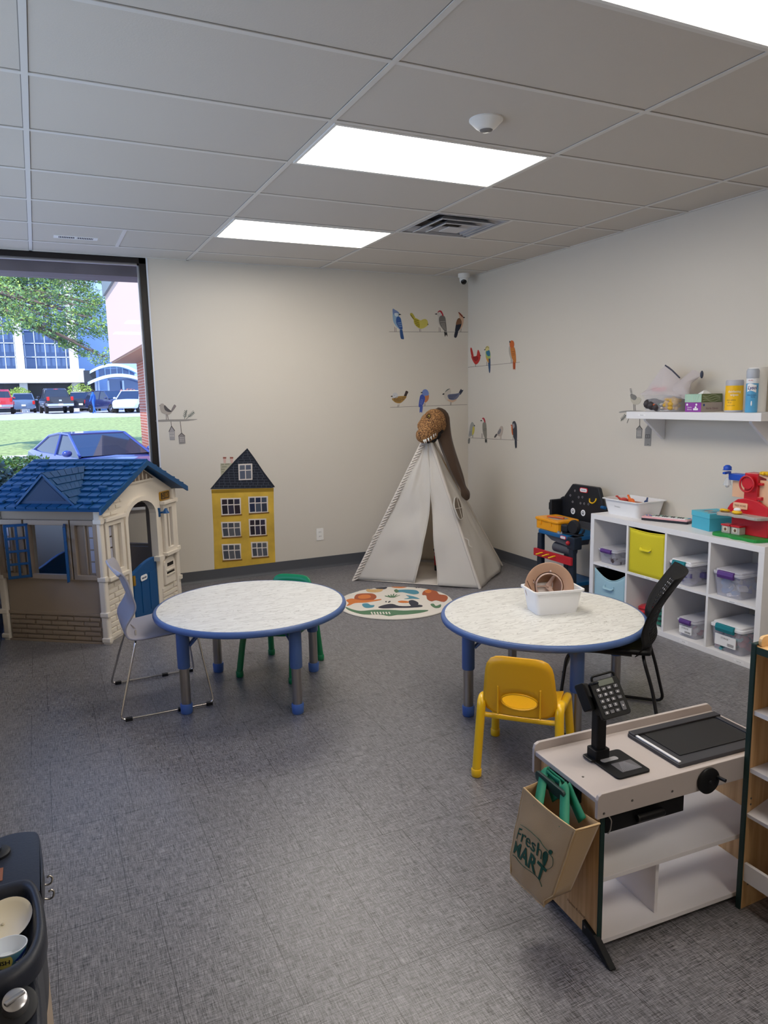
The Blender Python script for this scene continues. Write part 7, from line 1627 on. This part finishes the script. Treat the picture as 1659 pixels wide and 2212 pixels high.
# ------------------------------------------------------------------ tote bag
kraft = mat('kraft_fabric', (178, 148, 108), .85, bump=(500, .15), sheen=.2); kseam = mat('kraft_seam', (196, 166, 124), .85); grnh = mat('green_strap', (0, 112, 82), .6); dgt = mat('bag_print', (10, 70, 52), .6)
bTL, bTR, bBR, bBL = on_x(1131, 1702, -.028), on_x(1243, 1794, -.028), on_x(1184, 1968, -.062), on_x(1096, 1880, -.062)
gTR, gBR, gTL, gBL = on_x(1283, 1812, .055), on_x(1232, 1925, .045), on_x(1131, 1702, -.028), on_x(1096, 1880, -.062)
bag = thing('tote_bag', 'tan fabric tote bag with green handles hanging on the counter side', 'bag', ((bBL.x + .05), (bBL.y + bBR.y) / 2, bBR.z))
gTL = Vector((.055, bTL.y + .012, gTR.z)); gBL = Vector((.045, bBL.y - .01, gBR.z))
gTR = Vector((.055, bTR.y - .005, bTR.z)); gTL.z = bTL.z
bn = (bTR - bTL).cross(bBL - bTL).normalized(); bn = bn if bn.x < 0 else -bn
def face(u, v):   # v 0 top, 1 bottom
    p = bTL.lerp(bTR, u).lerp(bBL.lerp(bBR, u), v); b_u = math.sin(PI * u) * math.sin(PI * min(1, v * .9 + .05))
    q_ = max(0, abs(2 * u - 1) - .80) / .2 * max(0, v - .80) / .2
    return p + bn * (.010 * b_u + .0035 * noise.noise(Vector((u * 4, v * 5, 1)))) + Vector((0, 0, -.006 * math.sin(PI * u) * (1 - v) - 0.0)) + (bTL.lerp(bTR, .5) - p) * 0 + Vector((0, (.012 if u < .5 else -.012) * -q_ * 1.5, .02 * q_))
MB().grid(face, 24, 28).build('front_face', kraft, bag, world=True, smooth=70, solid=.002)
def gus(A0, A1, B0, B1):  # A front edge top/bottom, B back edge
    def fn(u, v):
        p = A0.lerp(A1, v).lerp(B0.lerp(B1, v), u); return p + Vector((0, .006 * math.sin(PI * u) * (1 if A0.y > bTR.y + .05 else -.4), 0))
    return fn
def fe(u, v): return Vector(face(u, v))
def gR(u, v):
    a = fe(1, v); b = gTR.lerp(gBR, v); return a.lerp(b, u)
def gL(u, v):
    a = fe(0, v); b = gTL.lerp(gBL, v); return a.lerp(b, u)
MB().grid(gR, 10, 24).build('side_gusset', kraft, bag, world=True, smooth=70, solid=.002); MB().grid(gL, 8, 20).build('side_gusset', kraft, bag, world=True, smooth=70, solid=.002)
MB().grid(lambda u, v: gTL.lerp(gTR, u).lerp(gBL.lerp(gBR, u), v) + Vector((.0, 0, -.008 * math.sin(PI * u) * (1 - v))), 14, 14).build('back_face', kraft, bag, world=True, smooth=70, solid=.002)
MB().grid(lambda u, v: fe(u, 1).lerp(gBL.lerp(gBR, u) if True else 0, v), 12, 4).build('base', kraft, bag, world=True, smooth=70, solid=.002)
MB().tube([fe(i / 20, 0) for i in range(21)] + [gTR.lerp(fe(1, 0), 1 - i / 5) for i in range(1, 6)], .003, 6).tube([fe(1, i / 20) for i in range(21)], .0022, 6).tube([fe(0, i / 20) for i in range(21)] + [fe(i / 20, 1) for i in range(21)], .0024, 6).build('seams', kseam, bag, world=True, smooth=60)
# print: letters wrapped on the face
mt = {}
def onface(u, v, l=.0012):
    return fe(u, v) + bn * (l + .002)
def fuv(cx, cy):   # magnified crop -> face parameters (affine fit of the face corners)
    px, py = 1080 + cx / 6.32, 1650 + cy / 6.32
    A_, B_, C_, D_ = [Vector((a, b)) for a, b in ((1131, 1702), (1243, 1794), (1184, 1968), (1096, 1880))]
    u, v = .5, .5
    for _ in range(12):
        P_ = A_.lerp(B_, u).lerp(D_.lerp(C_, u), v); e = Vector((px, py)) - P_
        du = (B_ - A_).lerp(C_ - D_, v); dv = D_.lerp(C_, u) - A_.lerp(B_, u); det = du.x * dv.y - du.y * dv.x
        u += (e.x * dv.y - e.y * dv.x) / det; v += (du.x * e.y - du.y * e.x) / det
    return u, v
def fline(name, P, w):
    Q = smoothpoly([Vector((*p, 0)) for p in P], 5, closed=False); MB().tube([onface(*fuv(q[0], q[1])) for q in Q], w, 6, flat=.4).build(name, dgt, bag, world=True)
def warp_text(s, name, top, bot, bold=0, sx=1.0):
    """text stretched between an upper and a lower guide line given in crop coordinates"""
    m = MB().text(s, (0, 0, 0), X3, Y3, 1.0, h=0, bold=bold); lo = [min(p[i] for p in m.v) for i in (0, 1)]; hi = [max(p[i] for p in m.v) for i in (0, 1)]
    T_ = smoothpoly([Vector((*p, 0)) for p in top], 8, closed=False); B_ = smoothpoly([Vector((*p, 0)) for p in bot], 8, closed=False)
    def samp(L, t): x = t * (len(L) - 1); i = min(int(x), len(L) - 2); return L[i].lerp(L[i + 1], x - i)
    V = []
    for p in m.v:
        t = (p.x - lo[0]) / (hi[0] - lo[0]); s_ = (p.y - lo[1]) / (hi[1] - lo[1]); c = samp(B_, t).lerp(samp(T_, t), s_); V.append(onface(*fuv(c.x, c.y), .0008))
    m.v = V; return m.build(name, dgt, bag, world=True)
warp_text('Fresh', 'fresh_text', [(290, 860), (400, 900), (520, 990), (640, 1110)], [(245, 1010), (360, 1075), (480, 1165), (618, 1290)], bold=.004)
warp_text('MART', 'mart_text', [(235, 1035), (370, 1110), (530, 1240), (685, 1430)], [(195, 1200), (330, 1310), (480, 1440), (610, 1620)], bold=.028)
fline('upper_line', [(308, 818), (400, 855), (500, 920), (600, 1010), (650, 1090), (706, 1168)], .0012); fline('lower_line', [(190, 1236), (240, 1270), (300, 1330), (400, 1405), (500, 1480), (570, 1560), (610, 1670)], .0012)
ap = [(680, 1175), (710, 1215), (745, 1235), (765, 1290), (755, 1370), (720, 1410), (680, 1420), (645, 1390), (635, 1320), (640, 1250), (650, 1200)]
Q = smoothpoly([Vector((*p, 0)) for p in ap], 4); MB().tube([onface(*fuv(q[0], q[1])) for q in Q], .0011, 6, closed=True, flat=.4).build('apple_outline', dgt, bag, world=True)
for nm, P_ in (('apple_half', [(680, 1172), (698, 1195), (700, 1260), (680, 1330), (650, 1385), (638, 1320), (642, 1240), (655, 1190)]), ('apple_leaf', [(712, 1190), (722, 1160), (745, 1155), (765, 1185), (745, 1220), (725, 1215)])):
    Q = smoothpoly([Vector((*p, 0)) for p in P_], 3); MB().add([onface(*fuv(q[0], q[1]), .0006) for q in Q], [tuple(range(len(Q)))]).build(nm, dgt, bag, world=True)
# handles over the hanger bar
Kw = WM(K); hb = lambda x, y, z: Kw @ Vector((x, y, z))
def strap(P, w=.015):
    Q = smoothpoly(P, 6, closed=False); m = MB(); V = []
    for i, p in enumerate(Q):
        d = (Q[min(i + 1, len(Q) - 1)] - Q[max(i - 1, 0)]).normalized(); s = Vector((0, 1, 0)); s = (s - d * s.dot(d)); s = s.normalized() if s.length > .2 else Vector((0, .5, .5)); V += [p + s * w, p - s * w]
    m.add(V, [(2 * i, 2 * i + 1, 2 * i + 3, 2 * i + 2) for i in range(len(Q) - 1)]); return m.build('handle', grnh, bag, world=True, smooth=70, solid=.003)
for du, xx, ub in ((0, -.022, fe), (.018, -.010, None)):
    a = fe(.30, .05) - bn * .007 + Vector((du * 2, 0, 0)); b = fe(.80, .05) - bn * .007 + Vector((du * 2, 0, 0))
    if du: a.x += .03; b.x += .03
    strap([a, a.lerp(hb(xx, .222, .475), .65) , hb(xx, .215, .482), hb(xx, .168, .485), hb(xx, .12, .482), b.lerp(hb(xx, .113, .475), .65), b])
# ------------------------------------------------------------------ tall wooden stand
S = thing('market_stand', 'tall wooden toy market stand with white shelves at the right edge', 'shelf', (.80, -1.50, 0))
tx0, tx1, ty1, ty0, th = .628, .98, -1.118, -1.88, .885
for yy in (ty1, ty0):
    pn = MB().prism([(tx0, .0), (tx0 + .16, .0), (tx0 + .2, .035), (tx1, .035), (tx1, th), (tx0, th)], (0, yy - .006, 0), X3, Z3, -Y3, .014).build('side_panel', wood, S, world=True)
    MB().bb((tx0 - .006, yy - .0215, 0), (tx0 + .001, yy - .0045, th + .002)).bb((tx0 - .006, yy - .0215, th), (tx1, yy - .0045, th + .005)).build('edge_strip', dgreen, pn, world=True, bevel=.002)
MB().bb((tx0, ty0, th - .02), (tx1, ty1 - .02, th - .004)).build('top', woodh, S, world=True); MB().bb((tx0 - .004, ty0, th - .026), (tx0 + .004, ty1 - .02, th - .004)).build('top_edge', dgreen, S, world=True)
MB().rbox(((tx0 + tx1) / 2, ty1 - .026, th + .01), (tx1 - tx0 - .01, .010, .036), .015, axis=1).build('top_lip', woodh, S, world=True)
for z, tilt in ((.668, 0), (.478, 0), (.325, .25)):
    m = MB().bb((tx0 + .004, ty0, -.007), (tx1, ty1 - .02, .007)); M_ = Matrix.Translation((tx0, 0, z)) @ Matrix.Rotation(-tilt, 4, 'Y') @ Matrix.Translation((-tx0, 0, 0)); m.xf(M_).build('shelf', shw, S, world=True)
MB().bb((tx0 + .004, ty0, .10), (tx0 + .016, ty1 - .02, .162)).build('front_board', shw, S, world=True, bevel=.001); MB().bb((tx1 - .01, ty0, .035), (tx1, ty1 - .02, th)).build('back_panel', wood, S, world=True)
for x, z in ((.645, .38), (.645, .36), (.66, .325), (.655, .08)): MB().lathe([(.0035, 0), (.0035, .001), (0, .001)], (x, ty1 - .0201, z), 10, axis=(0, -1, 0)).build('screw', screwm, S, world=True)
# ------------------------------------------------------------------ hat bin on the right table
hbz = .5205
hbn = thing('hat_bin', 'white plastic bin on the right table holding the safari hat', 'bin', (1.095, .418, hbz), math.radians(-13.5))
L1, W1, L2, W2, HH = .225, .145, .285, .195, .128; n = len(rrect(L1, W1, .02, 4))
lv = lambda l, w_, z_: [(a, b, z_) for a, b in rrect(l, w_, .02, 4)]
V = lv(L1, W1, 0) + lv(L2 - .02, W2 - .02, HH - .006) + lv(L2, W2, HH - .010) + lv(L2, W2, HH) + lv(L2 - .024, W2 - .024, HH) + lv(L1 - .006, W1 - .006, .004)
F = [tuple(range(n)), tuple(5 * n + i for i in range(n))] + [(k * n + i, k * n + (i + 1) % n, (k + 1) * n + (i + 1) % n, (k + 1) * n + i) for k in range(5) for i in range(n)]
MB().add(V, F).build('tub', mat('white_tub', (234, 234, 236), .38, coat=.1), hbn, smooth=35)
hat = thing('safari_hat', 'tan plastic safari hat standing on edge in the white bin', 'hat', (1.09, .435, hbz + .03)); hm_ = mat('hat_tan', (186, 148, 122), .4); hs = mat('hat_strap', (206, 178, 164), .4)
hax = Vector((-.52, -.80, .22)).normalized(); hcn = Vector((1.085, .43, hbz + .128))
MB().lathe([(.124, -.006), (.127, 0), (.122, .002), (.082, -.018), (.076, -.02), (.07, -.06), (.05, -.09), (.0, -.1), (0, -.096), (.047, -.086), (.066, -.058), (.072, -.018)], hcn, 56, axis=hax, cap=False).build('shell', hm_, hat, world=True, smooth=50)
hq = Vector((0, 0, 1)).rotation_difference(hax).to_matrix()
def hp(a, r, z): return hcn + hq @ Vector((math.cos(a) * r, math.sin(a) * r, z))
MB().tube([hp(a, .068, -.016) for a in [2 * PI * i / 40 for i in range(40)]], .008, 8, closed=True, flat=.5).build('headband', hs, hat, world=True, smooth=60)
m = MB()
for a in (.5, 2.6, 4.7): m.tube([hp(a, .066, -.02), hp(a, .055, -.05), hp(a, .025, -.064), hp(0, .0, -.066)], [.009, .011, .012, .02], 8, flat=.35)
m.build('inner_straps', hs, hat, world=True, smooth=60)
m = MB()
for a in (.9, 2.3, 3.9, 5.4): m.ball(hp(a, .08, -.006), .006, seg=8)
m.build('studs', hs, hat, world=True, smooth=60)
rt_ = -CR
MB().tube(smoothpoly([hcn - CR * .118 + CU * .03 + hax * .004, hcn - CR * .10 - CU * .01 + hax * .012, hcn - CR * .08 - CU * .05 + hax * .01, hcn - CR * .07 - CU * .07 + hax * .008], 5, closed=False), .0018, 6).tube(smoothpoly([hcn - CR * .085 + CU * .035 + hax * .004, hcn - CR * .075 + CU * .01 + hax * .012, hcn - CR * .073 - CU * .03 + hax * .01, hcn - CR * .055 - CU * .065 + hax * .008], 5, closed=False), .0018, 6).build('chin_cord', mat('cord_brown', (70, 42, 30), .6), hat, world=True, smooth=60)
MB().ball(hcn - CR * .078 - CU * .05 + hax * .012, (.008, .006, .014), seg=8).build('cord_stopper', mat('cord_orange', (220, 120, 40), .4), hat, world=True, smooth=60)
# ------------------------------------------------------------------ play kitchen at the lower left
kn = thing('play_kitchen', 'dark grey toy kitchen with sink basin at the lower left corner', 'play kitchen', (-1.50, -1.0, 0)); kdk = mat('kitchen_charcoal', (38, 42, 54), .45, bump=(150, .1)); kbg = mat('kitchen_beige', (176, 158, 138), .5); kdd = mat('kitchen_black', (20, 23, 32), .5)
def kp(L, z): return [on_z(a, b, z) for a, b in L]
zc_, zs_ = .60, .635
top_ = kp([(0, 1809), (30, 1800), (66, 1796), (82, 1801), (89, 1828), (93, 1862), (92, 1900), (88, 1925)], zc_)
poly = [(p.x, p.y) for p in smoothpoly(top_, 4, closed=False)] + [(-1.36, -1.32), (-1.655, -1.32), (-1.655, top_[0].y + .0)]
MB().prism([(x, max(y, -.935)) for x, y in poly], (0, 0, zc_ - .05), X3, Y3, Z3, .05).build('cooktop', kdk, kn, world=True, bevel=.008, smooth=40, bseg=3)
MB().prism([(x * 1.0 + (-.012 if x > -1.5 else 0), y) for x, y in poly], (0, 0, .30), X3, Y3, Z3, .25).build('upper_cabinet', kdk, kn, world=True, bevel=.004)
MB().prism([(x + (-.012 if x > -1.5 else 0), y) for x, y in poly], (0, 0, .0), X3, Y3, Z3, .30).build('lower_cabinet', kbg, kn, world=True, bevel=.004)
# burner and controls on the cooktop
c = on_z(5, 1843, zc_); bn_ = MB().lathe([(.030, 0), (.030, .006), (.024, .010), (0, .010)], (c.x - .012, c.y, zc_), 32).build('burner', kdd, kn, world=True, smooth=40, bevel=0); MB().lathe([(.018, 0), (.018, .010), (0, .011)], (c.x - .018, c.y, zc_ + .008), 24).build('burner_knob', kdk, bn_, world=True, smooth=40)
c = on_z(2, 1889, zc_); MB().bb((c.x - .05, c.y - .026, zc_ + .0003), (c.x + .004, c.y + .024, zc_ + .0015)).build('wood_sticker', mat('sticker_wood', (150, 92, 62), .5), kn, world=True)
MB().bb((c.x - .05, c.y - .012, zc_ + .0014), (c.x - .002, c.y + .006, zc_ + .002)).build('sticker_cream', mat('pic_cream', (214, 206, 190), .6), kn, world=True)
# sink basin with a thick rim
oo = kp([(-40, 1918), (0, 1911), (35, 1901), (62, 1898), (78, 1908), (90, 1935), (97, 1970), (100, 2005), (93, 2042), (74, 2076), (40, 2104), (0, 2124), (-40, 2135)], zs_); ii = kp([(-40, 1937), (0, 1928), (30, 1920), (50, 1918), (62, 1928), (69, 1950), (73, 1975), (73, 2005), (67, 2035), (52, 2062), (28, 2082), (0, 2094), (-40, 2106)], zs_)
O2 = smoothpoly(oo, 4, closed=False); I2 = smoothpoly(ii, 4, closed=False); n = len(O2); m = MB(); V = []
for k in range(n):
    o_, i_ = O2[k], I2[k]; mid = o_.lerp(i_, .5)
    V += [Vector((o_.x, o_.y, zs_ - .035)), Vector((o_.x, o_.y, zs_ - .008)), o_.lerp(i_, .15) + Vector((0, 0, .002)), mid + Vector((0, 0, .005)), i_.lerp(o_, .12) + Vector((0, 0, .001)), Vector((i_.x, i_.y, zs_ - .01)), Vector((lerp(i_.x, -1.5, .12), lerp(i_.y, -1.06, .12), zs_ - .045))]
m.add(V, [(k * 7 + j, (k + 1) * 7 + j, (k + 1) * 7 + j + 1, k * 7 + j + 1) for k in range(n - 1) for j in range(6)])
m.build('sink_rim', kdk, kn, world=True, smooth=60)
MB().prism([(p.x, p.y) for p in I2] + [(-1.655, I2[-1].y), (-1.655, I2[0].y)], (0, 0, zs_ - .050), X3, Y3, Z3, .004).build('sink_floor', kdd, kn, world=True)
m = MB()
for k in range(3): m.tube([on_z(-10, 1942 + k * 9, zs_ - .03), on_z(40, 1934 + k * 9, zs_ - .03)], .002, 6)
m.build('basin_ridges', kdd, kn, world=True)
# sloping control panel with the silver knob, hooks
fp = kp([(-40, 2150), (0, 2132), (40, 2118), (76, 2098), (86, 2130), (90, 2170), (92, 2240), (-40, 2260)], .575)
MB().prism([(p.x, p.y) for p in fp], (0, 0, .3), X3, Y3, Z3, .275).build('control_panel', kdk, kn, world=True, bevel=.008, bseg=3)
c = on_z(34, 2178, .590); ax = (CAM - c).normalized().lerp(Z3, .55).normalized(); kb2 = MB().lathe([(.036, 0), (.036, .005), (.031, .008), (0, .008)], c, 32, axis=ax).build('knob_base', kdd, kn, world=True, smooth=40)
MB().lathe([(.021, .008), (.022, .012), (.020, .028), (.015, .031), (0, .031)], c, 28, axis=ax, sx=1.0).build('silver_knob', mat('knob_silver', (186, 186, 190), .3, metal=.85), kb2, world=True, smooth=50)
MB().rbox(c + ax * .033, (.036, .008, .006), .003, rot=RZ(.5)).build('knob_grip', mat('knob_silver', (186, 186, 190), .3, metal=.85), kb2, world=True, bevel=.002)
for (a, b) in (((93, 1911), (108, 1906)), ((96, 1942), (108, 1940))):
    p0 = on_z(*a, .555); MB().tube(smoothpoly([p0, p0 + Vector((.010, .0, -.003)), p0 + Vector((.018, -.001, .001)), p0 + Vector((.020, .003, .010)), p0 + Vector((.014, .004, .015)), p0 + Vector((.010, .003, .012))], 5, closed=False), .0022, 8).build('hook', steel, kn, world=True, smooth=60)
# plate and bowl in the sink
pc = on_z(14, 1996, .606); pax = Vector((.10, -.22, .95)).normalized(); pax = Vector((-.12, -.30, .94)).normalized()
pt_ = thing('toy_plate', 'cream plastic toy plate lying in the toy sink', 'plate', pc); MB().lathe([(.0, 0), (.036, .001), (.043, .007), (.050, .011), (.051, .013), (.042, .010), (.035, .004), (0, .003)], pc, 40, axis=pax).build('plate', mat('plate_cream', (232, 222, 198), .35), pt_, world=True, smooth=50)
MB().ball(pc + pax * .003 - Vector((.006, 0, 0)), (.004, .004, .0015), seg=8).build('plate_mark', mat('kb_mark', (200, 188, 160), .4), pt_, world=True)
bc = on_z(18, 2078, .592); bw_ = thing('toy_bowl', 'blue and yellow toy bowl with the word FISH in the toy sink', 'bowl', bc); bax = Vector((.05, .12, 1)).normalized()
MB().lathe([(.022, 0), (.028, .004), (.034, .030), (.0345, .032), (.0325, .032), (.026, .006), (0, .004)], bc, 40, axis=bax, ms=[0, 0, 1, 1, 1, 1]).build('bowl', [mat('bowl_blue', (110, 170, 200), .35), mat('bowl_white', (226, 232, 240), .3)], bw_, world=True, smooth=50)
bq = Vector((0, 0, 1)).rotation_difference(bax).to_matrix(); ab = math.atan2(CAM.y - bc.y, CAM.x - bc.x)
def bwl(a, t, l=.0007): r = lerp(.0285, .034, (t - .13) / .8) + l; return bc + bq @ Vector((r * math.cos(a), r * math.sin(a), .032 * t))
MB().grid(lambda u, v: bwl(ab - 1.3 + 1.35 * u + .15 * math.sin(v * 3), .14 + .76 * v), 14, 5).build('yellow_patch', mat('bowl_yellow', (216, 204, 110), .4), bw_, world=True, smooth=60)
mm = MB().text('FISH', (0, 0, 0), X3, Y3, .0125, h=0, bold=.0003); mm.v = [bwl(ab - .32 + p.x / .031, .52 + p.y / .032, .0011) for p in mm.v]; mm.build('fish_text', mat('ink_black', (24, 26, 40), .5), bw_, world=True)
MB().add([bwl(ab + .2 + a_, t, .001) for a_, t in ((.05, .45), (.35, .62), (.62, .8), (.9, .86), (1.0, .7), (.8, .6), (.55, .42), (.3, .36))], [tuple(range(8))]).build('whale_picture', mat('whale_blue', (30, 60, 150), .4), bw_, world=True); MB().add([bwl(ab + .2 + a_, t, .0012) for a_, t in ((.15, .38), (.45, .44), (.85, .58), (.6, .36), (.3, .28))], [tuple(range(5))]).build('wave_picture', mat('bowl_white', (226, 232, 240), .3), bw_, world=True)
